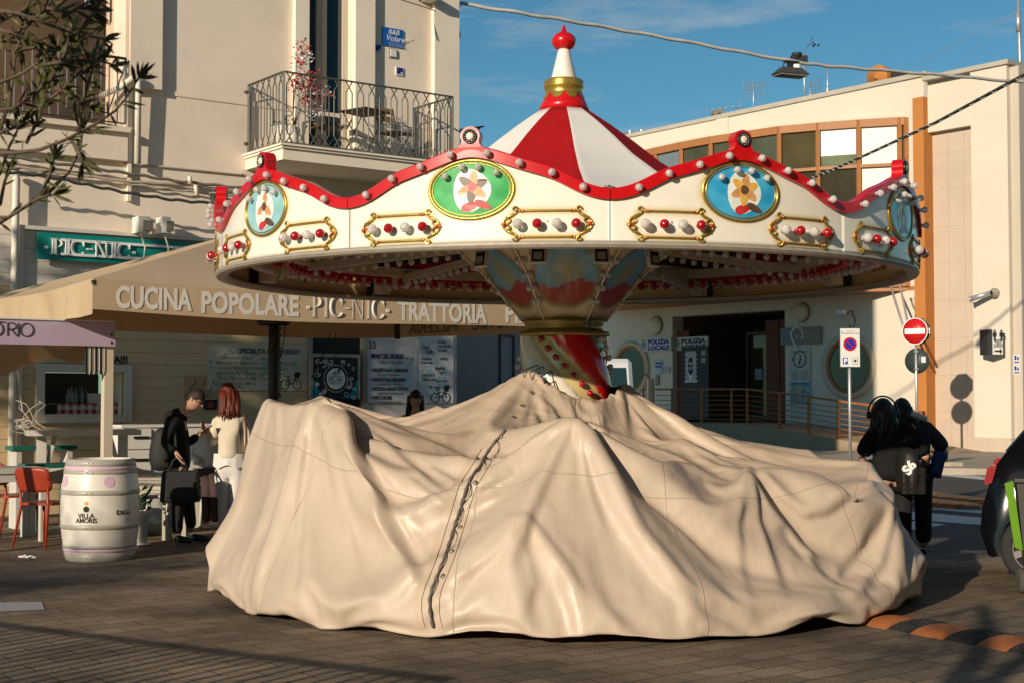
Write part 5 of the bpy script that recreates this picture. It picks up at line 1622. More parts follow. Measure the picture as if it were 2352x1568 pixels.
tl.build('teal_corner', mat('teal paint', (.0, .22, .27), rough=.6), o)
b = MB(); b.disc(cc + NL * .004, SC * .47, NL, 36); b.build('white_disc', whitep, o)
text_obj('lettering', 'PIC-NIC', .08, inkm, o, cc + UL * -SC * .38 + NL * .008 + Vector((0, 0, -.035)), UL, extrude=.001, width=SC * .76)
text_obj('lettering', 'I Panini di Casa Tua', .03, inkm, o, cc + UL * -SC * .33 + NL * .008 + Vector((0, 0, -.08)), UL, extrude=.0008, width=SC * .66, shear=.2)
b = MB()
for z_ in (.035, -.048): b.bar(cc + UL * -SC * .4 + NL * .008 + Vector((0, 0, z_)), cc + UL * SC * .4 + NL * .008 + Vector((0, 0, z_)), .004)
b.build('rules', inkm, o)
bicycle(o, (sa + sb) / 2, cc.z + .065, .32, .190, inkm)
b = MB(); rnd = random.Random(8)
for k in range(60):
 s_ = rnd.uniform(sa + .1, sb - .1); z_ = rnd.uniform(zb_ + .02, zt_ - .1)
 if math.hypot(s_ - (sa + sb) / 2, z_ - cc.z) < SC * .72: continue
 q = rnd.uniform(.02, .04); n_ = 8; el = rnd.uniform(.5, 1); ro = rnd.uniform(0, 3)
 b.tube([LP(s_ + q * (math.cos(2 * PI * i / n_) * math.cos(ro) - el * math.sin(2 * PI * i / n_) * math.sin(ro)), .182, z_ + q * (math.cos(2 * PI * i / n_) * math.sin(ro) + el * math.sin(2 * PI * i / n_) * math.cos(ro))) for i in range(n_)], .0035, 4, closed=True)
for k in range(34):
 a_ = 2 * PI * k / 34; q = cc + UL * (SC * .6 * math.cos(a_)) + NL * .003 + Vector((0, 0, SC * .6 * math.sin(a_))); b.ball(q, .009, 0, 5)
b.build('food_doodles', whitep, o)
# menu panels
menum = mat('menu panel white', (.60, .60, .60), rough=.5, noise=.03, nscale=3)
def blots(o, sa, sb, zb_, zt_, n, d, seed, size=.12):
 b = MB(); rn = random.Random(seed)
 for k in range(n):
  s_ = rn.uniform(sa + size * .7, sb - size * .7); z_ = rn.uniform(zb_ + .1, zt_ - .1); q = rn.uniform(.3, 1) * size * .5
  b.disc(LP(s_, d, z_), q, NL, 12, 0) if k % 2 else b.tube([LP(s_ + q * 1.4 * math.cos(2 * PI * i / 12), d, z_ + q * 1.4 * math.sin(2 * PI * i / 12)) for i in range(12)], .005, 4, closed=True)
# each blot at its own tiny height so that no faces coincide
 b.build('watercolour_blots', mat('aqua blot', (.36, .52, .58), rough=.6), o)
o, sa, sb, zb_, zt_ = fsign('menu_board', 840, 803, 957, 925, menum, 'white daily menu panel with a list of pasta dishes left of the doodle panel', 'menu board', d=.045)
blots(o, sa, sb, zb_, zt_, 22, .067, 3, .09)
w_ = sb - sa
text_obj('heading', "MENU' DEL GIORNO", .10, inkm, o, LP(sa + .08, .07, zt_ - .13), UL, extrude=.001, width=w_ * .64, offset=.003)
text_obj('heading', 'MENU OF THE DAY', .07, greyink, o, LP(sa + w_ * .25, .07, zt_ - .215), UL, extrude=.001, width=w_ * .45)
text_obj('heading', 'PIC-NIC', .055, greyink, o, LP(sa + w_ * .76, .07, zt_ - .14), UL, extrude=.001, width=w_ * .18)
for i, (t, u) in enumerate((('SPAGHETTI ALLA CARBONARA', 'SPAGHETTI CARBONARA'), ("SPAGHETTI ALL'ASSASSINA", "ASSASSIN'S SPICY SPAGHETTI"), ('GNOCCHI AL RAGOUT DI POLPO', 'GNOCCHI WITH OCTOPUS RAGOUT'), ('FAVE E CICORIE', 'BROAD BEANS AND CHICORY'))):
 z_ = LZ(900, (850, 872, 893, 913)[i], .07) - .02
 text_obj('menu_line', '+ ' + t, .075, inkm, o, LP(sa + .07, .07, z_), UL, extrude=.001, width=w_ * (.74, .68, .74, .42)[i], offset=.002)
 text_obj('menu_line', u, .05, greyink, o, LP(sa + .2, .07, z_ - .062), UL, extrude=.0008, width=w_ * (.42, .5, .52, .46)[i])
h_ = text_obj('house_number', '32', .15, inkm, None, LP(LS(846, 800, .05), .042, LZ(846, 800, .05)), UL, extrude=.002)
tag(h_, 'black house number 32 above the daily menu panel', 'number')
o, sa, sb, zb_, zt_ = fsign('menu_board', 960, 770, 1040, 925, menum, 'white wall panel with aqua blots and scattered handwritten slogans', 'menu board', d=.045)
blots(o, sa, sb, zb_, zt_, 36, .067, 6, .11)
w_ = sb - sa
for (t, u, y, sz, sh) in (('Casa', .10, 800, .10, .3), ('Vallo', .2, 812, .12, .3), ('PIZZERIA', .58, 788, .07, 0), ('CON FORNO', .58, 797, .07, 0), ('A LEGNA', .58, 806, .07, 0), ('Tradizione', .08, 826, .075, 0), ('& take away', .08, 834, .07, 0), ("A'VAST", .65, 826, .085, 0),
                       ('Apulian', .48, 848, .11, .1), ('Food', .60, 858, .11, .1), ('MANGIATI', .12, 864, .08, 0), ('UNA COSA!', .12, 874, .08, 0), ('Ancora sudi!', .52, 876, .07, .35), ('Mo vengo', .32, 891, .09, 0)):
 text_obj('slogan', t, sz * .8, inkm, o, LP(sa + w_ * u * .92, .07, LZ(1000, y, .07)), UL, extrude=.001, shear=sh, xscale=.75)
bicycle(o, sa + w_ * .62, LZ(1000, 912, .07), .8, .072, inkm)
# ------------------------------------------------------------------ things on the balcony
slat = mat('dark teak', (.10, .055, .03), rough=.6, noise=.3, nscale=20)
slatl = mat('light pine', (.46, .27, .12), rough=.55, noise=.15, nscale=20)
def bal(x, y, d):  # point on balcony floor, from picture x and offset from wall
 return LP(LS(x, y, d), d, 5.02)
def fold_table(c, rz, label):
 t = empty('bistro_table', c, rz, label, 'table')
 b = MB()
 for i in range(7): b.box((-.27, -.27 + i * .078, .70), (.27, -.205 + i * .078, .72))
 b.build('table_top', slat, t)
 for s in (-1, 1):
  for k in (-1, 1):
   b = MB(); b.tube([(s * .22, k * .24, 0), (s * .22, -k * .22, .70)], .009, 6); b.build('leg', ironb, t)
 b = MB(); b.tube([(-.22, 0, .34), (.22, 0, .34)], .007, 5); b.build('stretcher', ironb, t)
 return t
def fold_chair(c, rz, label, sm, bm2):
 t = empty('folding_chair', c, rz, label, 'chair', 'folding chairs on the balcony')
 b = MB()
 for i in range(5): b.box((-.19, -.17 + i * .075, .44), (.19, -.11 + i * .075, .455))
 b.build('seat', sm, t)
 b = MB()
 for z in (.66, .78): b.box((-.19, .205, z), (.19, .22, z + .085))
 b.build('backrest', bm2, t)
 for s in (-1, 1):
  b = MB(); b.tube([(s * .19, -.2, 0), (s * .19, .12, .46), (s * .19, .215, .88)], .009, 6); b.build('frame_leg', ironb, t)
  b = MB(); b.tube([(s * .17, .2, 0), (s * .17, -.15, .43)], .009, 6); b.build('frame_leg', ironb, t)
 b = MB(); b.tube([(-.17, .17, .05), (.17, .17, .05)], .006, 5); b.tube([(-.19, -.16, .06), (.19, -.16, .06)], .006, 5); b.build('stretcher', ironb, t)
 return t
rzL = math.atan2(UL.y, UL.x)
fold_table(bal(836, 340, .62), rzL + .3, 'dark slatted bistro table with crossed iron legs on the balcony')
fold_chair(bal(905, 350, .62), rzL + .1 + PI + .15 - PI, 'pine backed folding chair right of the dark bistro table', slat, slatl)
fold_chair(bal(752, 335, .45), rzL + PI / 2, 'dark folding chair in front of the blue balcony door', slat, slat)
# planter and vase
pm = mat('white lattice ceramic', (.62, .58, .50), rough=.5)
c = bal(655, 315, .62)
b = MB(); b.lathe([(.001, 0), (.12, 0), (.15, .06), (.20, .22), (.205, .33), (.19, .34), (.17, .30), (.001, .30)], c=c, n=24)
pl = b.build('planter', pm); tag(pl, 'round white lattice patterned planter in the left corner of the balcony', 'planter')
b = MB()
for k in range(14):
 for sg_ in (-1, 1):
  b.tube([c + Vector((.16 * math.cos(2 * PI * k / 14) , .16 * math.sin(2 * PI * k / 14), .06)), c + Vector((.186 * math.cos(2 * PI * (k + sg_ * .7) / 14), .186 * math.sin(2 * PI * (k + sg_ * .7) / 14), .18)), c + Vector((.21 * math.cos(2 * PI * (k + sg_ * 1.4) / 14), .21 * math.sin(2 * PI * (k + sg_ * 1.4) / 14), .31))], .007, 4)
b.build('lattice', pm, pl)
leafd = mat('dark leaf', (.03, .06, .025), rough=.6, noise=.3, nscale=10)
b = MB(); rn = random.Random(2)
for k in range(60):
 p = c + Vector((rn.uniform(-.15, .15), rn.uniform(-.15, .15), .30 + rn.uniform(0, .12))); a_ = rn.uniform(0, 6.28); q = .035
 d_ = Vector((math.cos(a_), math.sin(a_), .5)); e_ = Vector((-math.sin(a_), math.cos(a_), 0)) * .4
 b.add([p, p + (d_ + e_) * q, p + d_ * q * 2, p + (d_ - e_) * q], [(0, 1, 2, 3)])
b.build('foliage', leafd, pl)
c = bal(672, 318, .85)
b = MB(); b.lathe([(.001, .35), (.07, .35), (.085, .42), (.08, .52), (.05, .62), (.045, .66)], c=c - Vector((0, 0, .33)), n=16); va = b.build('flower_vase', pm)
tag(va, 'tall pale vase with a spray of red and white blossom on the balcony', 'vase')
petr = mat('red petals', (.50, .05, .05), rough=.6, noise=.3, nscale=30); petw = mat('white petals', (.75, .70, .68), rough=.6)
top = c + Vector((0, 0, .33))
for nm, mm, n_, sd in (('red_blossom', petr, 330, 1), ('white_blossom', petw, 230, 2)):
 b = MB(); rn = random.Random(sd)
 for k in range(n_):
  br_ = rn.choice(((.10, .9, .0), (.22, .72, .1), (.34, .55, -.05), (.05, .6, .1), (.2, .45, 0), (.15, 1.1, 0), (.45, .45, 0)) if sd == 1 else ((.2, .95, 0), (.3, .45, 0), (.4, .3, .05), (.25, .25, 0), (.12, 1.05, 0), (.5, .55, 0)))
  p = top + UL * br_[0] + Vector((0, 0, br_[1])) + Vector((rn.gauss(0, .055), rn.gauss(0, .055), rn.gauss(0, .07)))
  a_ = rn.uniform(0, 6.28); t_ = rn.uniform(-1, 1); q = rn.uniform(.014, .028)
  d_ = Vector((math.cos(a_), math.sin(a_), t_)); e_ = d_.orthogonal().normalized()
  b.add([p - e_ * q, p + d_ * q, p + e_ * q, p - d_ * q], [(0, 1, 2, 3)])
 b.build(nm, mm, va)
b = MB()
for k in range(9):
 u, w = rn.uniform(.05, .4), rn.uniform(.4, 1.0)
 b.tube([top + Vector((0, 0, -.05)), top + UL * u * .4 + Vector((0, 0, w * .5)), top + UL * u + Vector((0, 0, w))], .004, 4)
b.build('stems', mat('stem', (.12, .10, .05), rough=.7), va)
# ------------------------------------------------------------------ civic building on the right
UR = Vector((.6225, -.7826, 0)); NR = Vector((-.7826, -.6225, 0)); QR = Vector((11.48, 38.9, 0))    # s grows to the right / nearer
MR = Matrix(((UR.x, -NR.x, 0, QR.x), (UR.y, -NR.y, 0, QR.y), (0, 0, 1, 0), (0, 0, 0, 1)))
def RS(x, y=900, d=0.0): return plane_hit(x, y, QR, UR, NR, d)[0]
def RZ(x, y, d=0.0): return plane_hit(x, y, QR, UR, NR, d)[1]
def RP(s, d, z): return MR @ Vector((s, -d, z))
cw = mat('cream civic render', (.64, .575, .475), rough=.9, noise=.04, nscale=.8, bump=.3, bscale=60, bdist=.006, dirt=(.58, .50, .38), dscale=.35, damt=.35)
och = mat('ochre pilaster', (.46, .18, .045), rough=.85, noise=.07, nscale=1.5, bump=.3, bscale=60, bdist=.005)
brn = mat('brown window frame', (.36, .15, .05), rough=.55, noise=.1, nscale=4)
stn = mat('pink stone slabs', (.52, .42, .33), rough=.75, noise=.06, nscale=1.5, dirt=(.44, .34, .26), dscale=.7, damt=.5)
coping = mat('grey coping', (.42, .38, .32), rough=.7, noise=.1, nscale=3)
civ = empty('civic_building', (0, 0, 0), 0, 'long cream public building with a brown curved window band and ochre pilaster', 'building')
TOP = 10.38
sL = RS(1290); sP0 = RS(2131); sP1 = RS(2156); ZG = .134
# entrance recess
e0, e1 = RS(1545), RS(1804); ez = RZ(1700, 718)
b = MB(); b.M = MR
wbox(b, sL, e0, ZG, 4.7, -.5, 0); wbox(b, e1, sP0, ZG, 4.7, -.5, 0); wbox(b, e0, e1, ez, 4.7, -.5, 0); wbox(b, sL, sP0, 4.7, TOP, -.5, 0)
b.build('facade_wall', cw, civ)
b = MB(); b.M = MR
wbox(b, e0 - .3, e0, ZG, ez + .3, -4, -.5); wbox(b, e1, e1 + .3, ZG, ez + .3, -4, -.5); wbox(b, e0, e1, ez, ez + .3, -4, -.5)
b.build('recess_wall', mat('recess shade brown', (.16, .10, .06), rough=.8), civ)  # entrance shade put into a dark wall colour
# parapet coping and the little step in it
sST = RS(1660, 270)
b = MB(); b.M = MR
wbox(b, sL, sST - .02, TOP, TOP + .12, -.4, .06); wbox(b, sST, sP0 + .1, TOP, TOP + .13, -.4, .07)
b.build('coping', coping, civ)
b = MB(); b.M = MR; wbox(b, sST - .25, sST + .25, TOP - .9, TOP + .0, .002, .04); b.build('coping_step', cw, civ)
# gap and pilaster
pz = RZ(2148, 228)
b = MB(); b.M = MR
wbox(b, sP0, sP1, ZG, pz, -.3, .55); b.build('pilaster', och, civ)
b = MB(); b.M = MR
wbox(b, sP0 + .05, sP1 - .02, pz, TOP - .05, -.3, .1); b.build('gap_wall', coping, civ)
# right block
zr = RZ(2168, 172, .35) - .12
sS1 = RS(2240, 900, .5)
b = MB(); b.M = MR
zs = RZ(2200, 300, 0)
wbox(b, sP1, sS1, zs, zr, -.5, .35)
sC0, sC1 = sS1, RS(2322, 900, .55)
wbox(b, sC0, sC1, ZG + .3, zr, -6, .55)
b.build('side_block', cw, civ)
b = MB(); b.M = MR
wbox(b, sP1, sS1, ZG, zs, -.5, .15)
o = b.build('stone_panel', stn, civ)
b = MB(); b.M = MR
for k in range(1, 9): wbox(b, sP1 + .01, sS1 - .01, ZG + k * 1.0 - .006, ZG + k * 1.0, .15, .152)
for k in (1, 2): wbox(b, sP1 + (sS1 - sP1) * k / 3, sP1 + (sS1 - sP1) * k / 3 + .008, ZG + .02, zs - .02, .15, .1515)
b.build('slab_joints', mat('stone joint', (.33, .26, .2), rough=.9), o)
b = MB(); b.M = MR; wbox(b, sC0 - .01, sC1 + .03, ZG, ZG + .36, -6, .60); b.build('plinth', stn, civ)
b = MB(); b.M = MR; wbox(b, sP1, sC1 + .08, zr, zr + .12, -6, .62); b.build('coping', coping, civ)
# end wall of the block: turned away, its shade put into a darker render
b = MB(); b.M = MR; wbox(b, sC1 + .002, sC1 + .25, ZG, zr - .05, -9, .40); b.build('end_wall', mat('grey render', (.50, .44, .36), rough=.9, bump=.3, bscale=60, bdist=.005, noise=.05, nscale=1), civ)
# curved window band, its plan taken along an arc
plan = [(4.01 - 3.2, 45.2 + 4.4), (4.01, 45.2), (4.95, 43.75), (5.97, 42.5), (7.67, 40.9), (9.3, 40.05), (11.0, 39.5)]
pp_ = np.array(plan); ss = np.r_[0, np.cumsum(np.hypot(*np.diff(pp_, axis=0).T))]
bz0, bz1 = 4.60, 9.32
vx = [1392, 1452, 1507, 1566, 1634, 1711, 1793, 1882, 1976, 2071]
def plan_at(x):
 """point of the curve seen at picture x"""
 tq = np.linspace(0, ss[-1], 900); X = np.interp(tq, ss, pp_[:, 0]); Y = np.interp(tq, ss, pp_[:, 1])
 px = 1176 + F * X / Y
 k = int(np.argmin(abs(px - x))); return Vector((X[k], Y[k], 0)), tq[k]
nodes = [plan_at(x)[0] for x in vx]
endp = Vector((11.0, 39.5, 0))
bay = empty('window_band', (0, 0, 0)); bay.parent = civ
b = MB()
full = nodes + [endp]
rows = [bz0, 6.32, 8.02, bz1]
for i in range(len(full) - 1):
 a_, c_ = full[i], full[i + 1]
 for z, w in ((rows[0] + .06, .13), (rows[1], .10), (rows[2], .09), (rows[3] - .09, .22)):
  b.bar(a_ + Vector((0, 0, z)), c_ + Vector((0, 0, z)), .16, w)
for i, p in enumerate(full):
 b.bar(p + Vector((0, 0, bz0)), p + Vector((0, 0, bz1)), .11, .19)
b.build('frame', brn, bay)
# end return of the bay
back = RP(plane_hit(1176 + F * endp.x / endp.y, 500, QR, UR, NR)[0] + .25, 0, 0)
b = MB()
b.hexa([endp + Vector((.0, 0, bz0)), endp + Vector((.12, .02, bz0)), back + Vector((.15, .1, bz0)), back + Vector((-.05, .1, bz0)), endp + Vector((.0, 0, bz1)), endp + Vector((.12, .02, bz1)), back + Vector((.15, .1, bz1)), back + Vector((-.05, .1, bz1))])
b.build('end_frame', brn, bay)
gm = [mat('olive tinted glass', (.24, .19, .09), rough=.06, spec=1.0, metal=.75, noise=.35, nscale=.9), mat('grey tinted glass', (.16, .20, .22), rough=.03, spec=1.0), mat('pale blind behind glass', (.74, .72, .64), rough=.35, coat=.3), mat('dark glass', (.10, .085, .05), rough=.05, spec=1.0, metal=.6, noise=.3, nscale=1)]  # brown of the reflected houses put into the olive tint
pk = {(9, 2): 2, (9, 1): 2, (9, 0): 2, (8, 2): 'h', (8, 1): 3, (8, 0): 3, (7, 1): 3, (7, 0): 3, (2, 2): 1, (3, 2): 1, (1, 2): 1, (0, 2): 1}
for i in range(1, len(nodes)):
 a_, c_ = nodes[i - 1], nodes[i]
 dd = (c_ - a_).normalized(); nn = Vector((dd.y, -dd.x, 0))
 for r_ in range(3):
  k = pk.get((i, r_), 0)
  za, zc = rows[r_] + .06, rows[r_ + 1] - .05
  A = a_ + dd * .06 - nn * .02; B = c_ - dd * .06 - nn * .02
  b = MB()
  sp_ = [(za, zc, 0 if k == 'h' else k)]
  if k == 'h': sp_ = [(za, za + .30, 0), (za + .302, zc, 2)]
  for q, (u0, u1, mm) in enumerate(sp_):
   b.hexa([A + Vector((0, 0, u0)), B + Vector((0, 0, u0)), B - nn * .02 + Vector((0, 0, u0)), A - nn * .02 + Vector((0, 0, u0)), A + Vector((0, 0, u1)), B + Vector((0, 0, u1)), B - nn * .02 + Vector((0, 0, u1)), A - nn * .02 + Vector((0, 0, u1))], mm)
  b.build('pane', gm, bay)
# soffit under the bay and its roof
for z0_, z1_, mm, nm in ((bz0 - .12, bz0 - .002, brn, 'soffit'), (bz1 + .002, bz1 + .10, cw, 'bay_roof')):
 vs = [p + Vector((0, 0, z0_)) for p in full] + [back + Vector((0, 0, z0_))]
 far = RP(RS(1392), 0, z0_);
 b = MB(); b.prism(vs + [Vector((far.x, far.y, z0_))], (0, 0, z1_ - z0_)); b.build(nm, mm, bay)
# entrance: back wall painted dark for the shade, door leaves, ochre side panels
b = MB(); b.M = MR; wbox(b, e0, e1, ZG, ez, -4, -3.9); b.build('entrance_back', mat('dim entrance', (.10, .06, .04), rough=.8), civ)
b = MB(); b.M = MR
wbox(b, e0 + .02, RS(1573, 900), .8, RZ(1560, 760), -.3, -.2); wbox(b, RS(1735), RS(1765), .8, 3.9, -.6, -.5); wbox(b, RS(1800) - .3, e1, .8, 3.9, -.3, -.2)
b.build('entrance_panels', mat('dark brown red panel', (.13, .035, .018), rough=.7), civ)
b = MB(); b.M = MR
for xa, xb in ((1660, 1712), (1718, 1760), (1764, 1800)):
 a_, c_ = RS(xa), RS(xb)
 wbox(b, a_, a_ + .07, .8, 3.6, -1.2, -1.1); wbox(b, c_ - .07, c_, .8, 3.6, -1.2, -1.1); wbox(b, a_ + .07, c_ - .07, 3.5, 3.6, -1.2, -1.1); wbox(b, a_ + .07, c_ - .07, .8, .95, -1.2, -1.1)
b.build('entrance_door', mat('dark door frame', (.07, .03, .02), rough=.5), civ)
b = MB(); b.M = MR; wbox(b, RS(1660), RS(1800), .8, 3.5, -1.25, -1.24); b.build('door_glass', gm[3], civ)
b = MB(); b.M = MR; wbox(b, RS(1674), RS(1690), RZ(1680, 870), RZ(1680, 845), -1.23, -1.225); wbox(b, RS(1694), RS(1712), RZ(1700, 868), RZ(1700, 842), -1.23, -1.225); b.build('paper_notices', mat('grey paper', (.22, .25, .25), rough=.7), civ)
# porthole windows
def porthole(x, y, rw, rh, label):
 s, z = plane_hit(x, y, QR, UR, NR, .02); c_ = RP(s, .0, z)
 zt_ = plane_hit(x, y - rh, QR, UR, NR, 0)[1]; rr = zt_ - z
 e = empty('porthole_window', c_); e.parent = civ
 b = MB(); b.lathe([(rr * 1.0, .0), (rr, .09), (rr * .93, .12), (rr * .84, .10), (rr * .82, .0)], c=(0, 0, 0), n=48, axis=NR); b.build('stone_ring', mat('ring stone', (.50, .44, .34), rough=.8), e)
 b = MB(); b.lathe([(rr * .82, .01), (rr * .82, .07), (rr * .74, .07), (rr * .74, .01)], n=40, axis=NR); b.build('frame', brn, e)
 b = MB(); b.disc(NR * .03, rr * .75, NR, 40); b.build('glass', mat('porthole glass', (.02, .045, .04), rough=.08, spec=1.0), e)
 return e
porthole(1950, 840, 51, 75, ''); porthole(1449, 846, 44, 62, '')
# roof things: tank, chimney, antennas, mast, far roof
tk = MB(); s, z = plane_hit(2013, 178, QR, UR, NR, -1.2); c_ = RP(s, -1.2, z)
tk.lathe([(.001, .0), (.36, .0), (.37, .03), (.37, .06)], c=c_, n=32, axis=NR, mats=[0, 0, 0]);
o = tk.build('tank_face', och)
root = empty('roof_roller', c_, 0, 'round orange ended dark roll lying on the roof edge', 'roof roll')
bpy.data.objects.remove(o)
tk = MB(); tk.lathe([(.001, .06), (.06, .06), (.06, .0), (.36, .0), (.37, -.03), (.37, -.2)], n=32, axis=NR); tk.build('orange_end', och, root)
tk = MB(); tk.lathe([(.34, -.2), (.34, -2.3), (.001, -2.3)], n=28, axis=NR); tk.build('grey_body', mat('dark grey felt', (.10, .09, .08), rough=.9), root)
def roofpt(x, y, d=-.8): s, z = plane_hit(x, y, QR, UR, NR, d); return RP(s, d, z)
b = MB()
p = roofpt(1649, 272, -1.5); zt_ = roofpt(1649, 256, -1.5).z
for k in range(4): b.lathe([(.22, 0), (.26, .03), (.22, .06)], c=(p.x, p.y, zt_ - .38 + .09 * k), n=4)
b.box((p.x - .17, p.y - .17, TOP - .3), (p.x + .17, p.y + .17, zt_ + .02))
tag(b.build('chimney_cap', mat('old chimney', (.22, .19, .15), rough=.9)), 'small louvred chimney cap on the roof edge of the cream building', 'chimney')
galv = mat('galvanised metal', (.50, .50, .50), rough=.4, metal=.6)
def antenna(x, y0, y1, label, kind):
 a_ = roofpt(x, y1, -.6); z1_ = roofpt(x, y0, -.6).z
 root = empty('antenna', (a_.x, a_.y, TOP - .1), 0, label, 'antenna')
 H = z1_ - TOP + .1
 b = MB(); b.tube([(0, 0, 0), (0, 0, H)], .022, 6); b.build('mast', galv, root)
 b = MB()
 if kind == 'grid':
  for q in range(5): b.tube([(-.32, -.05, H - .55 + .12 * q), (.32, .05, H - .55 + .12 * q)], .008, 4)
  for q in (-.3, -.15, .15, .3): b.tube([(q, -.05, H - .6), (q, .05, H)], .006, 4)
  b.tube([(-.3, 0, H - .3), (.5, -.1, H - .1)], .012, 4)
 elif kind == 'yagi':
  b.tube([(-.9, .3, H - .05), (.1, -.1, H)], .012, 4)
  for q in range(6): c_ = Vector((-.9, .3, H - .05)).lerp(Vector((.1, -.1, H)), q / 5); b.tube([c_ + Vector((-.05, -.12, 0)), c_ + Vector((.05, .12, 0))], .008, 4)
  b.tube([(0, 0, H), (.1, 0, H + .25)], .008, 4); b.tube([(.12, 0, H + .2), (.16, 0, H - .15)], .01, 4)
 elif kind == 'whip':
  b.lathe([(.001, 0), (.07, .02), (.08, .08), (.03, .14), (.001, .15)], c=(0, 0, H - .1), n=10); b.lathe([(.04, 0), (.05, .3), (.03, .35)], c=(0, 0, H - 1.0), n=8)
 elif kind == 'panel':
  for q in range(5): b.tube([(-.05, -.05, H - .15 - .09 * q), (.35, .05, H + .05 - .09 * q)], .010, 4)
  for q in range(4): b.tube([(.05, -.05, H - .6 - .06 * q), (.42, .05, H - .5 - .06 * q)], .006, 4)
 b.build('elements', galv, root)
 return root
antenna(1731, 186, 258, 'grid shaped roof antenna, left of the anemometer mast', 'grid')
antenna(1693, 247, 262, 'low fishbone antenna next to the chimney cap', 'yagi')
antenna(1901, 150, 220, 'slim white whip antenna with a ball top', 'whip')
antenna(1861, 183, 226, 'panel antenna of slanted rods just right of the anemometer mast', 'panel')
a_ = roofpt(1848, 240, -.6); H = roofpt(1848, 130, -.6).z - TOP + .1
root = empty('weather_mast', (a_.x, a_.y, TOP - .1), 0, 'weather mast with a white sensor and spinning cups above the hanging lamp', 'weather station')
b = MB(); b.tube([(0, 0, 0), (0, 0, H)], .028, 6); b.build('mast', galv, root)
b = MB(); b.lathe([(.001, 0), (.10, 0), (.12, .1), (.12, .25), (.09, .3), (.001, .3)], c=(-.22, 0, H - .5), n=12); b.build('sensor', whiteb, root)
b = MB(); b.box((-.42, -.05, H - .25), (.1, .05, H + .02)); b.lathe([(.05, 0), (.16, .14), (.16, .2), (.001, .22)], c=(-.22, 0, H - .1), n=10)
b.tube([(.0, 0, H), (.06, 0, H + .3), (.28, -.03, H + .45)], .015, 5)
for q in range(3): b.ball((.34 + .09 * math.cos(q * 2.1), -.03 + .09 * math.sin(q * 2.1), H + .34), .04, 0, 6)
b.tube([(.28, 0, H + .45), (.34, -.03, H + .34)], .01, 4); b.tube([(.2, 0, H + .48), (.25, 0, H + .62)], .01, 4)
b.build('instruments', ironb, root)
# tall mast top right
p0, p1 = at(2343, 150, 41), at(2338, -20, 41)
b = MB(); b.tube([(p0.x, p0.y, TOP + .2), p0 + Vector((0, 0, .2)), p1], .05, 6); b.tube([p1 + Vector((0, 0, -1.2)), p1 + Vector((0, 0, -.6))], .08, 6)
tag(b.build('roof_mast', galv), 'tall thin mast at the top right corner above the cream building', 'mast')
for q, (xa, ya, xb, yb) in enumerate(((2338, 18, 2185, 165), (2338, 25, 2065, 170))):
 b = MB(); b.tube([at(2339, ya, 41), at(xb, yb, 42)], .006, 4)
 tag(b.build('guy_wire', galv), ('steeper' if q == 0 else 'flatter') + ' thin guy wire running down from the tall mast', 'wire', 'guy wires of the mast')
# far rooftop with a rail
p = at(1435, 332, 62); q = at(1525, 318, 60)
b = MB(); b.box((p.x, p.y, 3), (p.x + 3.2, p.y + 5, at(1480, 313, 62).z)); b.box((p.x - .1, p.y - .1, at(1480, 311.5, 62).z), (p.x + 3.3, p.y + 5, at(1480, 308, 62).z))
fr_ = b.build('far_roof', coping); tag(fr_, 'distant flat roof block seen just right of the cone roof', 'building')
b = MB()
for k in range(4): b.tube([(p.x - .8 + .5 * k, p.y - .2, 11), (p.x - .8 + .5 * k, p.y - .2, at(1440, 306 - k * 2.0, 62).z)], .03, 5)
b.tube([(p.x - 1.0, p.y - .2, at(1440, 314, 62).z), (p.x + 1.0, p.y - .2, at(1440, 302, 62).z)], .03, 5)
b.build('roof_rail', galv, fr_)
# blue-grey service building between the two, low
bg_ = mat('blue grey render', (.30, .285, .275), rough=.85, noise=.04, nscale=2, bump=.2, bscale=80, bdist=.004)
pa = at(1049, 900, 26.5); pb_ = at(1222, 900, 28.6)
dd = (Vector((pb_.x, pb_.y, 0)) - Vector((pa.x, pa.y, 0))).normalized(); nn = Vector((dd.y, -dd.x, 0))
MG = Matrix(((dd.x, -nn.x, 0, pa.x), (dd.y, -nn.y, 0, pa.y), (0, 0, 1, 0), (0, 0, 0, 1)))
LG = (pb_ - pa).length
gb = empty('grey_service_building', (0, 0, 0), 0, 'low blue grey rendered building between the restaurant and the spiral column', 'building')
b = MB(); b.M = MG; b.box((-1, 0, 0), (LG, 4, 3.9)); b.build('wall', bg_, gb)
s_ = (at(1137, 850, 27.6) - pa).length; s2 = (at(1180, 850, 28) - pa).length
b = MB(); b.M = MG; b.box((s_, -.03, 0), (s_ + .05, 0, 2.75)); b.box((s2 - .05, -.03, 0), (s2, 0, 2.75)); b.box((s_ + .05, -.03, 2.7), (s2 - .05, 0, 2.75)); b.box((LG - .25, -.05, 2.2), (LG, -.001, 4.0), 1); b.build('door', [mat('dark seam', (.03, .035, .04), rough=.6), mat('dark green strip', (.02, .06, .05), rough=.6)], gb)
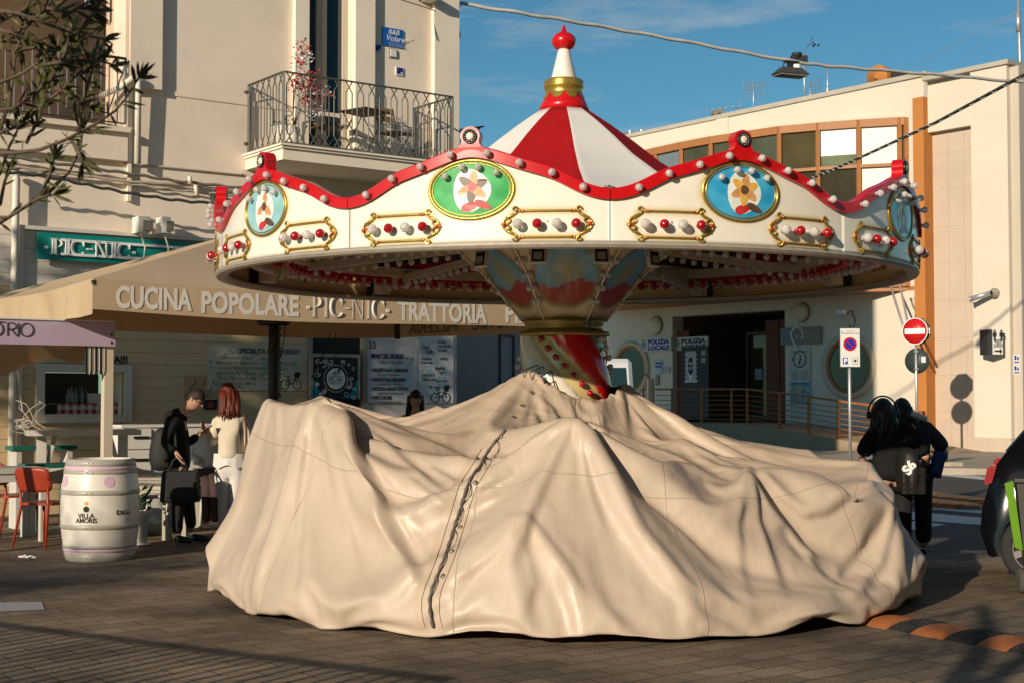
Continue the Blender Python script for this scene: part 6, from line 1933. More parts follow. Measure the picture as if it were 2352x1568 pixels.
# ------------------------------------------------------------------ lamps, camera, signs on the civic building
def bulkhead(x, y, rp, label, d=0.0, m=None):
 s, z = plane_hit(x, y, QR, UR, NR, d); zt_ = plane_hit(x, y - rp, QR, UR, NR, d)[1]; rr = zt_ - z
 c_ = RP(s, d, z)
 b = MB(); b.lathe([(rr, 0), (rr, .05), (rr * .93, .09)], c=c_, n=32, axis=NR); o = b.build('wall_lamp', mat('lamp ring', (.30, .27, .22), rough=.5, metal=.3))
 b = MB(); b.lathe([(rr * .93, .085), (rr * .8, .15), (rr * .45, .20), (.001, .215)], c=c_, n=32, axis=NR); b.build('glass_dome', m or mat('opal glass', (.62, .56, .42), rough=.3), o)
 tag(o, label, 'wall lamp', 'round wall lamps of the cream building'); return o
bulkhead(2116, 696, 22, 'round opal wall lamp in full sun beside the ochre pilaster')
bulkhead(1843, 718, 23, 'round wall lamp in shade above the grey tourist office sign')
bulkhead(1508, 748, 22, 'round wall lamp in shade above the police signs')
def rsign(name, x0, y0, x1, y1, m, label, cat='sign', d=.01, th=.04):
 sa, sb = RS(x0, y0, d), RS(x1, y0, d); xm = (x0 + x1) / 2
 zt_, zb_ = RZ(xm, y0, d), RZ(xm, y1, d)
 b = MB(); b.M = MR; wbox(b, sa, sb, zb_, zt_, d, d + th)
 o = b.build(name, m); tag(o, label, cat); return o, sa, sb, zb_, zt_
polw = mat('police sign white', (.62, .58, .48), rough=.5)
polb = mat('police blue', (.01, .04, .30), rough=.5); poln = mat('police dark', (.02, .03, .09), rough=.5)
def police(x0, y0, x1, y1, lb, ink, d, tilt=0):
 o, sa, sb, zb_, zt_ = rsign('police_sign', x0, y0, x1, y1, polw, lb, 'sign', d=d, th=.08)
 w = sb - sa; h = zt_ - zb_
 text_obj('lettering', 'POLIZIA', h * .46, ink, o, RP(sa + w * .27, d + .083, zb_ + h * .54), UR, width=w * .68, extrude=.002, offset=.012)
 text_obj('lettering', 'LOCALE', h * .46, ink, o, RP(sa + w * .27, d + .083, zb_ + h * .10), UR, width=w * .68, extrude=.002, offset=.012)
 b = MB(); c_ = RP(sa + w * .13, d + .084, zb_ + h * .5)
 U_ = UR
 b.prism([c_ + U_ * (u * w * .055) + Vector((0, 0, v * h * .3)) for u, v in ((-1, .6), (1, .6), (1, -.2), (0, -.9), (-1, -.2))], NR * -.004, 0)
 b.prism([c_ + U_ * (u * w * .045) + Vector((0, 0, v * h * .3)) for u, v in ((-1, 1.25), (1, 1.25), (.8, .75), (-.8, .75))], NR * -.004, 1)
 for s_ in (-1, 1): b.tube([c_ + U_ * (s_ * w * .05 * k2) + Vector((0, 0, z_ * h * .3)) for k2, z_ in ((1.6, .6), (1.9, 0), (1.4, -.8), (.5, -1.3))], .012, 4, 1)
 b.build('crest', [mat('crest blue', (.05, .28, .42), rough=.5), mat('crest olive', (.16, .17, .06), rough=.5)], o)
 return o
police(1570 - 97, 776, 1545, 806, 'white police sign with blue capitals on the wall left of the entrance', polb, .02)
police(1547, 774, 1629, 804, 'white police sign in the shade inside the entrance, partly behind the grey roll up panel', poln, -.25)
o, sa, sb, zb_, zt_ = rsign('tourist_office_sign', 1794, 752, 1887, 790, mat('grey sign', (.20, .19, .16), rough=.5), 'grey tourist office sign with blue script and a white pin symbol', 'sign', d=.05)
w = sb - sa; h = zt_ - zb_
text_obj('lettering', 'Puglia', h * .62, mat('cyan script', (.03, .28, .5), rough=.5), o, RP(sa + w * .03, .093, zb_ + h * .36), UR, width=w * .28, shear=.2, extrude=.002)
c_ = RP(sa + w * .42, .094, zb_ + h * .56)
b = MB(); b.tube([c_ + UR * (.22 * math.sin(R(a_))) + Vector((0, 0, .22 * math.cos(R(a_)))) for a_ in range(-130, 131, 20)][::-1] + [c_ + Vector((0, 0, -.42)), ] + [c_ + UR * (-.17) + Vector((0, 0, -.14))], .022, 5); b.build('pin_symbol', whitep, o)
text_obj('lettering', 'i', h * .4, whitep, o, c_ + UR * -.04 + Vector((0, 0, -.1)), UR, extrude=.002)
text_obj('lettering', 'UFFICIO', h * .22, mat('grey letters', (.4, .39, .35), rough=.5), o, RP(sa + w * .55, .093, zb_ + h * .60), UR, width=w * .22, extrude=.002)
text_obj('lettering', 'INFORMAZIONI', h * .22, MATS['grey letters'], o, RP(sa + w * .55, .093, zb_ + h * .34), UR, width=w * .36, extrude=.002)
# info poster
o, sa, sb, zb_, zt_ = rsign('information_poster', 1814, 797, 1862, 957, mat('poster white', (.50, .48, .43), rough=.6, noise=.05, nscale=2), 'tall white information poster with an i in a circle and an aqua town view', 'poster', d=.02, th=.02)
w = sb - sa; h = zt_ - zb_
c_ = RP((sa + sb) / 2, .045, zt_ - h * .17)
b = MB(); b.tube([c_ + UR * (.24 * math.cos(2 * PI * i / 24)) + Vector((0, 0, .24 * math.sin(2 * PI * i / 24))) for i in range(24)], .016, 5, closed=True); b.build('circle', inkm, o)
text_obj('lettering', 'i', .42, inkm, o, c_ + UR * -.06 + Vector((0, 0, -.15)), UR, shear=.2, extrude=.002, offset=.008)
b = MB(); b.M = MR
for k in range(12):
 z_ = zt_ - h * (.34 + .012 * k)
 wbox(b, sa + w * .08, sa + w * .42, z_, z_ + .008, .041, .043); wbox(b, sa + w * .55, sa + w * .92, z_, z_ + .008, .041, .043)
wbox(b, sa + w * .1, sa + w * .18, zt_ - h * .19, zt_ - h * .15, .041, .043);
b.build('small_print', greyink, o)
text_obj('lettering', 'WELCOME TO POLIGNANO A MARE', .05, inkm, o, RP(sa + w * .08, .043, zt_ - h * .07), UR, width=w * .8, extrude=.001)
def town_mat():
 m = bpy.data.materials.new('town view print'); m.use_nodes = True
 N = m.node_tree.nodes; L = m.node_tree.links; bb = N['Principled BSDF']
 tc = N.new('ShaderNodeTexCoord'); v = N.new('ShaderNodeTexVoronoi'); v.inputs['Scale'].default_value = 9; L.new(tc.outputs['Object'], v.inputs['Vector'])
 cr = N.new('ShaderNodeValToRGB'); els = cr.color_ramp.elements; els[0].color = (.02, .22, .36, 1); els[1].color = (.10, .40, .50, 1); els[1].position = .55
 e = els.new(.62); e.color = (.42, .40, .33, 1); e2 = els.new(.9); e2.color = (.28, .22, .16, 1)
 sp = N.new('ShaderNodeSeparateColor'); L.new(v.outputs['Color'], sp.inputs[0]); L.new(sp.outputs[0], cr.inputs[0]); L.new(cr.outputs[0], bb.inputs['Base Color']); bb.inputs['Roughness'].default_value = .6
 return m
b = MB(); b.M = MR; wbox(b, sa + w * .03, sb - w * .03, zb_ + h * .18, zb_ + h * .50, .041, .045); b.build('town_view', town_mat(), o)
b = MB(); b.M = MR; wbox(b, sa + w * .03, sb - w * .03, zb_ + h * .47, zb_ + h * .495, .046, .048); b.build('blue_band', mat('deep aqua', (.01, .2, .3), rough=.6), o)
# blackboard-like roll up panel in the entrance
o, sa, sb, zb_, zt_ = rsign('roll_up_panel', 1568, 795, 1630, 960, mat('charcoal panel', (.035, .038, .042), rough=.6), 'charcoal roll up panel with a white speech bubble logo in the entrance', 'banner', d=.0, th=.06)
w = sb - sa; h = zt_ - zb_
b = MB(); c_ = RP(sa + w * .36, .066, zt_ - h * .28); s_ = w * .21
for r_ in range(14):
 for q in range(11):
  u = -s_ + 2 * s_ * (q + .5) / 11; v_ = -.5 + (r_ + .5) / 14
  if (u / (s_ * .62)) ** 2 + ((v_ - .03) / .30) ** 2 < 1 or (r_ + q) % 2: continue
  p = c_ + UR * u + Vector((0, 0, v_ * 1.0)); k = s_ / 11
  b.prism([p + UR * -k + Vector((0, 0, -.035)), p + UR * k + Vector((0, 0, -.035)), p + UR * k + Vector((0, 0, .035)), p + UR * -k + Vector((0, 0, .035))], NR * .003)
b.tube([c_ + NR * .006 + UR * (s_ * .66 * math.cos(2 * PI * i / 20)) + Vector((0, 0, .03 + .32 * math.sin(2 * PI * i / 20))) for i in range(20)], .02, 5, closed=True)
b.prism([c_ + NR * .004 + UR * -.1 + Vector((0, 0, -.27)), c_ + NR * .004 + UR * .09 + Vector((0, 0, -.27)), c_ + NR * .004 + UR * -.03 + Vector((0, 0, -.45))], NR * .003)
b.build('speech_bubble', whitep, o)
text_obj('lettering', 'Hello!', .15, whitep, o, c_ + UR * -.16 + Vector((0, 0, .06)), UR, width=.34, extrude=.002); text_obj('lettering', 'ASK ME', .14, whitep, o, c_ + UR * -.17 + Vector((0, 0, -.09)), UR, width=.36, extrude=.002)
text_obj('lettering', '#weareinPUGLIA', .15, whitep, o, RP(sa + w * .12, .066, zt_ - h * .50), UR, width=w * .48, extrude=.002)
b = MB(); b.M = MR
for z_ in (.06, .16): wbox(b, sa + w * .74, sa + w * .9, zt_ - h * (z_ + .07), zt_ - h * z_, .062, .064)
b.build('square_icons', mat('grey icon', (.3, .3, .3), rough=.6), o)
# small notices
for x0, y0, x1, y1, mm, lb in ((1506, 827, 1522, 857, 'a', 'blue and white notice on the wall left of the entrance'), (1507, 860, 1515, 884, 'b', 'grey entry phone below the blue and white notice'),
                               (1524, 840, 1540, 854, 'c', 'small pale sheet beside the blue and white notice')):
 m0 = {'a': mat('notice pale', (.45, .5, .55), rough=.5), 'b': mat('entry phone', (.25, .23, .2), rough=.4), 'c': mat('sheet', (.42, .42, .42), rough=.6)}[mm]
 o, sa, sb, zb_, zt_ = rsign('notice', x0, y0, x1, y1, m0, lb, 'notice')
 if mm == 'a':
  b = MB(); b.M = MR
  for k in (.15, .4): wbox(b, sa + .02, sb - .02, zt_ - (zt_ - zb_) * (k + .13), zt_ - (zt_ - zb_) * k, .051, .054)
  b.build('blue_bars', polb, o)
# floodlight in shade
o, sa, sb, zb_, zt_ = rsign('wall_floodlight', 1930, 713, 1944, 722, whiteb, 'white floodlight on a bracket above the porthole window', 'lamp', d=.3, th=.18)
b = MB(); b.tube([RP(sb, .3, zb_), RP(sb + .06, .15, zb_ + .1), RP(sb + .08, 0, zb_ - .2), RP(sb, 0, zb_ - .45), RP(sa + .1, .05, zb_ - .3)], .016, 5); b.build('bracket', ironb, o)
# security camera on the cream block
s, z = plane_hit(2268, 676, QR, UR, NR, .7); c_ = RP(s, .7, z)
b = MB(); b.lathe([(.001, 0), (.13, 0), (.14, .06), (.06, .14), (.05, .2)], c=RP(s + .14, .55, z + .02), n=14, axis=NR); o = b.build('security_camera', mat('camera grey', (.32, .28, .23), rough=.5))
b = MB(); b.tube([RP(s + .12, .74, z + .02), RP(s - .32, .95, z - .12)], .07, 10); b.tube([RP(s - .32, .95, z - .12), RP(s - .36, .97, z - .13)], .085, 10); b.build('barrel', galv, o)
tag(o, 'grey security camera on the cream wall above the toilets sign', 'camera')
# two struts hanging under the bay
for xa, ya, xb, yb, lb in ((2040, 640, 2085, 782, 'left longer'), (2067, 655, 2091, 770, 'right steeper')):
 a_ = at(xa, ya, 38.6); c_ = at(xb, yb, 36.5)
 b = MB(); b.tube([a_, c_], .03, 6); tag(b.build('support_strut', galv), lb + ' thin grey rod leaning under the end of the window band', 'strut', 'rods under the window band')
# projecting toilets sign
s, z = plane_hit(2287, 785, QR, UR, NR, 1.0)
c_ = RP(s, .9, z)
root = empty('toilet_sign', c_, 0, 'projecting public toilets sign with two figures and an arrow', 'sign')
sw = .26; sh = .36 * 1.0
zt_ = plane_hit(2287, 757, QR, UR, NR, 1.0)[1] - z;
fx = Vector((.99, .12, 0)).normalized(); fy = Vector((.12, -.99, 0))
hw_ = (at(2299, 780, c_.y) - at(2275, 780, c_.y)).length / 2
def T3(u, w, d): return fx * u + fy * d + Vector((0, 0, w))
b = MB(); b.hexa([T3(-hw_, -zt_, 0), T3(hw_, -zt_, 0), T3(hw_, -zt_, -.12), T3(-hw_, -zt_, -.12), T3(-hw_, zt_, 0), T3(hw_, zt_, 0), T3(hw_, zt_, -.12), T3(-hw_, zt_, -.12)]); b.build('face_box', whiteb, root)
b = MB(); b.hexa([T3(-hw_ * 1.9, -zt_ * 1.03, -.06), T3(-hw_ - .005, -zt_ * 1.03, -.03), T3(-hw_ - .005, -zt_ * 1.03, -.13), T3(-hw_ * 1.9, -zt_ * 1.03, -.5), T3(-hw_ * 1.9, zt_ * 1.03, -.06), T3(-hw_ - .005, zt_ * 1.03, -.03), T3(-hw_ - .005, zt_ * 1.03, -.13), T3(-hw_ * 1.9, zt_ * 1.03, -.5)]); b.build('back_plate', ironb, root)
for k, u in enumerate((-.09, .09)):
 b = MB(); p = c_ * 0 + T3(u, zt_ * .62, .008)
 b.ball(p + Vector((0, 0, .085)), .03, 0, 8, (1, .3, 1)); w0, w1 = (.055, .03) if k else (.05, .05)
 b.prism([p + fx * -.05 + Vector((0, 0, .05)), p + fx * .05 + Vector((0, 0, .05)), p + fx * w0 + Vector((0, 0, -.06)), p + fx * .025 + Vector((0, 0, -.06)), p + fx * .025 + Vector((0, 0, -.17)), p + fx * -.025 + Vector((0, 0, -.17)), p + fx * -.025 + Vector((0, 0, -.06)), p + fx * -w0 + Vector((0, 0, -.06))], fy * .004); b.build('figure', inkm, root)
text_obj('lettering', 'bagni', .18, inkm, root, c_ + T3(-hw_ * .7, -zt_ * .05, .006), fx, width=hw_ * 1.3, extrude=.002); text_obj('lettering', 'pubblici', .18, inkm, root, c_ + T3(-hw_ * .9, -zt_ * .42, .006), fx, width=hw_ * 1.8, extrude=.002)
b = MB(); p = T3(0, -zt_ * .72, .01); b.bar(p - fx * hw_ * .7, p + fx * hw_ * .4, .035, .035); b.prism([p + fx * hw_ * .35 + Vector((0, 0, .07)), p + fx * hw_ * .75, p + fx * hw_ * .35 + Vector((0, 0, -.07))], fy * .012); b.build('arrow', inkm, root)
b = MB(); b.tube([T3(hw_, 0, -.06), T3(hw_ + .1, 0, -.5)], .03, 6); b.build('bracket', ironb, root)
# two small stickers on the end wall
for y0, y1, lb in ((813, 835, 'upper small blue and white toilets notice near the right edge'), (837, 859, 'lower small blue and white notice near the right edge')):
 a_ = at(2327, y0, 35.2); c_ = at(2343, y1, 35.2)
 b = MB(); b.box((a_.x, a_.y, c_.z), (c_.x, a_.y + .03, a_.z)); o = b.build('notice', whiteb); tag(o, lb, 'notice', 'blue and white notices on the end wall')
 b = MB(); b.box((a_.x + .02, a_.y - .006, c_.z + .03), (c_.x - .02, a_.y - .001, c_.z + .06)); b.box((a_.x + .03, a_.y - .006, c_.z + .1), (a_.x + .08, a_.y - .001, a_.z - .03)); b.box((a_.x + .1, a_.y - .006, c_.z + .1), (c_.x - .03, a_.y - .001, a_.z - .06)); b.build('blue_print', polb, o)
# ------------------------------------------------------------------ ramp and railing
rampm = mat('ramp stone', (.36, .27, .17), rough=.85, noise=.12, nscale=3, dirt=(.16, .12, .08), dscale=1.5, damt=.6)
rail = mat('rust orange railing', (.34, .12, .03), rough=.6, noise=.2, nscale=6)
rz_ = .77
posts = [(1478, 42.5, rz_), (1543, 42, rz_), (1612, 41.6, rz_), (1680, 41.2, rz_), (1716, 40.8, rz_), (1790, 39.9, .66), (1857, 39.0, .55), (1925, 37.9, .44), (2000, 36.8, .33), (2062, 35.9, .24), (2122, 35.0, .16)]
pts = []
for x, Y, z in posts: p = at(x, 900, Y); pts.append(Vector((p.x, p.y, z)))
rp_ = empty('entrance_ramp', (0, 0, 0), 0, 'low stone ramp and landing climbing to the dark entrance', 'ramp')
b = MB()
for i in range(len(pts) - 1):
 a_, c_ = pts[i], pts[i + 1]
 bk = NR * -2.4
 fr = NR * .18
 lo = ZG - .05
 b.hexa([Vector((a_.x, a_.y, lo)) + fr, Vector((c_.x, c_.y, lo)) + fr, Vector((c_.x, c_.y, lo)) + bk, Vector((a_.x, a_.y, lo)) + bk, a_ + fr, c_ + fr, c_ + bk, a_ + bk])
b.build('ramp_body', rampm, rp_)
rf = empty('ramp_railing', (0, 0, 0), 0, 'rust orange metal railing with thin horizontal bars along the ramp', 'railing')
b = MB()
for i in range(len(pts) - 1):
 a_, c_ = pts[i], pts[i + 1]
 b.bar(a_ + Vector((0, 0, 1.0)), c_ + Vector((0, 0, 1.0)), .09, .05)
b.build('handrail', rail, rf)
b = MB()
for i in range(len(pts) - 1):
 a_, c_ = pts[i], pts[i + 1]
 for k in range(6): b.tube([a_ + Vector((0, 0, .12 + k * .14)), c_ + Vector((0, 0, .12 + k * .14))], .012, 5)
o = b.build('horizontal_bars', rail, rf)
for i, p in enumerate(pts):
 b = MB(); b.bar(p, p + Vector((0, 0, 1.0)), .055, .09); b.box(p + Vector((-.1, -.06, 0)), p + Vector((.1, .06, .015))); b.build('post', rail, rf)
b = MB(); e_ = pts[-1]; b.bar(e_ + Vector((0, 0, 1.0)), e_ + Vector((.25, -.2, .1)), .06, .05); b.build('end_bar', rail, rf)
# ------------------------------------------------------------------ parasol
def fabric(name, col, tr):
 m = mat(name, col, rough=.85, noise=.05, nscale=2.5, bump=.35, bscale=300, bdist=.002, dirt=tuple(c * .75 for c in col), dscale=1.3, damt=.35)
 nt = m.node_tree; b = nt.nodes['Principled BSDF']
 t = nt.nodes.new('ShaderNodeBsdfTranslucent'); t.inputs[0].default_value = (col[0], col[1] * .7, col[2] * .45, 1)
 x = nt.nodes.new('ShaderNodeMixShader'); x.inputs[0].default_value = tr
 nt.links.new(b.outputs[0], x.inputs[1]); nt.links.new(t.outputs[0], x.inputs[2]); nt.links.new(x.outputs[0], nt.nodes['Material Output'].inputs[0])
 return m
fab = fabric('beige parasol cloth', (.56, .42, .27), .16)
fabin = fabric('stall cloth', (.42, .31, .20), .2)
A = Vector((-3.93, 13.3, 0)); W1 = 5.6; W2 = 3.6
B = A + UL * W1; C = B - NL * W2; D = A - NL * W2
cen = (A + C) / 2; ZE = 2.64; ZV = 2.345; ZA = 3.53
par = empty('parasol', (cen.x, cen.y, 0), 0, 'huge beige square restaurant parasol with white capitals on its hanging edge', 'parasol')
PO = Vector((-cen.x, -cen.y, 0))
def roof_face(P, Q, n=22):
 vs = []; fs = []
 ap = Vector((cen.x, cen.y, ZA))
 for j in range(n + 1):
  t = j / n
  for i in range(n + 1):
   u = i / n
   e = P.lerp(Q, u) + Vector((0, 0, ZE - .05 * math.sin(PI * u) ** 1.0 * 1))
   p = e.lerp(ap, t) - Vector((0, 0, .07 * math.sin(PI * t) * math.sin(PI * u)))
   vs.append(p + PO)
 for j in range(n):
  for i in range(n):
   k = j * (n + 1) + i; fs.append((k, k + 1, k + n + 2, k + n + 1))
 return vs, fs
def val_face(P, Q, seed, amp=.02, n=70, m=8, bot=ZV):
 rn = np.random.RandomState(seed); ph = rn.rand(6) * 6
 out = (Q - P).cross(Vector((0, 0, 1))).normalized()
 vs = []; fs = []
 for j in range(m + 1):
  for i in range(n + 1):
   u = i / n; w = j / m
   z0_ = ZE - .05 * math.sin(PI * u)
   zb_ = bot - .035 * math.sin(PI * u) + .012 * math.sin(7 * u + ph[0])
   d = sum(amp * math.sin((6 + 5 * q) * u * 3 + ph[q]) / (q + 1) for q in range(4)) * w * min(1, 8 * u, 8 * (1 - u))
   vs.append(P.lerp(Q, u) + out * d + Vector((0, 0, z0_ + (zb_ - z0_) * w)) + PO)
 for j in range(m):
  for i in range(n):
   k = j * (n + 1) + i; fs.append((k, k + 1, k + n + 2, k + n + 1))
 return vs, fs
for P_, Q_, nm in ((A, B, 0), (B, C, 0), (C, D, 0), (D, A, 0)):
 v, f = roof_face(P_, Q_); mesh_obj('roof_panel', v, f, fab, par, smooth=True)
for P_, Q_, sd, am in ((A, B, 1, .003), (B, C, 2, .02), (C, D, 3, .03), (D, A, 4, .05)):
 v, f = val_face(P_, Q_, sd, am, bot=ZV - (.04 if sd == 4 else 0)); mesh_obj('hanging_edge', v, f, fab, par, smooth=True)
b = MB()
b.tube([cen + PO + Vector((0, 0, 0)), cen + PO + Vector((0, 0, ZA - .03))], .062, 16); b.build('pole', ironb, par)
b = MB(); b.lathe([(.18, 2.36), (.20, 2.40), (.17, 2.44), (.06, 2.45)], n=20); b.lathe([(.45, .0), (.45, .06), (.08, .10)], n=24); b.build('hub_and_base', ironb, par)
for P_ in (A, B, C, D):
 b = MB(); b.bar(Vector((0, 0, ZA - .08)), P_ + PO + Vector((0, 0, ZE - .04)), .03, .045); b.bar(Vector((0, 0, 2.42)), (P_ + PO) * .55 + Vector((0, 0, ZA - .07 + (ZE - ZA) * .55)), .025, .035); b.build('rib', ironb, par)
b = MB(); b.box(C + PO + Vector((-.04, -.04, ZV - .02)), C + PO + Vector((.04, .04, ZE))); b.build('corner_strap', blackg, par)
# lettering on the front edge
ltm = mat('white print', (.66, .62, .56), rough=.7)
def val_text(txt, x0, x1, shear=0, serif_=False):
 def sx(x):
  r = ray(x, 690); O = Vector((0, 0, CH)); P0 = A + NL * .03
  t = (P0 - O).dot(NL) / r.dot(NL); return (O + r * t - P0).dot(UL)
 s0_, s1_ = sx(x0), sx(x1)
 u = (s0_ + s1_) / 2 / W1
 zb_ = ZV - .035 * math.sin(PI * u) + .045
 if not serif_:
  text_obj('lettering', txt, .285, ltm, par, A + UL * s0_ + NL * .005 + Vector((0, 0, zb_)), UL, width=s1_ - s0_, extrude=.0006, offset=.010)
 else:
  h = .19; n0 = len(par.children)
  return s0_, zb_, h
 return None
val_text('CUCINA', 268, 443); val_text('POPOLARE', 464, 688); val_text('TRATTORIA', 918, 1122); val_text('PIZZERIA', 1163, 1330)
s0_, zb_, h_ = val_text('x', 708, 890, serif_=True)
_ML = ML
_o = QL
ML2 = Matrix(((UL.x, -NL.x, 0, A.x), (UL.y, -NL.y, 0, A.y), (0, 0, 1, 0), (0, 0, 0, 1)))
ML = ML2; DEP = .003
lt = empty('logo_lettering', (0, 0, 0)); lt.parent = par; lt.location = PO
serif_text(lt, '.PIC-NIC.', s0_, zb_, .225, .006, ltm, .6)
ML = _ML
brw = mat('show through print', (.17, .09, .035), rough=.9)
text_obj('show_through_lettering', 'PIZZERIA', .22, brw, par, B - NL * 3.3 + UL * -.03 + NL * 1.2 + Vector((0, 0, ZV + .03)), NL * 1.0, mirror=True, extrude=.001, width=1.15)
text_obj('show_through_lettering', 'PIC-NIC', .22, brw, par, B - NL * 1.15 + UL * -.03 + NL * .3 + Vector((0, 0, ZV + .03)), NL * 1.0, mirror=True, extrude=.001, width=.9)
# hanging wires below the parasol
b = MB(); pts = []
for i in range(90):
 t = i / 89; pts.append(at(642 + 1.5 * math.sin(i * .9), 720 + 195 * t, 16.3) + Vector((.015 * math.cos(i * 1.6), 0, 0)))
b.tube(pts, .007, 4); tag(b.build('coiled_wire', blackg), 'black coiled wire hanging beside the parasol pole', 'wire')
for i, (x0, y0, x1, y1, lb) in enumerate(((655, 730, 645, 820, 'thin straight'), (760, 765, 715, 868, 'slanting loose'), (770, 765, 770, 830, 'short vertical'))):
 b = MB(); b.tube([at(x0, y0, 16.8), at((x0 + x1) / 2 + 3, (y0 + y1) / 2, 16.8), at(x1, y1, 16.8)], .006, 4); tag(b.build('hanging_wire', blackg), lb + ' black wire under the parasol, right of the pole', 'wire', 'loose wires under the parasol')
# ------------------------------------------------------------------ market stall with lavender fascia
S0 = at(263, 741, 14.2); SA = Vector((S0.x, S0.y, 0))
Lw = 2.6
st = empty('market_stall', (SA.x, SA.y, 0), 0, 'wooden market stall with a lavender name board and beige cloth roof at the left edge', 'stall')
lav = mat('lavender board', (.46, .36, .46), rough=.5, noise=.04, nscale=6); pw = mat('painted pale post', (.56, .47, .36), rough=.6, noise=.06, nscale=9)
MS = Matrix(((UL.x, -NL.x, 0, 0), (UL.y, -NL.y, 0, 0), (0, 0, 1, 0), (0, 0, 0, 1)))
b = MB(); b.M = MS; b.box((-Lw, -.03, 2.035), (0, 0, 2.27)); b.box((-Lw, -.045, 2.272), (.0, .02, 2.285), 1); fa = b.build('name_board', [lav, whiteb], st)
b = MB(); b.M = MS
for z in (2.06, 2.14): b.box((-.05, -.036, z), (-.03, -.031, z + .02))
b.build('screws', ironb, fa)
def sX(x): return plane_hit(x, 765, SA, UL, NL, .03)[0]
# thin geometric capitals, the first cut by the frame
lh = .125; zb_ = 2.11
def stroke(pts, r=.0055):
 b = MB(); b.tube([MS @ Vector((p[0], -.034, zb_ + p[1] * lh)) for p in pts], r, 5); b.build('letter', inkm, st)
def ring(cx, r=.5): stroke([(cx + lh * r * math.cos(R(a)), .5 + .5 * math.sin(R(a))) for a in range(0, 361, 15)])
ring(sX(61)); x_ = sX(41.5); stroke([(x_, 0), (x_, 1)])
x_ = sX(17); stroke([(x_, 0), (x_, 1), (x_ + .05, 1), (x_ + .075, .88), (x_ + .08, .75), (x_ + .07, .6), (x_ + .04, .5), (x_, .5)]); stroke([(x_ + .035, .5), (x_ + .09, 0)])
ring(sX(-9)); stroke([(sX(-12), 1.04), (sX(10), 1.04)])
b = MB(); b.M = MS; b.box((-.095, .002, 0), (-.005, .092, 2.27)); b.build('post', pw, st)
b = MB(); b.M = MS; b.box((-Lw, .002, 0), (-Lw + .09, .092, 2.27)); b.build('post', pw, st)
for x in (-1.27, -Lw):
 b = MB(); b.M = MS; b.box((x - .05, 1.5, 0), (x + .05, 1.6, 2.2)); b.build('back_post', mat('dark wood post', (.09, .07, .055), rough=.8), st)
vs = []; fs = []
for j in range(17):
 for i in range(25):
  u = i / 24; w = j / 16
  z = 2.26 - .14 * w - .46 * math.sin(PI * min(1, w * 1.05)) ** 1.5 * (.55 + .45 * math.sin(PI * (u * 2.0 + .2)) ** 2)
  vs.append(MS @ Vector((-Lw * (1 - u) - .1 * u, .03 + 1.5 * w, z)))
for j in range(16):
 for i in range(24): k = j * 25 + i; fs.append((k, k + 1, k + 26, k + 25))
mesh_obj('cloth_roof', vs, fs, fabin, st, smooth=True)
b = MB(); b.M = MS
for x in (-.5, -1.1, -1.7): b.bar((x, .02, 2.24), (x, 1.5, 2.16), .04)
b.build('rafter', pw, st)
b = MB()
for k in range(8):
 x = -.29 + .024 * k
 b.tube([MS @ Vector((x, .0, 2.03)), MS @ Vector((x + .004, -.0, 1.78 + .01 * (k % 3))), MS @ Vector((x + .012, 0, 1.76)), MS @ Vector((x + .02, 0, 1.8)), MS @ Vector((x + .018, 0, 2.03))], .009, 5, k % 2)
tag(b.build('bundled_cable', [blackg, mat('pale cord', (.5, .45, .36), rough=.7)]), 'bundle of looped black and pale cable hanging behind the lavender board', 'cable').location = (SA.x, SA.y, 0)
b = MB(); rn = random.Random(4)
c_ = at(52, 945, 17.3)
for k in range(6):
 q = rn.uniform(.06, .16); u_, w_ = rn.uniform(-.02, .12), rn.uniform(-.2, -.02); b.tube([c_ + Vector((u_ + q * math.cos(2 * PI * i / 11 + k) * (1 + .4 * math.sin(3 * i + k)), 0, w_ + q * (.5 + .4 * (k % 3)) * math.sin(2 * PI * i / 11 + 2 * k))) for i in range(11)], .005, 4, closed=True)
b.tube([c_, at(40, 850, 17.3)], .008, 4)
tag(b.build('tangled_cord', mat('pale cord', (.5, .45, .36), rough=.7)), 'tangled pale cord hanging on the wall left of the serving window', 'cord')
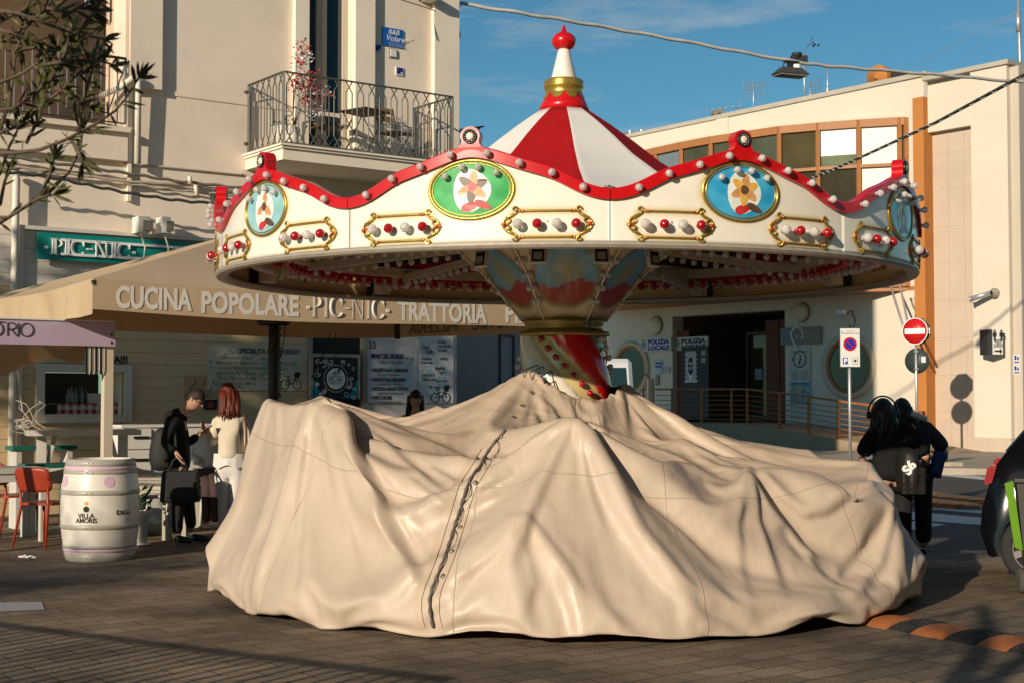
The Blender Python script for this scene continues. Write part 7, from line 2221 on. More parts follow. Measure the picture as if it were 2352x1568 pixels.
# ------------------------------------------------------------------ wine barrel
bc = ground_at(229, 1282); BY = bc.y
brl = empty('wine_barrel', (bc.x, bc.y, 0), 0, 'white painted wine barrel with grey hoops, pink bands and a winery logo', 'barrel')
def br_r(z): t = (z - .475) / .475; return .365 - .058 * t * t
whb = mat('white barrel paint', (.68, .63, .56), rough=.32, coat=.3, noise=.05, nscale=6, dirt=(.45, .38, .3), dscale=3, damt=.3)
ghb = mat('grey hoop', (.36, .34, .29), rough=.4, noise=.08, nscale=10); pkb = mat('pink band', (.60, .40, .50), rough=.45)
b = MB()
b.lathe([(br_r(z), z) for z in np.linspace(0.0, .95, 20)] + [(br_r(.95) - .03, .95), (br_r(.95) - .03, .93), (.001, .93)], n=56); b.build('staves', whb, brl)
for z0_, z1_, mm in ((.0, .075, 'g'), (.085, .115, 'p'), (.118, .15, 'g'), (.30, .345, 'g'), (.62, .665, 'g'), (.815, .85, 'g'), (.853, .885, 'p'), (.888, .95, 'g')):
 b = MB(); b.lathe([(br_r(z0_) + .001, z0_), (br_r(z0_) + .006, z0_ + .002), (br_r((z0_ + z1_) / 2) + .006, (z0_ + z1_) / 2), (br_r(z1_) + .006, z1_ - .002), (br_r(z1_) + .001, z1_)], n=56)
 o = b.build('hoop' if mm == 'g' else 'pink_band', ghb if mm == 'g' else pkb, brl)
 if mm == 'g':
  b = MB()
  for a_ in (-4, 4): p = cyl(a_, br_r((z0_ + z1_) / 2) + .006, (z0_ + z1_) / 2, 0); b.ball(p, .006, 0, 6)
  b.build('rivets', mat('rivet', (.2, .19, .17), rough=.4, metal=.6), o)
def on_barrel(txt, a0, z, size, m, width):
 o = text_obj('lettering', txt, size, m, None, (0, 0, 0), (1, 0, 0), width=width, extrude=.0015, offset=.001)
 me = o.data
 for v in me.vertices:
  x, zz, dd = v.co.x - width / 2, v.co.z + z, -v.co.y
  p = cyl(a0 + math.degrees(x / .36), br_r(zz) + .004 + dd * .5, zz, 0); v.co = p
 o.parent = brl
on_barrel('VILLA', -4, .415, .06, inkm, .155); on_barrel('AMORIS', -4, .37, .06, inkm, .20); on_barrel('PUGLIA', -4, .33, .022, inkm, .12); on_barrel('DiCo', 50, .44, .06, inkm, .14)
def patch(a0, z, r, m, nm):
 vs = [cyl(a0, br_r(z) + .003, z, 0)] + [cyl(a0 + math.degrees(r * math.cos(2 * PI * i / 20) / .36), br_r(z + r * math.sin(2 * PI * i / 20)) + .003, z + r * math.sin(2 * PI * i / 20), 0) for i in range(20)]
 mesh_obj(nm, vs, [(0, 1 + i, 1 + (i + 1) % 20) for i in range(20)], m, brl, smooth=True)
patch(-4, .495, .028, blackg, 'bung_hole'); patch(29, .745, .052, pkb, 'round_sticker'); patch(-50, .745, .052, pkb, 'round_sticker'); patch(-4, .55, .018, swirl2, 'crest')
# ------------------------------------------------------------------ furniture under the parasol
wpt = mat('white painted wood', (.55, .52, .48), rough=.6, noise=.08, nscale=7, dirt=(.35, .3, .25), dscale=4, damt=.4)
redc = mat('red plastic', (.30, .035, .014), rough=.4)
def RT_(c, rz): return Matrix.Translation(c) @ Matrix.Rotation(rz, 4, 'Z')
def red_chair(c, rz, label):
 t = empty('red_chair', c, rz, label, 'chair', 'red plastic chairs at the white table')
 b = MB(); n = 14
 out = [(.21 * max(-1, min(1, 1.25 * math.cos(2 * PI * i / 28))), .20 * max(-1, min(1, 1.25 * math.sin(2 * PI * i / 28)))) for i in range(28)]
 b.prism([(x, y, .43) for x, y in out], (0, 0, .025)); b.build('seat', redc, t)
 vs = []; fs = []
 for j in range(9):
  for i in range(13):
   u = i / 12 * 2 - 1; w = j / 8
   hw_ = .22 * (1 - .10 * (w * 2 - 1) ** 4)
   vs.append((hw_ * u, .20 + .06 * w - .05 * u * u, .57 + .25 * w - .025 * (abs(u) ** 6) * (1 if w > .5 else -1)))
 for j in range(8):
  for i in range(12): k = j * 13 + i; fs.append((k, k + 1, k + 14, k + 13))
 o = mesh_obj('backrest', vs, fs, redc, t, smooth=True); o.modifiers.new('t', 'SOLIDIFY').thickness = .02
 for sx in (-1, 1):
  b = MB(); b.tube([(sx * .16, -.15, .43), (sx * .20, -.21, 0)], [.017, .012], 7); b.build('leg', redc, t)
  b = MB(); b.tube([(sx * .18, .19, .64), (sx * .17, .17, .43), (sx * .21, .25, 0)], [.014, .017, .012], 7); b.build('leg', redc, t)
 return t
p = ground_at(112, 1250); red_chair((p.x, p.y - .1, 0), 2.75, 'red chair with its back to us, nearest the barrel')
p = ground_at(38, 1228); red_chair((p.x, p.y, 0), 2.2, 'red chair farther back at the left edge, behind the white table')
def table(c, rz, w, d, h, label, m, name='white_table', tt=.05):
 t = empty(name, c, rz, label, 'table')
 b = MB(); b.box((-w / 2, -d / 2, h - tt), (w / 2, d / 2, h)); b.build('table_top', m, t)
 for sx in (-1, 1):
  for sy in (-1, 1):
   b = MB(); x, y = sx * (w / 2 - .05), sy * (d / 2 - .05); b.box((x - .035, y - .035, 0), (x + .035, y + .035, h - tt)); b.build('leg', m, t)
 b = MB(); b.box((-w / 2 + .086, -d / 2 + .02, h - tt - .09), (w / 2 - .086, -d / 2 + .04, h - tt)); b.box((-w / 2 + .086, d / 2 - .04, h - tt - .09), (w / 2 - .086, d / 2 - .02, h - tt)); b.build('apron', m, t)
 return t
p = ground_at(24, 1248); table((p.x - .22, p.y + .32, 0), rzL, .8, .7, .78, 'square white table with red chairs at the left edge', wpt)
pa = at(190, 985, 16.4)
t = empty('high_table', (pa.x, pa.y, 0), rzL - .25, 'long high white trestle table in front of the serving window', 'table')
b = MB(); b.box((-.62, -.3, 1.10), (.62, .3, 1.16)); b.build('table_top', wpt, t)
for s in (-1, 1):
 b = MB(); b.box((s * .45 - .05, -.06, 0), (s * .45 + .05, .06, 1.10)); b.bar((s * .45 - .0, 0, .55), (s * .30, 0, 1.1), .05); b.build('leg', wpt, t)
b = MB(); b.box((-.4, -.03, .55), (.4, .03, .75)); b.build('stretcher', wpt, t)
grn = mat('green bench paint', (.012, .13, .09), rough=.5)
for x, y, Y, lb in ((95, 1022, 16.9, 'green topped bench at the left behind the high white table'), (130, 1062, 16.0, 'second green topped bench, lower and nearer than the other green one')):
 p = at(x, y, Y); h = max(.3, p.z)
 t = empty('bench', (p.x, p.y, 0), rzL, lb, 'bench', 'green topped benches')
 b = MB(); b.box((-.38, -.15, h - .05), (.38, .15, h)); b.build('seat', grn, t)
 for s in (-1, 1): b = MB(); b.box((s * .3 - .03, -.13, 0), (s * .3 + .03, .13, h - .052)); b.build('leg', wpt, t)
p = at(318, 975, 17.9)
cabh = p.z
t = empty('drawer_cabinet', (p.x, p.y, 0), rzL, 'white drawer cabinet with two black handles under the menu board', 'cabinet')
b = MB(); b.box((-.2, 0, 0), (1.35, .5, cabh - .03)); b.box((-.23, -.02, cabh - .03), (1.38, .52, cabh)); b.build('carcass', whiteb, t)
for k in range(3):
 b = MB(); b.box((-.18, -.022, cabh - .30 - .28 * k), (.16, -.001, cabh - .05 - .28 * k)); o = b.build('drawer', whiteb, t)
 b = MB(); b.box((-.07, -.04, cabh - .17 - .28 * k), (.12, -.023, cabh - .14 - .28 * k)); b.build('handle', blackg, o)
gry = mat('grey cafe furniture', (.33, .30, .24), rough=.5, noise=.06, nscale=6)
p = at(355, 1112, 15.6); table((p.x, p.y, 0), rzL - .9, .62, .5, p.z, 'low grey table between the barrel and the man in black', gry, 'grey_table', .04)
p = at(366, 1093, 16.6); table((p.x, p.y, 0), rzL - .6, .9, .6, max(.6, p.z), 'larger pale table behind the low grey one', gry, 'grey_table', .03)
def stool(c, h, label, rz=0.3):
 t = empty('stool', c, rz, label, 'stool', 'pale stools under the parasol')
 b = MB(); b.lathe([(.001, h), (.17, h), (.18, h - .015), (.17, h - .04), (.001, h - .04)], n=20); b.build('seat', wpt, t)
 for k in range(4): b = MB(); a_ = PI / 4 + k * PI / 2; b.tube([(.12 * math.cos(a_), .12 * math.sin(a_), h - .04), (.19 * math.cos(a_), .19 * math.sin(a_), 0)], .018, 6); b.build('leg', wpt, t)
p = at(362, 1133, 15.2); stool((p.x, p.y, 0), p.z, 'round pale stool just right of the barrel')
p = at(484, 1085, 16.9); stool((p.x, p.y, 0), p.z, 'stool with the seated person on it behind the man in black')
# bucket and sack
p = ground_at(312, 1252)
b = MB(); b.lathe([(.001, .002), (.105, .002), (.135, .33), (.16, .345), (.155, .37), (.13, .36), (.13, .34), (.10, .05), (.001, .05)], c=(p.x, p.y, 0), n=28); b.lathe([(.12, .0), (.15, .012), (.15, .02), (.10, .02)], c=(p.x, p.y, 0), n=28)
o = b.build('plant_pot', whiteb); tag(o, 'white plastic plant pot standing in its saucer right of the barrel', 'pot')
b = MB(); rn = random.Random(3)
for k in range(90):
 a_ = rn.uniform(0, 6.28); r_ = rn.uniform(0, .11); q = p + Vector((r_ * math.cos(a_), r_ * math.sin(a_), rn.uniform(.34, .58))); d_ = Vector((math.cos(a_), math.sin(a_), rn.uniform(0, 1))); e_ = d_.orthogonal().normalized() * .4; s_ = .045
 b.add([q, q + (d_ + e_) * s_, q + d_ * 2 * s_, q + (d_ - e_) * s_], [(0, 1, 2, 3)])
b.build('foliage', leafd, o)
p = ground_at(342, 1228)
vs = []; fs = []; n = 20; k_ = 14; rn = np.random.RandomState(2);
for j in range(k_ + 1):
 t_ = PI * j / k_
 for i in range(n):
  a_ = 2 * PI * i / n; r_ = math.sin(t_) ** .7 * (.125 + .02 * math.sin(3 * a_ + 2 * t_) + .012 * math.sin(7 * a_ + 4 * t_))
  vs.append((p.x + r_ * math.cos(a_) * 1.15, p.y + .1 + r_ * math.sin(a_), .15 - .145 * math.cos(t_) + .02 * math.sin(2 * a_) * math.sin(t_)))
for j in range(k_):
 for i in range(n): fs.append((j * n + i, j * n + (i + 1) % n, (j + 1) * n + (i + 1) % n, (j + 1) * n + i))
sk = mesh_obj('sack', vs, fs, [mat('beige sack', (.38, .30, .2), rough=.9, bump=.6, bscale=20, bdist=.02), mat('blue white plastic bag', (.50, .53, .58), rough=.4, bump=.8, bscale=25, bdist=.02)], None, smooth=True, fmat=[0 if i < n * 7 else 1 for i in range(n * k_)])
tag(sk, 'crumpled beige sack with a pale plastic bag on top, on the ground behind the pot', 'sack')
# ------------------------------------------------------------------ overhead cables and hanging lamp
def px_tube(name, pts, r, m, label, cat, sub=6, wob=0):
 V = [at(*p) for p in pts]; out = []
 for i in range(len(V) - 1):
  for k in range(sub): t = k / sub; q = V[i].lerp(V[i + 1], t); q.z += wob * math.sin((i * sub + k) * 1.3); out.append(q)
 out.append(V[-1])
 b = MB(); b.tube(out, r, 6); return tag(b.build(name, m), label, cat)
plc = mat('pale cable', (.48, .46, .43), rough=.6, noise=.3, nscale=3)
px_tube('overhead_cable', [(1046, 7, 22.7), (1180, 28, 23), (1300, 47, 23.4), (1430, 70, 24), (1560, 93, 24.5), (1700, 120, 25), (1835, 144, 25.5), (1900, 152, 25.8), (2000, 160, 26.3), (2140, 171, 27), (2250, 181, 27.6), (2400, 194, 28.5)], .032, plc, 'pale overhead cable carrying the hanging lamp across the sky', 'cable', wob=.01)
px_tube('overhead_cable', [(895, -8, 21.2), (960, 12, 21.9), (1047, 41, 22.7)], .01, plc, 'thin slack cable on the facade above the blue plaques', 'cable')
px_tube('cable_loop', [(1056, 9, 22.6), (1046, 30, 22.62), (1048, 60, 22.62), (1054, 80, 22.62), (1048, 100, 22.7)], .035, whp, 'short white cable loop at the top corner of the apartment building', 'cable')
dk = mat('dark guy cable', (.035, .033, .03), rough=.6)
o = px_tube('guy_cable', [(1690, 485, 24), (1862, 411, 22), (1960, 370, 20.6), (2150, 282, 18), (2370, 163, 15)], .022, dk, 'dark steel cable running from behind the carousel up to the right edge', 'cable')
b = MB(); V = [at(1862, 411, 21.97), at(1960, 370, 20.57), at(2150, 282, 17.97), at(2370, 163, 14.97)]
pts = []
for i in range(3):
 for k in range(60): t = k / 60; q = V[i].lerp(V[i + 1], t); an = (i * 60 + k) * .9; pts.append(q + Vector((0, -.012 + .02 * math.cos(an), .022 * math.sin(an))))
b.tube(pts, .007, 4); b.build('white_spiral', plc, o)
lc = at(1815, 170, 25.3)
lamp = empty('hanging_lamp', lc, .35, 'flat dark street lamp hanging from the overhead cable', 'street lamp')
b = MB()
vs = [(-.31, -.16, -.02), (.31, -.16, -.02), (.31, .16, -.02), (-.31, .16, -.02), (-.19, -.09, .10), (.19, -.09, .10), (.19, .09, .10), (-.19, .09, .10)]
b.hexa(vs); b.build('lamp_shade', mat('lamp dark grey', (.06, .055, .05), rough=.5), lamp)
b = MB(); b.box((-.28, -.14, -.05), (.28, .14, -.021)); b.build('lamp_glass', mat('lamp diffuser', (.20, .20, .19), rough=.3), lamp)
b = MB(); b.box((-.04, -.04, .101), (.04, .04, .20)); b.box((-.12, -.05, .20), (.16, .05, .23)); b.tube([(-.1, 0, .22), (-.16, .05, .05), (-.3, .02, -.01)], .01, 5); b.build('bracket', ironb, lamp)
# ------------------------------------------------------------------ road signs
def dirv(a): return Vector((math.sin(a), -math.cos(a), 0))
pc = at(1953, 900, 26.0)
root = empty('parking_sign', (pc.x, pc.y, 0), 0, 'white rectangular no parking sign with blue P on a galvanised pole', 'road sign')
zt_ = at(1953, 753, 26).z; zb_ = at(1953, 843, 26).z; hw_ = .19
b = MB(); b.tube([(0, .045, .0), (0, .045, zt_ - .1)], .03, 10); b.build('pole', galv, root)
b = MB(); b.box((-hw_, -.012, zb_), (hw_, .010, zt_), 0, bev=.006); b.box((-hw_ + .012, -.015, zb_ + .012), (hw_ - .012, -.0125, zt_ - .012), 1); b.build('plate', [ironb, mat('sign white', (.70, .69, .66), rough=.4)], root)
zc = zb_ + .42
b = MB(); b.disc((0, -.018, zc), .125, (0, -1, 0), 40, 0); b.disc((0, -.021, zc), .088, (0, -1, 0), 40, 1)
b.tube([(-.07, -.022, zc + .07), (.07, -.022, zc - .07)], .012, 4, 0); b.disc((0, -.0175, zc), .132, (0, -1, 0), 40, 2)
b.build('no_parking_disc', [mat('sign red', (.52, .01, .012), rough=.35), mat('sign blue', (.008, .03, .40), rough=.35), whitep], root)
b = MB(); b.box((-.135, -.02, zb_ + .06), (-.045, -.0165, zb_ + .18)); b.build('blue_square', MATS['sign blue'], root)
text_obj('lettering', 'P', .12, whitep, root, Vector((pc.x - .118, pc.y - .021, zb_ + .078)), (1, 0, 0), extrude=.001, offset=.006)
b = MB(); b.box((.045, -.019, zb_ + .06), (.135, -.0165, zb_ + .18), 1); b.box((.053, -.0205, zb_ + .068), (.127, -.0192, zb_ + .172), 0); b.ball((.09, -.021, zb_ + .12), .02, 1, 8, (1, .1, 1.6)); b.tube([(.06, -.022, zb_ + .12), (.12, -.022, zb_ + .12)], .006, 4, 1); b.build('pictogram', [whitep, inkm], root)
text_obj('lettering', 'Comune di', .03, inkm, root, Vector((pc.x - .06, pc.y - .017, zt_ - .07)), (1, 0, 0), extrude=.001); text_obj('lettering', 'POLIGNANO A MARE', .035, inkm, root, Vector((pc.x - .12, pc.y - .017, zt_ - .115)), (1, 0, 0), extrude=.001, width=.28)
b = MB(); b.prism([(-.165, -.016, zt_ - .06), (-.13, -.016, zt_ - .06), (-.13, -.016, zt_ - .1), (-.147, -.016, zt_ - .12), (-.165, -.016, zt_ - .1)], (0, -.002, 0)); b.build('crest', cyank, root)
pc = at(2105, 900, 34.5)
root = empty('no_entry_sign', (pc.x, pc.y, .13), 0, 'red and white no entry disc on a pole with two signs seen from behind', 'road sign')
nd = Vector((-.62, -.785, 0)).normalized(); bd = -nd
c1 = at(2103, 761, 34.5) - Vector((pc.x, pc.y, .13)); c2 = at(2108, 828, 34.5) - Vector((pc.x, pc.y, .13)); rr = .325
b = MB(); b.tube([(0, 0, 0), (0, 0, c1.z + .2)], .035, 10); b.build('pole', galv, root)
cc = Vector((0, 0, c1.z)) + nd * .06
b = MB(); b.lathe([(rr, -.015), (rr, .0), (.001, .0)], c=cc, n=40, axis=nd, mats=[1, 0]); b.build('no_entry_disc', [MATS['sign red'], whitep], root)
sd_ = Vector((nd.y, -nd.x, 0)); sd_ = sd_ if sd_.x > 0 else -sd_
b = MB(); b.lathe([(rr - .001, .0015), (rr - .02, .0015)], c=cc, n=40, axis=nd); q = cc + nd * .004
b.add([q + sd_ * s_ * .255 + Vector((0, 0, w_ * .065)) for s_, w_ in ((-1, -1), (1, -1), (1, 1), (-1, 1))], [(0, 1, 2, 3)]); b.build('white_bar', whitep, root)
bk_ = mat('sign back green grey', (.035, .05, .045), rough=.5)
b = MB(); cb = Vector((0, 0, c1.z)) - nd * .06 + sd_ * .02
b.prism([cb + sd_ * (.34 * math.cos(PI / 8 + PI * k / 4)) + Vector((0, 0, .34 * math.sin(PI / 8 + PI * k / 4))) for k in range(8)], nd * -.012); b.build('octagon_back', bk_, root)
b = MB(); b.lathe([(.001, 0), (.31, 0), (.31, .015)], c=Vector((0, 0, c2.z)) - nd * .05, n=36, axis=bd); b.build('round_back', bk_, root)
b = MB(); q = Vector((0, 0, c2.z)) - nd * .045 + sd_ * .17 + Vector((0, 0, .03)); b.add([q + sd_ * s_ * .05 + Vector((0, 0, w_ * .07)) for s_, w_ in ((-1, -1), (1, -1), (1, 1), (-1, 1))], [(0, 1, 2, 3)])
q = Vector((0, 0, c1.z)) - nd * .045 + sd_ * .29; b.add([q + sd_ * s_ * .045 + Vector((0, 0, w_ * .07)) for s_, w_ in ((-1, -1), (1, -1), (1, 1), (-1, 1))], [(0, 1, 2, 3)]); b.build('stickers', whitep, root)
b = MB()
for z in (c2.z + .22, c2.z - .2, c1.z + .1): b.box((-.05, -.05, z - .02), (.05, .05, z + .02))
b.build('clamps', galv, root)
# ------------------------------------------------------------------ small truck behind the column
tp = at(1465, 900, 25); X1 = tp.x
tr = empty('white_truck', (X1 - 1.0, 25, 0), 0, 'small white truck cab facing us behind the spiral column', 'truck')
wv_ = mat('white truck paint', (.55, .56, .58), rough=.3, coat=.4); wsg = mat('windscreen glass', (.012, .03, .025), rough=.05, spec=1.0)
zt_ = 2.22
b = MB(); b.hexa([(-1, 0, .45), (1, 0, .45), (1, 1.6, .45), (-1, 1.6, .45), (-.93, .42, zt_), (.93, .42, zt_), (.93, 1.6, zt_ + .02), (-.93, 1.6, zt_ + .02)]); o = b.build('cab', wv_, tr)
o.modifiers.new('b', 'BEVEL').width = .07
b = MB(); b.prism([(-.86, .20, 1.28), (.86, .20, 1.28), (.82, .385, 2.06), (-.82, .385, 2.06)], (0, -.02, .0)); b.build('windscreen', wsg, tr)
b = MB(); b.hexa([(-1.02, 1.7, .5), (1.02, 1.7, .5), (1.02, 4.6, .5), (-1.02, 4.6, .5), (-1.02, 1.7, 1.5), (1.02, 1.7, 1.5), (1.02, 4.6, 1.5), (-1.02, 4.6, 1.5)]); b.build('load_bed', wv_, tr)
for s in (-1, 1):
 b = MB(); b.box((s * 1.22 - .07, -.05, 1.42), (s * 1.22 + .07, .03, 1.86), bev=.03); b.box((s * 1.24 - .07, -.05, 1.13), (s * 1.24 + .07, .03, 1.36), bev=.03)
 b.tube([(s * .97, .15, 1.9), (s * 1.16, .0, 1.93), (s * 1.22, 0, 1.86)], .018, 5); b.tube([(s * .97, .1, 1.05), (s * 1.2, .0, 1.05), (s * 1.24, 0, 1.14)], .018, 5); b.build('mirror', ironb, tr)
 b = MB(); b.lathe([(.001, -.1), (.20, -.1), (.36, -.09), (.38, 0), (.36, .1), (.001, .1)], c=(s * .88, .8, .38), n=24, axis=(1, 0, 0)); b.build('wheel', blackg, tr)
 b = MB(); b.box((s * .72 - .15, -.03, .72), (s * .72 + .15, .0, .88)); b.build('headlight', glassc, tr)
 b = MB(); b.tube([(s * .5, .17, 1.30), (s * .5 + .5, .30, 1.52)], .01, 4); b.build('wiper', blackg, tr)
# ------------------------------------------------------------------ black hatchback at the right edge
car = empty('parked_car', (at(2243, 1300, 12.0).x, 11.9, 0), -.36, 'black hatchback cut by the right edge, its tail and rear wheel showing', 'car')
carp = mat('black car paint', (.003, .0035, .005), rough=.12, coat=0, spec=.35, noise=.3, nscale=3)
prof = [(.06, .22), (.0, .42), (.02, .62), (.07, .78), (.10, .92), (.20, 1.06), (.42, 1.32), (.62, 1.46), (1.2, 1.52), (2.2, 1.50), (2.9, 1.22), (3.3, 1.0), (3.9, .88), (4.0, .5), (3.9, .22), (3.45, .20)]
arch = [(3.45 - .02, .20)] + [(3.1 + .34 * math.cos(R(a)), .28 + .34 * math.sin(R(a))) for a in range(0, 181, 20)] + [(.80, .20)] + [(.44 + .33 * math.cos(R(a)), .28 + .33 * math.sin(R(a))) for a in range(0, 181, 15)] + [(.10, .20)]
outl = prof + arch
def inset(y, k): return [(x, y, z) for x, z in outl]
b = MB(); n = len(outl); W = 1.66
rings = []
for y, ins, top in ((.0, .06, .0), (.03, .0, .0), (.12, -.0, .0), (W - .12, 0, 0), (W - .03, 0, 0), (W, .06, 0)):
 r_ = []
 for x, z in outl:
  yy = y
  if z > .95: # greenhouse leans in
   k = (z - .95) / .57 * .16
   yy = y + k if y < W / 2 else y - k
  cx, cz = 2.0, .8
  r_.append((x + (cx - x) * ins * .4, yy, z + (cz - z) * ins * .6))
 rings.append(r_)
vs = [v for r_ in rings for v in r_]; fs = [tuple(range(n)), tuple(reversed(range(5 * n, 6 * n)))]
for k in range(5):
 for i in range(n): j = (i + 1) % n; fs.append((k * n + i, (k + 1) * n + i, (k + 1) * n + j, k * n + j))
b.add(vs, fs, 0, True); o = b.build('body', carp, car); es = o.modifiers.new('e', 'EDGE_SPLIT'); es.split_angle = R(38)
b = MB(); g_ = mat('car glass', (.01, .03, .05), rough=.04, spec=1.0)
b.prism([(.62, .100, 1.02), (1.4, .100, 1.02), (1.4, .150, 1.42), (.82, .145, 1.40)], (0, .01, 0)); b.prism([(1.46, .10, 1.02), (2.8, .10, 1.02), (2.4, .145, 1.40), (1.46, .145, 1.42)], (0, .01, 0)); b.build('side_window', g_, car)
b = MB(); b.prism([(.215, .22, 1.07), (.215, W - .22, 1.07), (.44, W - .30, 1.34), (.44, .30, 1.34)], (-.015, 0, .01)); b.build('rear_window', g_, car)
tl = mat('tail light red', (.25, .008, .015), rough=.15, coat=.6)
for y in (.015, W - .105):
 b = MB(); b.prism([(.055, y, .80), (.05, y, .83), (.075, y, .94), (.11, y, .97), (.15, y, .96), (.11, y, .82)], (0, .09, 0)); q = b.build('tail_light', tl, car); q.location = (-.012, -.018 if y < 1 else .018, 0)
b = MB(); b.tube([(.16, -.005, .80), (.2, -.004, .80), (1.4, -.008, .80)], .006, 4); b.build('side_moulding', ironb, car)
rimm = mat('grey hubcap', (.20, .19, .18), rough=.35, metal=.5); tyre = mat('tyre rubber', (.018, .018, .017), rough=.8)
for x in (.44, 3.1):
 for y in (.02, W - .02):
  sy = -1 if y < 1 else 1
  w = empty('wheel', (x, y, .285)); w.parent = car
  b = MB(); b.lathe([(.19, -.08), (.24, -.09), (.28, -.07), (.285, 0), (.28, .07), (.24, .09), (.19, .08), (.19, -.08)], n=36, axis=(0, 1, 0)); b.build('tyre', tyre, w)
  b = MB(); b.lathe([(.192, .055), (.185, .07), (.175, .06)], n=32, axis=(0, sy, 0)); b.lathe([(.001, .02), (.176, .02)], n=24, axis=(0, sy, 0), m=1)
  b.lathe([(.045, .03), (.045, .07), (.03, .075), (.001, .075)], n=16, axis=(0, sy, 0))
  for k in range(6):
   a_ = 2 * PI * k / 6 + .3; d1 = Vector((math.cos(a_), 0, math.sin(a_))); t1 = Vector((-math.sin(a_), 0, math.cos(a_)))
   ny = Vector((0, sy, 0))
   b.prism([d1 * .035 + t1 * .018 + ny * .045, d1 * .035 - t1 * .018 + ny * .045, d1 * .18 - t1 * .03 + ny * .045, d1 * .18 + t1 * .03 + ny * .045], ny * .018)
  b.build('rim', [rimm, blackg], w)
# ------------------------------------------------------------------ wheeled bin
wp = ground_at(2333, 1367)
bn = empty('wheeled_bin', (wp.x + .32, wp.y + .05, 0), -.3, 'grey wheeled waste bin with a bright lime green corner at the right edge', 'bin')
binm = mat('bin grey plastic', (.045, .042, .038), rough=.55, noise=.2, nscale=8); lime = mat('lime green plastic', (.12, .27, .015), rough=.4)
b = MB(); b.hexa([(-.2, .0, .06), (.25, .0, .06), (.25, .42, .06), (-.2, .42, .06), (-.27, -.06, .86), (.30, -.06, .86), (.30, .5, .86), (-.27, .5, .86)]); b.build('body', binm, bn)
b = MB(); b.box((-.29, -.09, .865), (.32, .53, .90), bev=.012); b.build('lid', binm, bn)
b = MB(); b.hexa([(-.29, -.03, .36), (-.23, -.05, .34), (-.23, .03, .34), (-.29, .04, .36), (-.36, -.10, .86), (-.30, -.125, .88), (-.30, -.0, .88), (-.35, .03, .86)]); b.build('lime_corner', lime, bn)
for s in (-.24, .28):
 b = MB(); b.lathe([(.03, -.03), (.07, -.032), (.095, -.02), (.098, 0), (.095, .02), (.07, .032), (.03, .03)], c=(s, .02, .098), n=24, axis=(1, .25, 0)); b.lathe([(.001, -.035), (.05, -.034)], c=(s, .02, .098), n=12, axis=(1, .25, 0)); b.build('wheel', mat('worn rubber', (.07, .065, .055), rough=.8, noise=.3, nscale=30), bn)
# ------------------------------------------------------------------ olive tree on the left
ol = empty('olive_tree', (-1.95, .4, 0), 0, 'olive tree with grey green leaves hanging into the top left corner', 'tree')
OO = Vector((1.95, -.4, 0))
bark = mat('olive bark', (.11, .08, .055), rough=.9, noise=.3, nscale=20, bump=.8, bscale=40, bdist=.01)
leafm = mat('olive leaf', (.055, .060, .018), rough=.55, noise=.45, nscale=6, spec=.2)
leafg = mat('olive leaf pale', (.13, .12, .05), rough=.6, noise=.3, nscale=6, spec=.2)
b = MB()
tx = Vector((-1.95, .4, 0))
b.tube([tx, tx + Vector((.05, 0, .7)), tx + Vector((-.05, .1, 1.5)), tx + Vector((.1, .05, 2.1))], [.22, .17, .15, .12], 10)
b.tube([tx + Vector((.1, .05, 2.1)), Vector((-1.95, 1.2, 3.0)), Vector((-1.75, 2.2, 3.1)), Vector((-1.4, 2.9, 2.75)), Vector((-1.22, 3.0, 2.4))], [.10, .07, .035, .014, .007], 8)
b.tube([Vector((-1.75, 2.2, 3.1)), Vector((-1.5, 2.9, 2.6)), Vector((-1.25, 3.0, 2.1)), Vector((-1.2, 3.0, 1.85))], [.03, .014, .008, .005], 7)
b.tube([tx + Vector((.05, .05, 2.0)), Vector((-2.2, .1, 3.0)), Vector((-2.4, -.4, 3.9))], [.10, .07, .03], 8)
TW_ = [([(-60, 540), (0, 512), (70, 468), (130, 425), (160, 395), (185, 340), (190, 300)], 5.0), ([(-60, 500), (20, 500), (90, 455), (120, 448)], 5.0), ([(90, 455), (115, 400), (125, 360)], 5.0),
       ([(-60, 350), (30, 352), (90, 345), (150, 322), (220, 285), (265, 255), (290, 225), (318, 180)], 5.05), ([(160, 318), (180, 345), (190, 370)], 5.05), ([(-60, 330), (40, 290), (100, 240), (150, 200), (190, 160)], 5.1),
       ([(-60, 200), (0, 190), (50, 170), (110, 130), (160, 90)], 5.0), ([(-60, 120), (20, 90), (60, 60), (110, 20), (130, -30)], 5.1), ([(-60, 20), (40, 30), (120, 60), (180, 80), (240, 90)], 4.95),
       ([(-60, 260), (30, 250), (80, 215), (120, 180), (150, 120), (165, 60)], 5.0), ([(60, 330), (90, 270), (100, 200), (110, 150)], 5.15), ([(180, 300), (190, 250), (200, 200), (215, 150), (230, 120)], 5.1),
       ([(0, 300), (20, 240), (30, 180), (35, 120), (60, 60)], 5.2), ([(-60, 420), (0, 400), (20, 340), (40, 300)], 5.2), ([(240, 60), (215, 30), (240, -10)], 5.0), ([(180, 80), (205, 40), (225, 25)], 5.0), ([(-60, 60), (0, 50), (60, 20), (80, -20)], 5.05), ([(100, 150), (160, 140), (230, 140), (262, 150)], 4.9), ([(110, 20), (160, 30), (220, -5)], 4.9), ([(0, 470), (10, 420), (20, 390)], 5.2), ([(30, 120), (80, 110), (140, 140)], 5.0), ([(-20, 60), (60, 90), (130, 110), (170, 100)], 5.1), ([(120, 200), (170, 220), (200, 240)], 5.0)]
tips = []
lf = [MB(), MB()]
rn = random.Random(12)
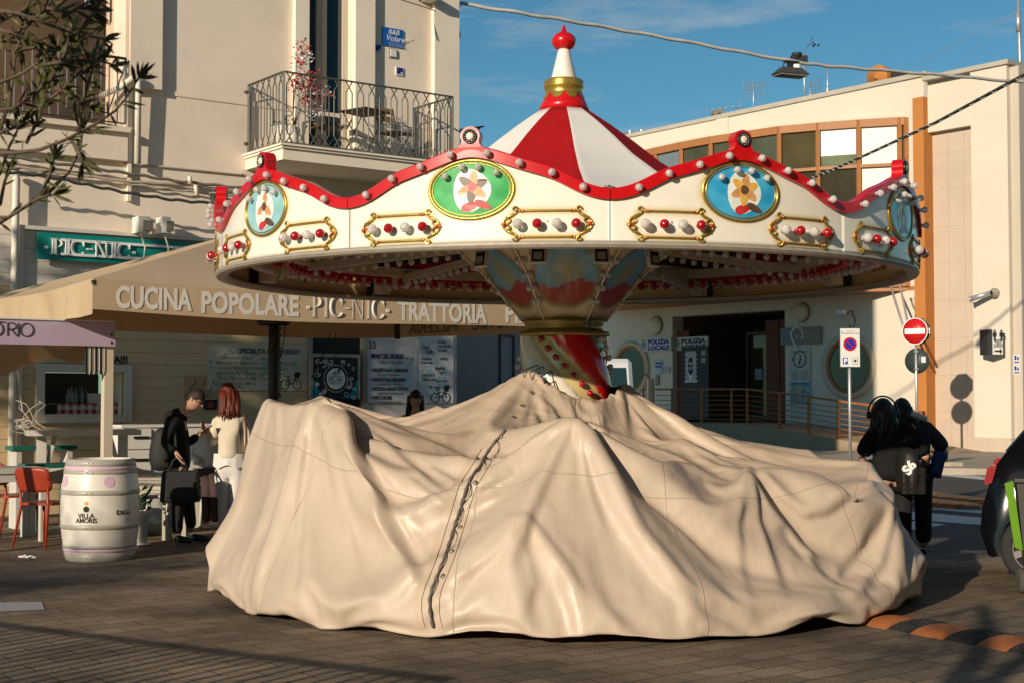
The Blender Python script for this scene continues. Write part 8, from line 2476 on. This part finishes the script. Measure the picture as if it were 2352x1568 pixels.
def leaf(p, d, L_, k):
 d = d.normalized(); s = d.cross(Vector((rn.uniform(-1, 1), rn.uniform(-1, 1), rn.uniform(-1, 1)))).normalized(); nrm = d.cross(s)
 w = L_ * rn.uniform(.07, .12)
 m_ = p + d * L_ * .5 + nrm * L_ * .05
 lf[k].add([p, p + d * L_ * .3 + s * w, p + d * L_ * .7 + s * w * .9, p + d * L_ + nrm * -.02 * L_, p + d * L_ * .7 - s * w * .9, p + d * L_ * .3 - s * w, m_], [(0, 1, 6, 5), (1, 2, 6), (2, 3, 4, 6), (4, 5, 6)])
for pl, Y in TW_:
 Y = Y * .6
 V = [at(x, y, Y + .10 * math.sin(i * 1.3 + x)) for i, (x, y) in enumerate(pl)]
 b.tube([v for v in V], [.0046 - .0028 * i / len(V) for i in range(len(V))], 6)
 for i in range(len(V) - 1):
  L_ = (V[i + 1] - V[i]).length; k = max(1, int(L_ / .0125))
  if i == 0 and pl[0][0] < -20: k = k // 2
  dens = 1.0 if pl[0][1] < 345 or i > len(V) - 3 else .25
  for q in range(k):
   if rn.random() > dens: continue
   p = V[i].lerp(V[i + 1], q / k); t = (V[i + 1] - V[i]).normalized()
   sd = t.cross(Vector((rn.uniform(-1, 1), rn.uniform(-1, 1), rn.uniform(-1, 1)))).normalized()
   leaf(p, t * rn.uniform(.3, 1) + sd * .8, rn.uniform(.028, .052), rn.random() < .3)
 for q in range(8):
  t = (V[-1] - V[-2]).normalized(); leaf(V[-1], t + Vector((rn.uniform(-1, 1), rn.uniform(-.6, .6), rn.uniform(-1, 1))) * .7, rn.uniform(.038, .056), q % 3 == 0)
trk = b.build('trunk', bark, ol, fix=False); trk.location = OO
def cloud(L_):
 for (cx, cy, cz, sx, sy, sz, n_) in L_:
  for q in range(n_):
   p = Vector((rn.gauss(cx, sx), rn.gauss(cy, sy), rn.gauss(cz, sz)))
   if abs(p.x) < .40 * p.y + .2 and p.z < 1.7 + .3 * p.y: continue
   leaf(p, Vector((rn.uniform(-1, 1), rn.uniform(-1, 1), rn.uniform(-1, .6))), rn.uniform(.08, .14), q % 3 == 0)
cloud([(-1.9, .2, 3.7, .35, .35, .3, 700), (-2.2, -.6, 3.9, .4, .4, .3, 500)])
o = lf[0].build('crown', leafm, ol, fix=False); o.location = OO
o = lf[1].build('crown', leafg, ol, fix=False); o.location = OO
lf = [MB(), MB()]  # unseen tree added so its crown shades the restaurant wall
o3 = empty('added_shade_tree', (-12.2, 8.4, 0), 0, 'unseen tall leafy tree added beyond the left edge to shade the restaurant wall', 'tree')
b = MB(); b.tube([Vector((0, 0, 0)), Vector((.1, 0, 2.5)), Vector((0, .2, 4.6)), Vector((.4, 1.0, 5.2))], [.2, .15, .12, .04], 9); b.tube([Vector((0, .2, 4.6)), Vector((.3, -.6, 6.4)), Vector((.8, -1.5, 7.6))], [.12, .08, .04], 8); b.build('trunk', bark, o3, fix=False)
for (cx, cy, cz, sx, sy, sz, n_) in ((-11.9, 9.7, 5.2, .65, .6, .40, 520), (-12, 8.6, 5.9, .6, .6, .42, 520), (-11.9, 7.8, 6.6, .6, .5, .45, 480), (-11.3, 6.9, 7.7, .6, .5, .45, 480)):
 for q in range(n_):
  t_ = Vector((rn.uniform(-1, 1), rn.uniform(-1, 1), rn.uniform(-1, 1))); p = Vector((cx + 1.7 * sx * t_.x, cy + 1.7 * sy * t_.y, cz + 1.7 * sz * t_.z)); d = Vector((rn.uniform(-1, 1), rn.uniform(-1, 1), rn.uniform(-1, .3))).normalized(); s = d.orthogonal().normalized() * .08
  lf[q % 2].add([p, p + d * .12 + s, p + d * .26, p + d * .12 - s], [(0, 1, 2, 3)])
for k, mm in ((0, leafm), (1, leafg)): o = lf[k].build('crown', mm, o3, fix=False); o.location = (12.2, -8.4, 0)
# a second olive left of the view, it dapples the paving
lf = [MB(), MB()]
o2 = empty('olive_tree', (-10.4, 2.8, 0), 0, 'second olive tree out of view on the left that dapples the dark paving', 'tree')
b = MB(); t2 = Vector((0, 0, 0)); b.tube([t2, Vector((.1, 0, 1)), Vector((0, .1, 2)), Vector((.5, .5, 2.8)), Vector((1.2, .8, 3.1))], [.22, .17, .14, .09, .04], 10)
b.tube([Vector((0, .1, 2)), Vector((-.6, .3, 2.9))], [.12, .05], 8); b.build('trunk', bark, o2, fix=False)
cloud([(-9.1, 3.65, 3.15, .28, .35, .28, 1300), (-9.9, 3.3, 3.3, .5, .4, .35, 1500), (-11, 3.4, 3.1, .6, .4, .35, 1200), (-10.2, 2.3, 3.2, .5, .4, .3, 900)])
for k, mm in ((0, leafm), (1, leafg)): o = lf[k].build('crown', mm, o2, fix=False); o.location = (10.4, -2.8, 0)
# picket railing just left of the view, its bars shade the paving
fe = empty('picket_railing', (-2.1, 4.95, 0), 0, 'iron picket railing just outside the left edge whose bars shade the paving', 'railing')
a_ = Vector((0, 0, 0)); c_ = Vector((-3.3, 2.0, 0))
b = MB(); b.bar(a_ + Vector((0, 0, 1.05)), c_ + Vector((0, 0, 1.05)), .04); b.bar(a_ + Vector((0, 0, .12)), c_ + Vector((0, 0, .12)), .03)
for k in range(34): p = a_.lerp(c_, k / 33); b.bar(p + Vector((0, 0, 0 if k % 11 == 0 else .12)), p + Vector((0, 0, 1.03)), .022)
b.build('pickets', ironb, fe)
# ------------------------------------------------------------------ people
skinm = mat('skin', (.42, .24, .16), rough=.5, noise=.06, nscale=20, sub=.1)
skind = mat('skin tan', (.34, .19, .12), rough=.5)
def skin_obj(name, chains, m, parent, sub=2, base=(0, 0, 0)):
 """chains: lists of (point, radius or (rx, ry)); chains that share a point are joined"""
 vs = []; rs = []; es = []; key = {}
 for ch in chains:
  prev = None
  for p, r in ch:
   k = (round(p[0], 4), round(p[1], 4), round(p[2], 4))
   if k not in key: key[k] = len(vs); vs.append(Vector(p) - Vector(base)); rs.append(r)
   i = key[k]
   if prev is not None and prev != i: es.append((prev, i))
   prev = i
 o = mesh_obj(name, vs, [], m, parent, edges=es)
 sk_ = o.modifiers.new('skin', 'SKIN'); sk_.use_smooth_shade = True
 if not o.data.skin_vertices: o.data.skin_vertices.new()
 for i, r in enumerate(rs):
  d = o.data.skin_vertices[0].data[i]; d.radius = (r, r) if not isinstance(r, tuple) else r; d.use_root = (i == 0)
 sb = o.modifiers.new('sub', 'SUBSURF'); sb.levels = sub; sb.render_levels = sub
 return o
def person(name_label, Y, foot):
 p = ground_at(*foot); e = empty('person', (p.x, p.y, 0), 0, name_label, 'person'); return e
def PX(Y): return lambda x, y, d=0.0: at(x, y, Y + d)
def head(parent, c, fwd, m, r=.098, base=(0, 0, 0), up=None):
 """a head with brow, nose, mouth, chin and ears, looking along fwd"""
 f = Vector(fwd).normalized(); u = Vector(up or (0, 0, 1)); u = (u - f * u.dot(f)).normalized(); s = f.cross(u)
 b = MB(); c = Vector(c) - Vector(base); n = 20; k = 14
 vs = []; fs = []
 for i in range(k + 1):
  th = PI * i / k
  for j in range(n):
   ph = 2 * PI * j / n
   x, y, z = math.sin(th) * math.cos(ph), math.sin(th) * math.sin(ph), math.cos(th)
   w = .80 if z > -.2 else .80 - .22 * (-.2 - z)
   X = x * r * (1.0 if x < 0 else .98);
   if x > 0 and z < -.3: X *= 1.02
   if x < 0 and z < -.2: X *= 1 - .45 * (-.2 - z)
   vs.append(c + f * X + s * (y * r * w) + u * (z * r * 1.22))
 for i in range(k):
  for j in range(n): j2 = (j + 1) % n; fs.append((i * n + j, (i + 1) * n + j, (i + 1) * n + j2, i * n + j2))
 b.add(vs, fs, 0, True)
 P = lambda a, q, w: c + f * a * r + s * q * r + u * w * r
 b.add([P(.93, 0, .22), P(.9, .12, -.12), P(1.2, 0, -.12), P(.9, -.12, -.12), P(.92, 0, -.26)], [(0, 2, 1), (0, 3, 2), (2, 3, 4), (1, 2, 4)])
 for q in (-1, 1):
  b.ball(P(-.02, q * .82, -.02), r * .26, 0, 8, (.5, .5, 1)); b.ball(P(.86, q * .30, .12), r * .10, 2, 6); b.tube([P(.9, q * .42, .26), P(.95, q * .18, .28)], r * .03, 4, 3)
 b.tube([P(.82, -.22, -.45), P(.93, 0, -.46), P(.82, .22, -.45)], r * .045, 5, 1)
 b.tube([c + u * -r * .7 - f * r * .2, c + u * -r * 1.7 - f * r * .35], [r * .52, r * .55], 10)
 return b.build('head_and_face', [m, mat('lips', (.30, .10, .08), rough=.5), mat('eye', (.05, .03, .02), rough=.2), mat('brow', (.03, .02, .015), rough=.8)], parent)
def hand(chs, w, d, s, curl, L=.10, r=.0085, thumb=1):
 """adds palm and five bent fingers: w wrist, d direction, s across the palm, curl bend direction"""
 w = Vector(w); d = Vector(d).normalized(); s = Vector(s).normalized(); c = Vector(curl).normalized()
 palm = w + d * .05
 chs.append([(w, .024), (palm, (.036, .017)), (w + d * .085, (.036, .014))])
 for k in range(4):
  l = (.075, .085, .080, .062)[k]; b0 = w + d * .085 + s * (.028 - .019 * k)
  chs.append([(w + d * .085, .014), (b0 + d * .004, r), (b0 + d * l * .4 + c * l * .18, r * .95), (b0 + d * l * .62 + c * l * .48, r * .9), (b0 + d * l * .62 + c * l * .8, r * .75)])
 t0 = w + d * .03 + s * (.03 * thumb)
 chs.append([(palm, .016), (t0 + s * .012 * thumb + c * .01, .011), (t0 + d * .03 + s * .018 * thumb + c * .025, .010), (t0 + d * .05 + s * .008 * thumb + c * .045, .008)])
blkc = mat('black jacket cloth', (.011, .010, .011), rough=.9, spec=.25, bump=.7, bscale=14, bdist=.03, noise=.3, nscale=6)
blkt = mat('black trousers', (.009, .009, .010), rough=.85, bump=.5, bscale=12, bdist=.02)
# --- man in black
Y = 15.1; q = PX(Y)
mn = person('man in a black jacket with glasses looking down at a phone, holding a black bag', Y, (425, 1244)); ob = mn.location
hip = q(416, 1085); che = q(403, 985); nk = q(420, 948)
ch = [[(hip, (.09, .08)), (q(408, 1035), (.125, .11)), (che, (.135, .14)), (q(408, 957), (.10, .12)), (nk, .055), (q(430, 936), .05)]]
for s_, kx, fx in ((-1, 408, 405), (1, 432, 446)):
 ch.append([(hip, (.09, .08)), (q(414 + s_ * 5, 1102, s_ * .10), .075), (q(kx, 1165, s_ * .10), .05), (q(kx + 4, 1222, s_ * .09), .036)])
body = skin_obj('body', ch, skinm, mn, base=ob)
# jacket
jk = [[(q(416, 1092), (.15, .135)), (q(406, 1040), (.15, .14)), (q(400, 990), (.16, .165)), (q(404, 958), (.12, .15)), (q(422, 940), (.075, .085))]]
sh = q(398, 965, -.17); el = q(378, 1018, -.22); wr = q(403, 1033, -.20)
jk.append([(q(400, 990), (.16, .165)), (q(399, 970, -.10), .085), (sh, .075), (q(386, 995, -.21), .068), (el, .062), (q(393, 1030, -.21), .052), (wr, .045)])
sh2 = q(406, 965, .17); el2 = q(424, 1018, .22); wr2 = q(452, 1000, .10)
jk.append([(q(400, 990), (.16, .165)), (q(403, 970, .10), .085), (sh2, .075), (el2, .06), (q(440, 1012, .16), .054), (wr2, .042)])
skin_obj('jacket', jk, blkc, mn, base=ob)
tr_ = [[(q(416, 1088), (.135, .125)), (q(418, 1104, -.08), .098), (q(408, 1165, -.11), .07), (q(407, 1225, -.10), .06)], [(q(416, 1088), (.135, .125)), (q(424, 1104, .08), .098), (q(434, 1165, .08), .07), (q(440, 1215, .08), .06)]]
skin_obj('trousers', tr_, blkt, mn, base=ob)
for x, y, dz in ((402, 1232, -.10), (440, 1224, .08)):
 g0 = ground_at(x + 2, y + 6); p = Vector((q(x, y, dz).x, q(x, y, dz).y, .05))
 skin_obj('shoe', [[(p, (.045, .05)), (p + Vector((.07, -.03, -.005)), (.042, .042)), (p + Vector((.16, -.07, -.012)), (.038, .034)), (p + Vector((.21, -.09, -.018)), (.028, .022))]], mat('black shoe', (.010, .010, .010), rough=.4), mn, base=ob)
hd = q(448, 917); fw = Vector((.80, -.22, -.56)); upv = Vector((.5, 0, .85))
head(mn, hd, fw, skinm, .096, ob, upv)
f = fw.normalized(); u = (upv - f * upv.dot(f)).normalized(); s = f.cross(u)
hairm = mat('dark brown hair', (.022, .013, .008), rough=.6, bump=.8, bscale=90, bdist=.01)
def hair_cap(parent, c, f, u, s, r, m, lo=-.25, base=(0, 0, 0), back=.95, k=1.08, front=.30):
 b = MB(); n = 26; kk = 14; vs = []; fs = []; c = Vector(c) - Vector(base); rr = random.Random(1)
 for i in range(kk + 1):
  for j in range(n):
   ph = 2 * PI * j / n; x0 = math.cos(ph)
   lim = math.acos(max(-1, min(1, (front if x0 > .45 else lo - (.5 * back if x0 < -.2 else .0)) / 1.0)))
   th = lim * i / kk
   x, y, z = math.sin(th) * math.cos(ph), math.sin(th) * math.sin(ph), math.cos(th)
   q_ = k + rr.uniform(-.02, .02)
   vs.append(c + f * (x * r * q_) + s * (y * r * .83 * q_) + u * (z * r * 1.24 * q_))
 for i in range(kk):
  for j in range(n): j2 = (j + 1) % n; fs.append((i * n + j, (i + 1) * n + j, (i + 1) * n + j2, i * n + j2))
 b.add(vs, fs, 0, True); o = b.build('hair', m, parent); o.modifiers.new('t', 'SOLIDIFY').thickness = .012; return o
hair_cap(mn, hd, f, u, s, .096, hairm, base=ob, lo=.12, k=1.05)
b = MB(); c = hd - ob
for q_ in (-1, 1):
 o1 = c + f * .100 + s * (q_ * .034) + u * .014
 b.tube([o1 + s * (.024 * math.cos(t)) + u * (.017 * math.sin(t)) for t in np.linspace(0, 2 * PI, 13)[:-1]], .0028, 4, closed=True)
 b.tube([o1 + s * q_ * .024, c + s * (q_ * .084) + f * .05 + u * .012, c + s * (q_ * .084) - f * .02 + u * .01], .0028, 4)
b.build('glasses', blackg, mn)
hc = []; hand(hc, wr, (.35, -.1, -.9), (.3, -.9, 0), (.9, .1, -.3), thumb=1); skin_obj('hand', hc, skinm, mn, base=ob)
hc = []; hand(hc, wr2, (.95, -.15, .35), (-.2, -.8, .5), (.1, -.75, .65), thumb=1); skin_obj('hand', hc, skinm, mn, base=ob)
pp2 = wr2 + Vector((.115, -.05, .065))
b = MB(); b.M = Matrix.Translation(pp2) @ Matrix.Rotation(R(-35), 4, 'Y') @ Matrix.Rotation(R(20), 4, 'Z'); b.box((-.075, -.036, 0), (.075, .036, .010), bev=.003); tag(b.build('phone', blackg), 'dark phone held by the man in the black jacket', 'phone')
bt = wr + Vector((.03, -.02, -.09))
bag = empty('briefcase', (bt.x, bt.y, bt.z - .45), .2, 'black fabric briefcase hanging from the hand of the man in black', 'bag')
bgm = mat('black bag fabric', (.012, .012, .012), rough=.7, bump=.5, bscale=30, bdist=.01)
b = MB(); b.hexa([(-.18, -.06, 0), (.23, -.06, 0), (.23, .08, 0), (-.18, .08, 0), (-.16, -.04, .33), (.21, -.04, .33), (.21, .06, .33), (-.16, .06, .33)]); o = b.build('case', bgm, bag); o.modifiers.new('b', 'BEVEL').width = .03; o.modifiers['b'].segments = 3
b = MB(); b.box((-.12, -.078, .05), (.17, -.065, .22), bev=.01); b.build('front_pocket', bgm, bag)
b = MB()
for y in (-.03, .05): b.tube([(-.08, y, .33), (-.05, y * .6, .43), (.0, y * .2, .47), (.06, y * .6, .43), (.10, y, .33)], .011, 6)
b.build('handle', bgm, bag)
bpk = empty('backpack', q(380, 1028), 0, 'dark backpack on the back of the man in the black jacket', 'bag')
skin_obj('pack_body', [[(Vector((.02, 0, .22)), (.06, .11)), (Vector((-.03, 0, .08)), (.085, .14)), (Vector((-.05, 0, -.12)), (.095, .15)), (Vector((-.02, 0, -.25)), (.07, .12))]], bgm, bpk)
b = MB(); b.tube([(.03, -.16, .28), (.14, -.20, .22), (.16, -.19, .02), (.04, -.15, -.14)], .018, 6); b.build('strap', bgm, bpk)
# --- woman in cream sweater, back to us
Y = 15.4; q = PX(Y)
wn_ = person('red haired woman in a cream sweater and white trousers, seen from behind', Y, (528, 1234)); ob = wn_.location
cr = mat('cream knit', (.62, .54, .42), rough=.95, bump=.5, bscale=160, bdist=.004, noise=.04, nscale=6, sheen=.3); wt = mat('white trousers', (.66, .62, .58), rough=.8, bump=.5, bscale=14, bdist=.012)
pel = q(528, 1062)
ch = [[(pel, (.11, .09)), (q(528, 1020), (.12, .10)), (q(528, 975), (.14, .10)), (q(527, 952), (.10, .07)), (q(526, 938), .05), (q(525, 925), .048)],
      [(pel, (.11, .09)), (q(511, 1085), .09), (q(514, 1150), .058), (q(512, 1212), .038), (q(512, 1228), .034)], [(pel, (.11, .09)), (q(545, 1085), .09), (q(540, 1150), .058), (q(536, 1212), .038), (q(536, 1228), .034)]]
skin_obj('body', ch, skinm, wn_, base=ob)
sw = [[(q(528, 1058), (.178, .145)), (q(528, 1040), (.17, .135)), (q(528, 1010), (.165, .125)), (q(528, 975), (.185, .125)), (q(528, 955), (.15, .10)), (q(527, 943), (.08, .065))],
      [(q(528, 975), (.185, .125)), (q(500, 965), .085), (q(492, 990, -.0), .066), (q(488, 1016, .02), .060), (q(482, 1004, .14), .052), (q(478, 992, .22), .042)],
      [(q(528, 975), (.185, .125)), (q(556, 965), .085), (q(567, 990), .066), (q(574, 1022, .0), .058), (q(572, 1050, -.0), .045)]]
skin_obj('sweater', sw, cr, wn_, base=ob)
tt_ = [[(q(528, 1062), (.172, .14)), (q(528, 1045), (.15, .12))], [(q(528, 1062), (.172, .14)), (q(511, 1088), (.105, .11)), (q(513, 1115), .088), (q(514, 1150), .068), (q(512, 1190), .058), (q(512, 1214), .045)],
       [(q(528, 1062), (.172, .14)), (q(545, 1088), (.105, .11)), (q(542, 1115), .088), (q(540, 1150), .068), (q(537, 1190), .058), (q(536, 1214), .045)]]
skin_obj('trousers', tt_, wt, wn_, base=ob)
vs = []; fs = []; n = 40
for j in range(7):
 for i in range(n):
  a_ = 2 * PI * i / n; w = j / 6; c_ = q(528, 1040 + 30 * w); rx = .172 + .012 * w + .008 * math.sin(9 * a_) * w; ry = .135 + .02 * w + .008 * math.sin(11 * a_) * w
  vs.append(c_ + Vector((rx * math.cos(a_), ry * math.sin(a_), -.02 * w * math.sin(5 * a_))) - ob)
for j in range(6):
 for i in range(n): fs.append((j * n + i, j * n + (i + 1) % n, (j + 1) * n + (i + 1) % n, (j + 1) * n + i))
mesh_obj('lace_hem', vs, fs, mat('white lace', (.68, .65, .62), rough=.9, bump=1, bscale=90, bdist=.01), wn_, smooth=True)
hd = q(524, 907); head(wn_, hd, (-.35, .9, -.15), skinm, .095, ob)
red = mat('auburn hair', (.10, .016, .006), rough=.45, noise=.4, nscale=14, bump=.8, bscale=60, bdist=.01)
f = Vector((-.35, .9, -.1)).normalized(); u = Vector((0, 0, 1)); u = (u - f * u.dot(f)).normalized(); s = f.cross(u)
hair_cap(wn_, hd, f, u, s, .098, red, lo=-.3, base=ob, k=1.16)
b = MB(); rn = random.Random(7)
def strands(b, c, ob, n_, wid, drop, back, r_, fwd, rn, spread=1.0):
 fw_ = Vector(fwd).normalized(); sd = fw_.cross(Vector((0, 0, 1)))
 for k in range(n_):
  t = k / (n_ - 1) * 2 - 1
  p0 = c - ob + sd * (t * .085) - fw_ * (.075 * math.sqrt(max(0, 1 - t * t * .9))) + Vector((0, 0, .05))
  L_ = drop * rn.uniform(.75, 1.05); pts = []
  for i in range(7):
   w = i / 6
   pts.append(p0 + sd * (t * wid * w * spread + .012 * math.sin(4 * w + k) * w) - fw_ * (back * math.sin(PI * .5 * min(1, w * 1.3)) + .008 * math.sin(5 * w + k * 2)) + Vector((0, 0, -L_ * w)))
  b.tube(pts, [r_, r_ * 1.15, r_ * 1.2, r_ * 1.1, r_, r_ * .7, r_ * .2], 6)
strands(b, hd, ob, 15, .03, .34, .09, .020, (-.35, .9, 0), rn); b.build('long_hair', red, wn_)
hc = []; hand(hc, q(478, 992, .22), (-.6, .5, .5), (.3, .8, 0), (0, .5, .8)); skin_obj('hand', hc, skinm, wn_, base=ob)
for x in (512, 536):
 p = q(x, 1228); p = Vector((p.x, p.y, .04)) - ob
 skin_obj('shoe', [[(p, (.036, .034)), (p + Vector((0, .09, -.004)), (.038, .03)), (p + Vector((0, .17, -.012)), (.03, .02))]], mat('tan shoe', (.28, .15, .08), rough=.6), wn_)
b = MB(); b.tube([q(563, 952, .05), q(562, 948, -.04), q(565, 985, -.115), q(566, 1030, -.12), q(566, 1058, -.10)], .016, 6); tag(b.build('shoulder_strap', mat('brown leather', (.10, .05, .035), rough=.5)), 'brown leather bag strap over the shoulder of the red haired woman', 'bag strap')
# --- seated person in white behind them
Y = 16.8; q = PX(Y)
se = person('seated person in a white shirt and mauve trousers, mostly hidden behind the man in black', Y, (492, 1205)); ob = se.location
wsh = mat('white shirt', (.60, .60, .62), rough=.8, bump=.4, bscale=20, bdist=.01)
skin_obj('body', [[(q(480, 1078), (.14, .12)), (q(476, 1040), (.13, .12)), (q(474, 1000), (.15, .12)), (q(494, 985), .055), (q(505, 974), .05)]], skinm, se, base=ob)
skin_obj('shirt', [[(q(482, 1082), (.17, .15)), (q(478, 1045), (.16, .15)), (q(472, 1005), (.175, .14)), (q(482, 988), (.10, .08))], [(q(472, 1005), (.175, .14)), (q(448, 1015, -.1), .07), (q(440, 1048, -.1), .06), (q(455, 1062, -.25), .05)]], wsh, se, base=ob)
skin_obj('trousers', [[(q(482, 1085), (.15, .13)), (q(490, 1100, -.2), .09), (q(494, 1108, -.45), .075), (q(496, 1160, -.45), .06), (q(494, 1200, -.4), .05)], [(q(482, 1085), (.15, .13)), (q(470, 1104, -.2), .09), (q(476, 1112, -.45), .075), (q(474, 1160, -.42), .06), (q(474, 1200, -.4), .05)]], mat('mauve trousers', (.06, .035, .035), rough=.9), se, base=ob)
hh_ = q(516, 958); head(se, hh_, (-.3, -.7, -.5), skind, .094, ob); f = Vector((-.3, -.7, -.5)).normalized(); u = Vector((0, 0, 1)); u = (u - f * u.dot(f)).normalized(); hair_cap(se, hh_, f, u, f.cross(u), .094, hairm, base=ob)
# --- woman whose head shows above the cover
Y = 17.6; q = PX(Y)
ba = person('dark haired woman whose head just shows above the cover in front of the menu panels', Y, (955, 1196)); ob = ba.location
skin_obj('body', [[(q(955, 1040), (.15, .12)), (q(955, 985), (.14, .11)), (q(955, 950), (.12, .08)), (q(955, 938), .05), (q(955, 928), .045)], [(q(955, 1040), (.15, .12)), (q(945, 1120), .06), (q(945, 1185), .045)], [(q(955, 1040), (.15, .12)), (q(966, 1120), .06), (q(966, 1185), .045)]], skinm, ba, base=ob)
skin_obj('coat', [[(q(955, 1090), (.18, .15)), (q(955, 1030), (.17, .14)), (q(955, 970), (.18, .13)), (q(955, 946), (.09, .07))], [(q(955, 970), (.18, .13)), (q(930, 965), .08), (q(925, 1030), .055)], [(q(955, 970), (.18, .13)), (q(980, 965), .08), (q(985, 1030), .055)]], blkc, ba, base=ob)
hd = q(955, 917); head(ba, hd, (.1, -.8, -.55), skinm, .094, ob); f = Vector((.1, -.8, -.45)).normalized(); u = Vector((0, 0, 1)); u = (u - f * u.dot(f)).normalized(); bh = mat('black hair', (.008, .006, .006), rough=.35, bump=.8, bscale=70, bdist=.008)
hair_cap(ba, hd, f, u, f.cross(u), .096, bh, base=ob, k=1.12, front=.5)
b = MB(); strands(b, hd, ob, 12, .02, .30, .02, .018, (.1, -.8, 0), random.Random(3)); b.build('long_hair', bh, ba)
# --- two women on the right
def back_woman(Y, hx, hy, shx, lab, foot, phones, w=1.0, facing=(.1, 1, 0)):
 q = PX(Y); e = person(lab, Y, foot); ob = e.location
 k = 3267 / Y
 def m_(dx, z, d=0.0): c = q(shx, 912, d); return Vector((c.x + dx, c.y, z))
 ch = [[(m_(0, .90), (.10, .09)), (m_(0, 1.08), (.13, .11)), (m_(0, 1.25), (.15, .11)), (m_(-.02, 1.36), (.10, .07)), (q(hx, hy + 50, 0), .05), (q(hx, hy + 30), .048)], [(m_(0, .90), (.10, .09)), (m_(-.09, .72), .06), (m_(-.1, .4), .05), (m_(-.1, .08), .04)], [(m_(0, .90), (.10, .09)), (m_(.09, .72), .06), (m_(.1, .4), .05), (m_(.1, .08), .04)]]
 skin_obj('body', ch, skinm, e, base=ob)
 ar = [[(m_(0, .76), (.19, .155)), (m_(0, .9), (.18, .145)), (m_(0, 1.0), (.175, .14)), (m_(0, 1.18), (.19, .13)), (m_(0, 1.28), (.16, .10)), (m_(-.01, 1.335), (.085, .065))],
          [(m_(0, 1.18), (.19, .13)), (m_(-.17, 1.235), .075), (m_(-.225, 1.10, .03), .082), (m_(-.25, .99, .06), .085)],
          [(m_(0, 1.18), (.19, .13)), (m_(.17, 1.235), .075), (m_(.245, 1.12, -.02), .082), (m_(.31, 1.01, -.02), .088)]]
 skin_obj('black_top', ar, blkc if phones else mat('charcoal jacket', (.018, .018, .024), rough=.8), e, base=ob)
 skin_obj('trousers', [[(m_(0, .88), (.17, .15)), (m_(-.1, .7), .10), (m_(-.1, .4), .085), (m_(-.1, .12), .08)], [(m_(0, .88), (.17, .15)), (m_(.1, .7), .10), (m_(.1, .4), .085), (m_(.1, .12), .08)]], blkt, e, base=ob)
 for s_ in (-.1, .1):
  p = m_(s_, .045); skin_obj('shoe', [[(p, (.045, .04)), (p + Vector((0, .1, 0)), (.045, .035)), (p + Vector((0, .19, -.01)), (.035, .025))]], MATS['black shoe'], e, base=ob)
 fa = [[(m_(.31, 1.02, -.02), .042), (m_(.31, .93, .10), .034), (m_(.26, .93, .2), .028)]]; hand(fa, m_(.26, .93, .2), (-.8, .5, .1), (.3, .3, .8), (-.3, -.3, .6)); skin_obj('forearm_hand', fa, skinm, e, base=ob)
 fa = [[(m_(-.27, .98, .08), .042), (m_(-.24, .92, .2), .036), (m_(-.14, .95, .26), .028)]]; hand(fa, m_(-.14, .95, .26), (.9, .3, .1), (.3, .3, .8), (.3, -.3, .6)); skin_obj('forearm_hand', fa, skinm, e, base=ob)
 hd = q(hx, hy); head(e, hd, facing, skinm, .098, ob)
 f = Vector(facing).normalized(); u = Vector((0, 0, 1)); s = f.cross(u)
 hair_cap(e, hd, f, u, s, .102, bh, lo=-.35, base=ob, k=1.12)
 b = MB(); strands(b, hd, ob, 15, .035 if phones else .02, .27 if phones else .22, .03, .024, facing, random.Random(int(hx))); b.build('long_hair', bh, e)
 if phones:
  b = MB(); c = hd - ob
  b.tube([c + s * (.130 * math.cos(t)) + u * (.02 + .150 * math.sin(t)) for t in np.linspace(-.1, PI + .1, 16)], .008, 6)
  for z in (-1, 1): b.lathe([(.03, -.02), (.036, 0), (.03, .02), (.001, .02)], c=c + s * z * .125, n=14, axis=s * z)
  tag(b.build('headphones', blackg), 'black over ear headphones on the woman in the black T shirt', 'headphones').location = ob
 return e, m_, q
e, m_, q = back_woman(12.85, 2028, 952, 2045, 'woman in a loose black T shirt with long black hair and headphones, seen from behind', (2045, 1302), True)
_m1 = m_
e2, m2, q2 = back_woman(13.7, 2072, 946, 2094, 'second dark haired woman standing close behind the one with headphones', (2085, 1279), False, facing=(.5, .8, -.1))
b = MB(); b.tube([m2(-.05, 1.37, -.09), m2(.05, 1.36, -.11), m2(.13, 1.32, -.08)], .03, 7); b.build('pale_collar', wsh, e2).location = -e2.location
bp_ = m_(.15, .90, -.27)
bk = empty('black_backpack', bp_, .15, 'black backpack with white logo letters on the woman with headphones', 'backpack')
skin_obj('pack_body', [[(Vector((-.02, 0, .20)), (.10, .07)), (Vector((0, 0, .08)), (.165, .10)), (Vector((0, 0, -.10)), (.17, .11)), (Vector((.0, 0, -.25)), (.14, .09))]], mat('backpack nylon', (.012, .010, .009), rough=.55, bump=.8, bscale=18, bdist=.02), bk)
b = MB(); b.box((-.11, -.135, -.22), (.11, -.10, .02), bev=.02); b.build('front_pocket', MATS['backpack nylon'], bk)
b = MB(); b.tube([(-.12, .12, .22), (-.13, .0, .40), (-.10, .10, .46)], .022, 6); b.tube([(.1, .12, .22), (.11, .0, .36), (.10, .12, .44)], .022, 6); b.tube([(-.04, 0, .24), (0, -.02, .29), (.04, 0, .24)], .01, 6); b.build('strap', blkt, bk)
text_obj('lettering', 'S6', .12, whitep, bk, bp_ + Vector((-.035, -.145, -.05)), (.62, 0, .78), updir=(-.78, 0, .62), extrude=.002, offset=.006)
bl = m2(.24, .90, -.05)
b = MB(); b.box((-.06, -.05, -.14), (.06, .05, .12), bev=.03); o = b.build('blue_bag', mat('royal blue fabric', (.008, .03, .15), rough=.6)); o.location = bl; o.rotation_euler = (0, .25, 0); tag(o, 'royal blue bag held at the right side of the second dark haired woman', 'bag')
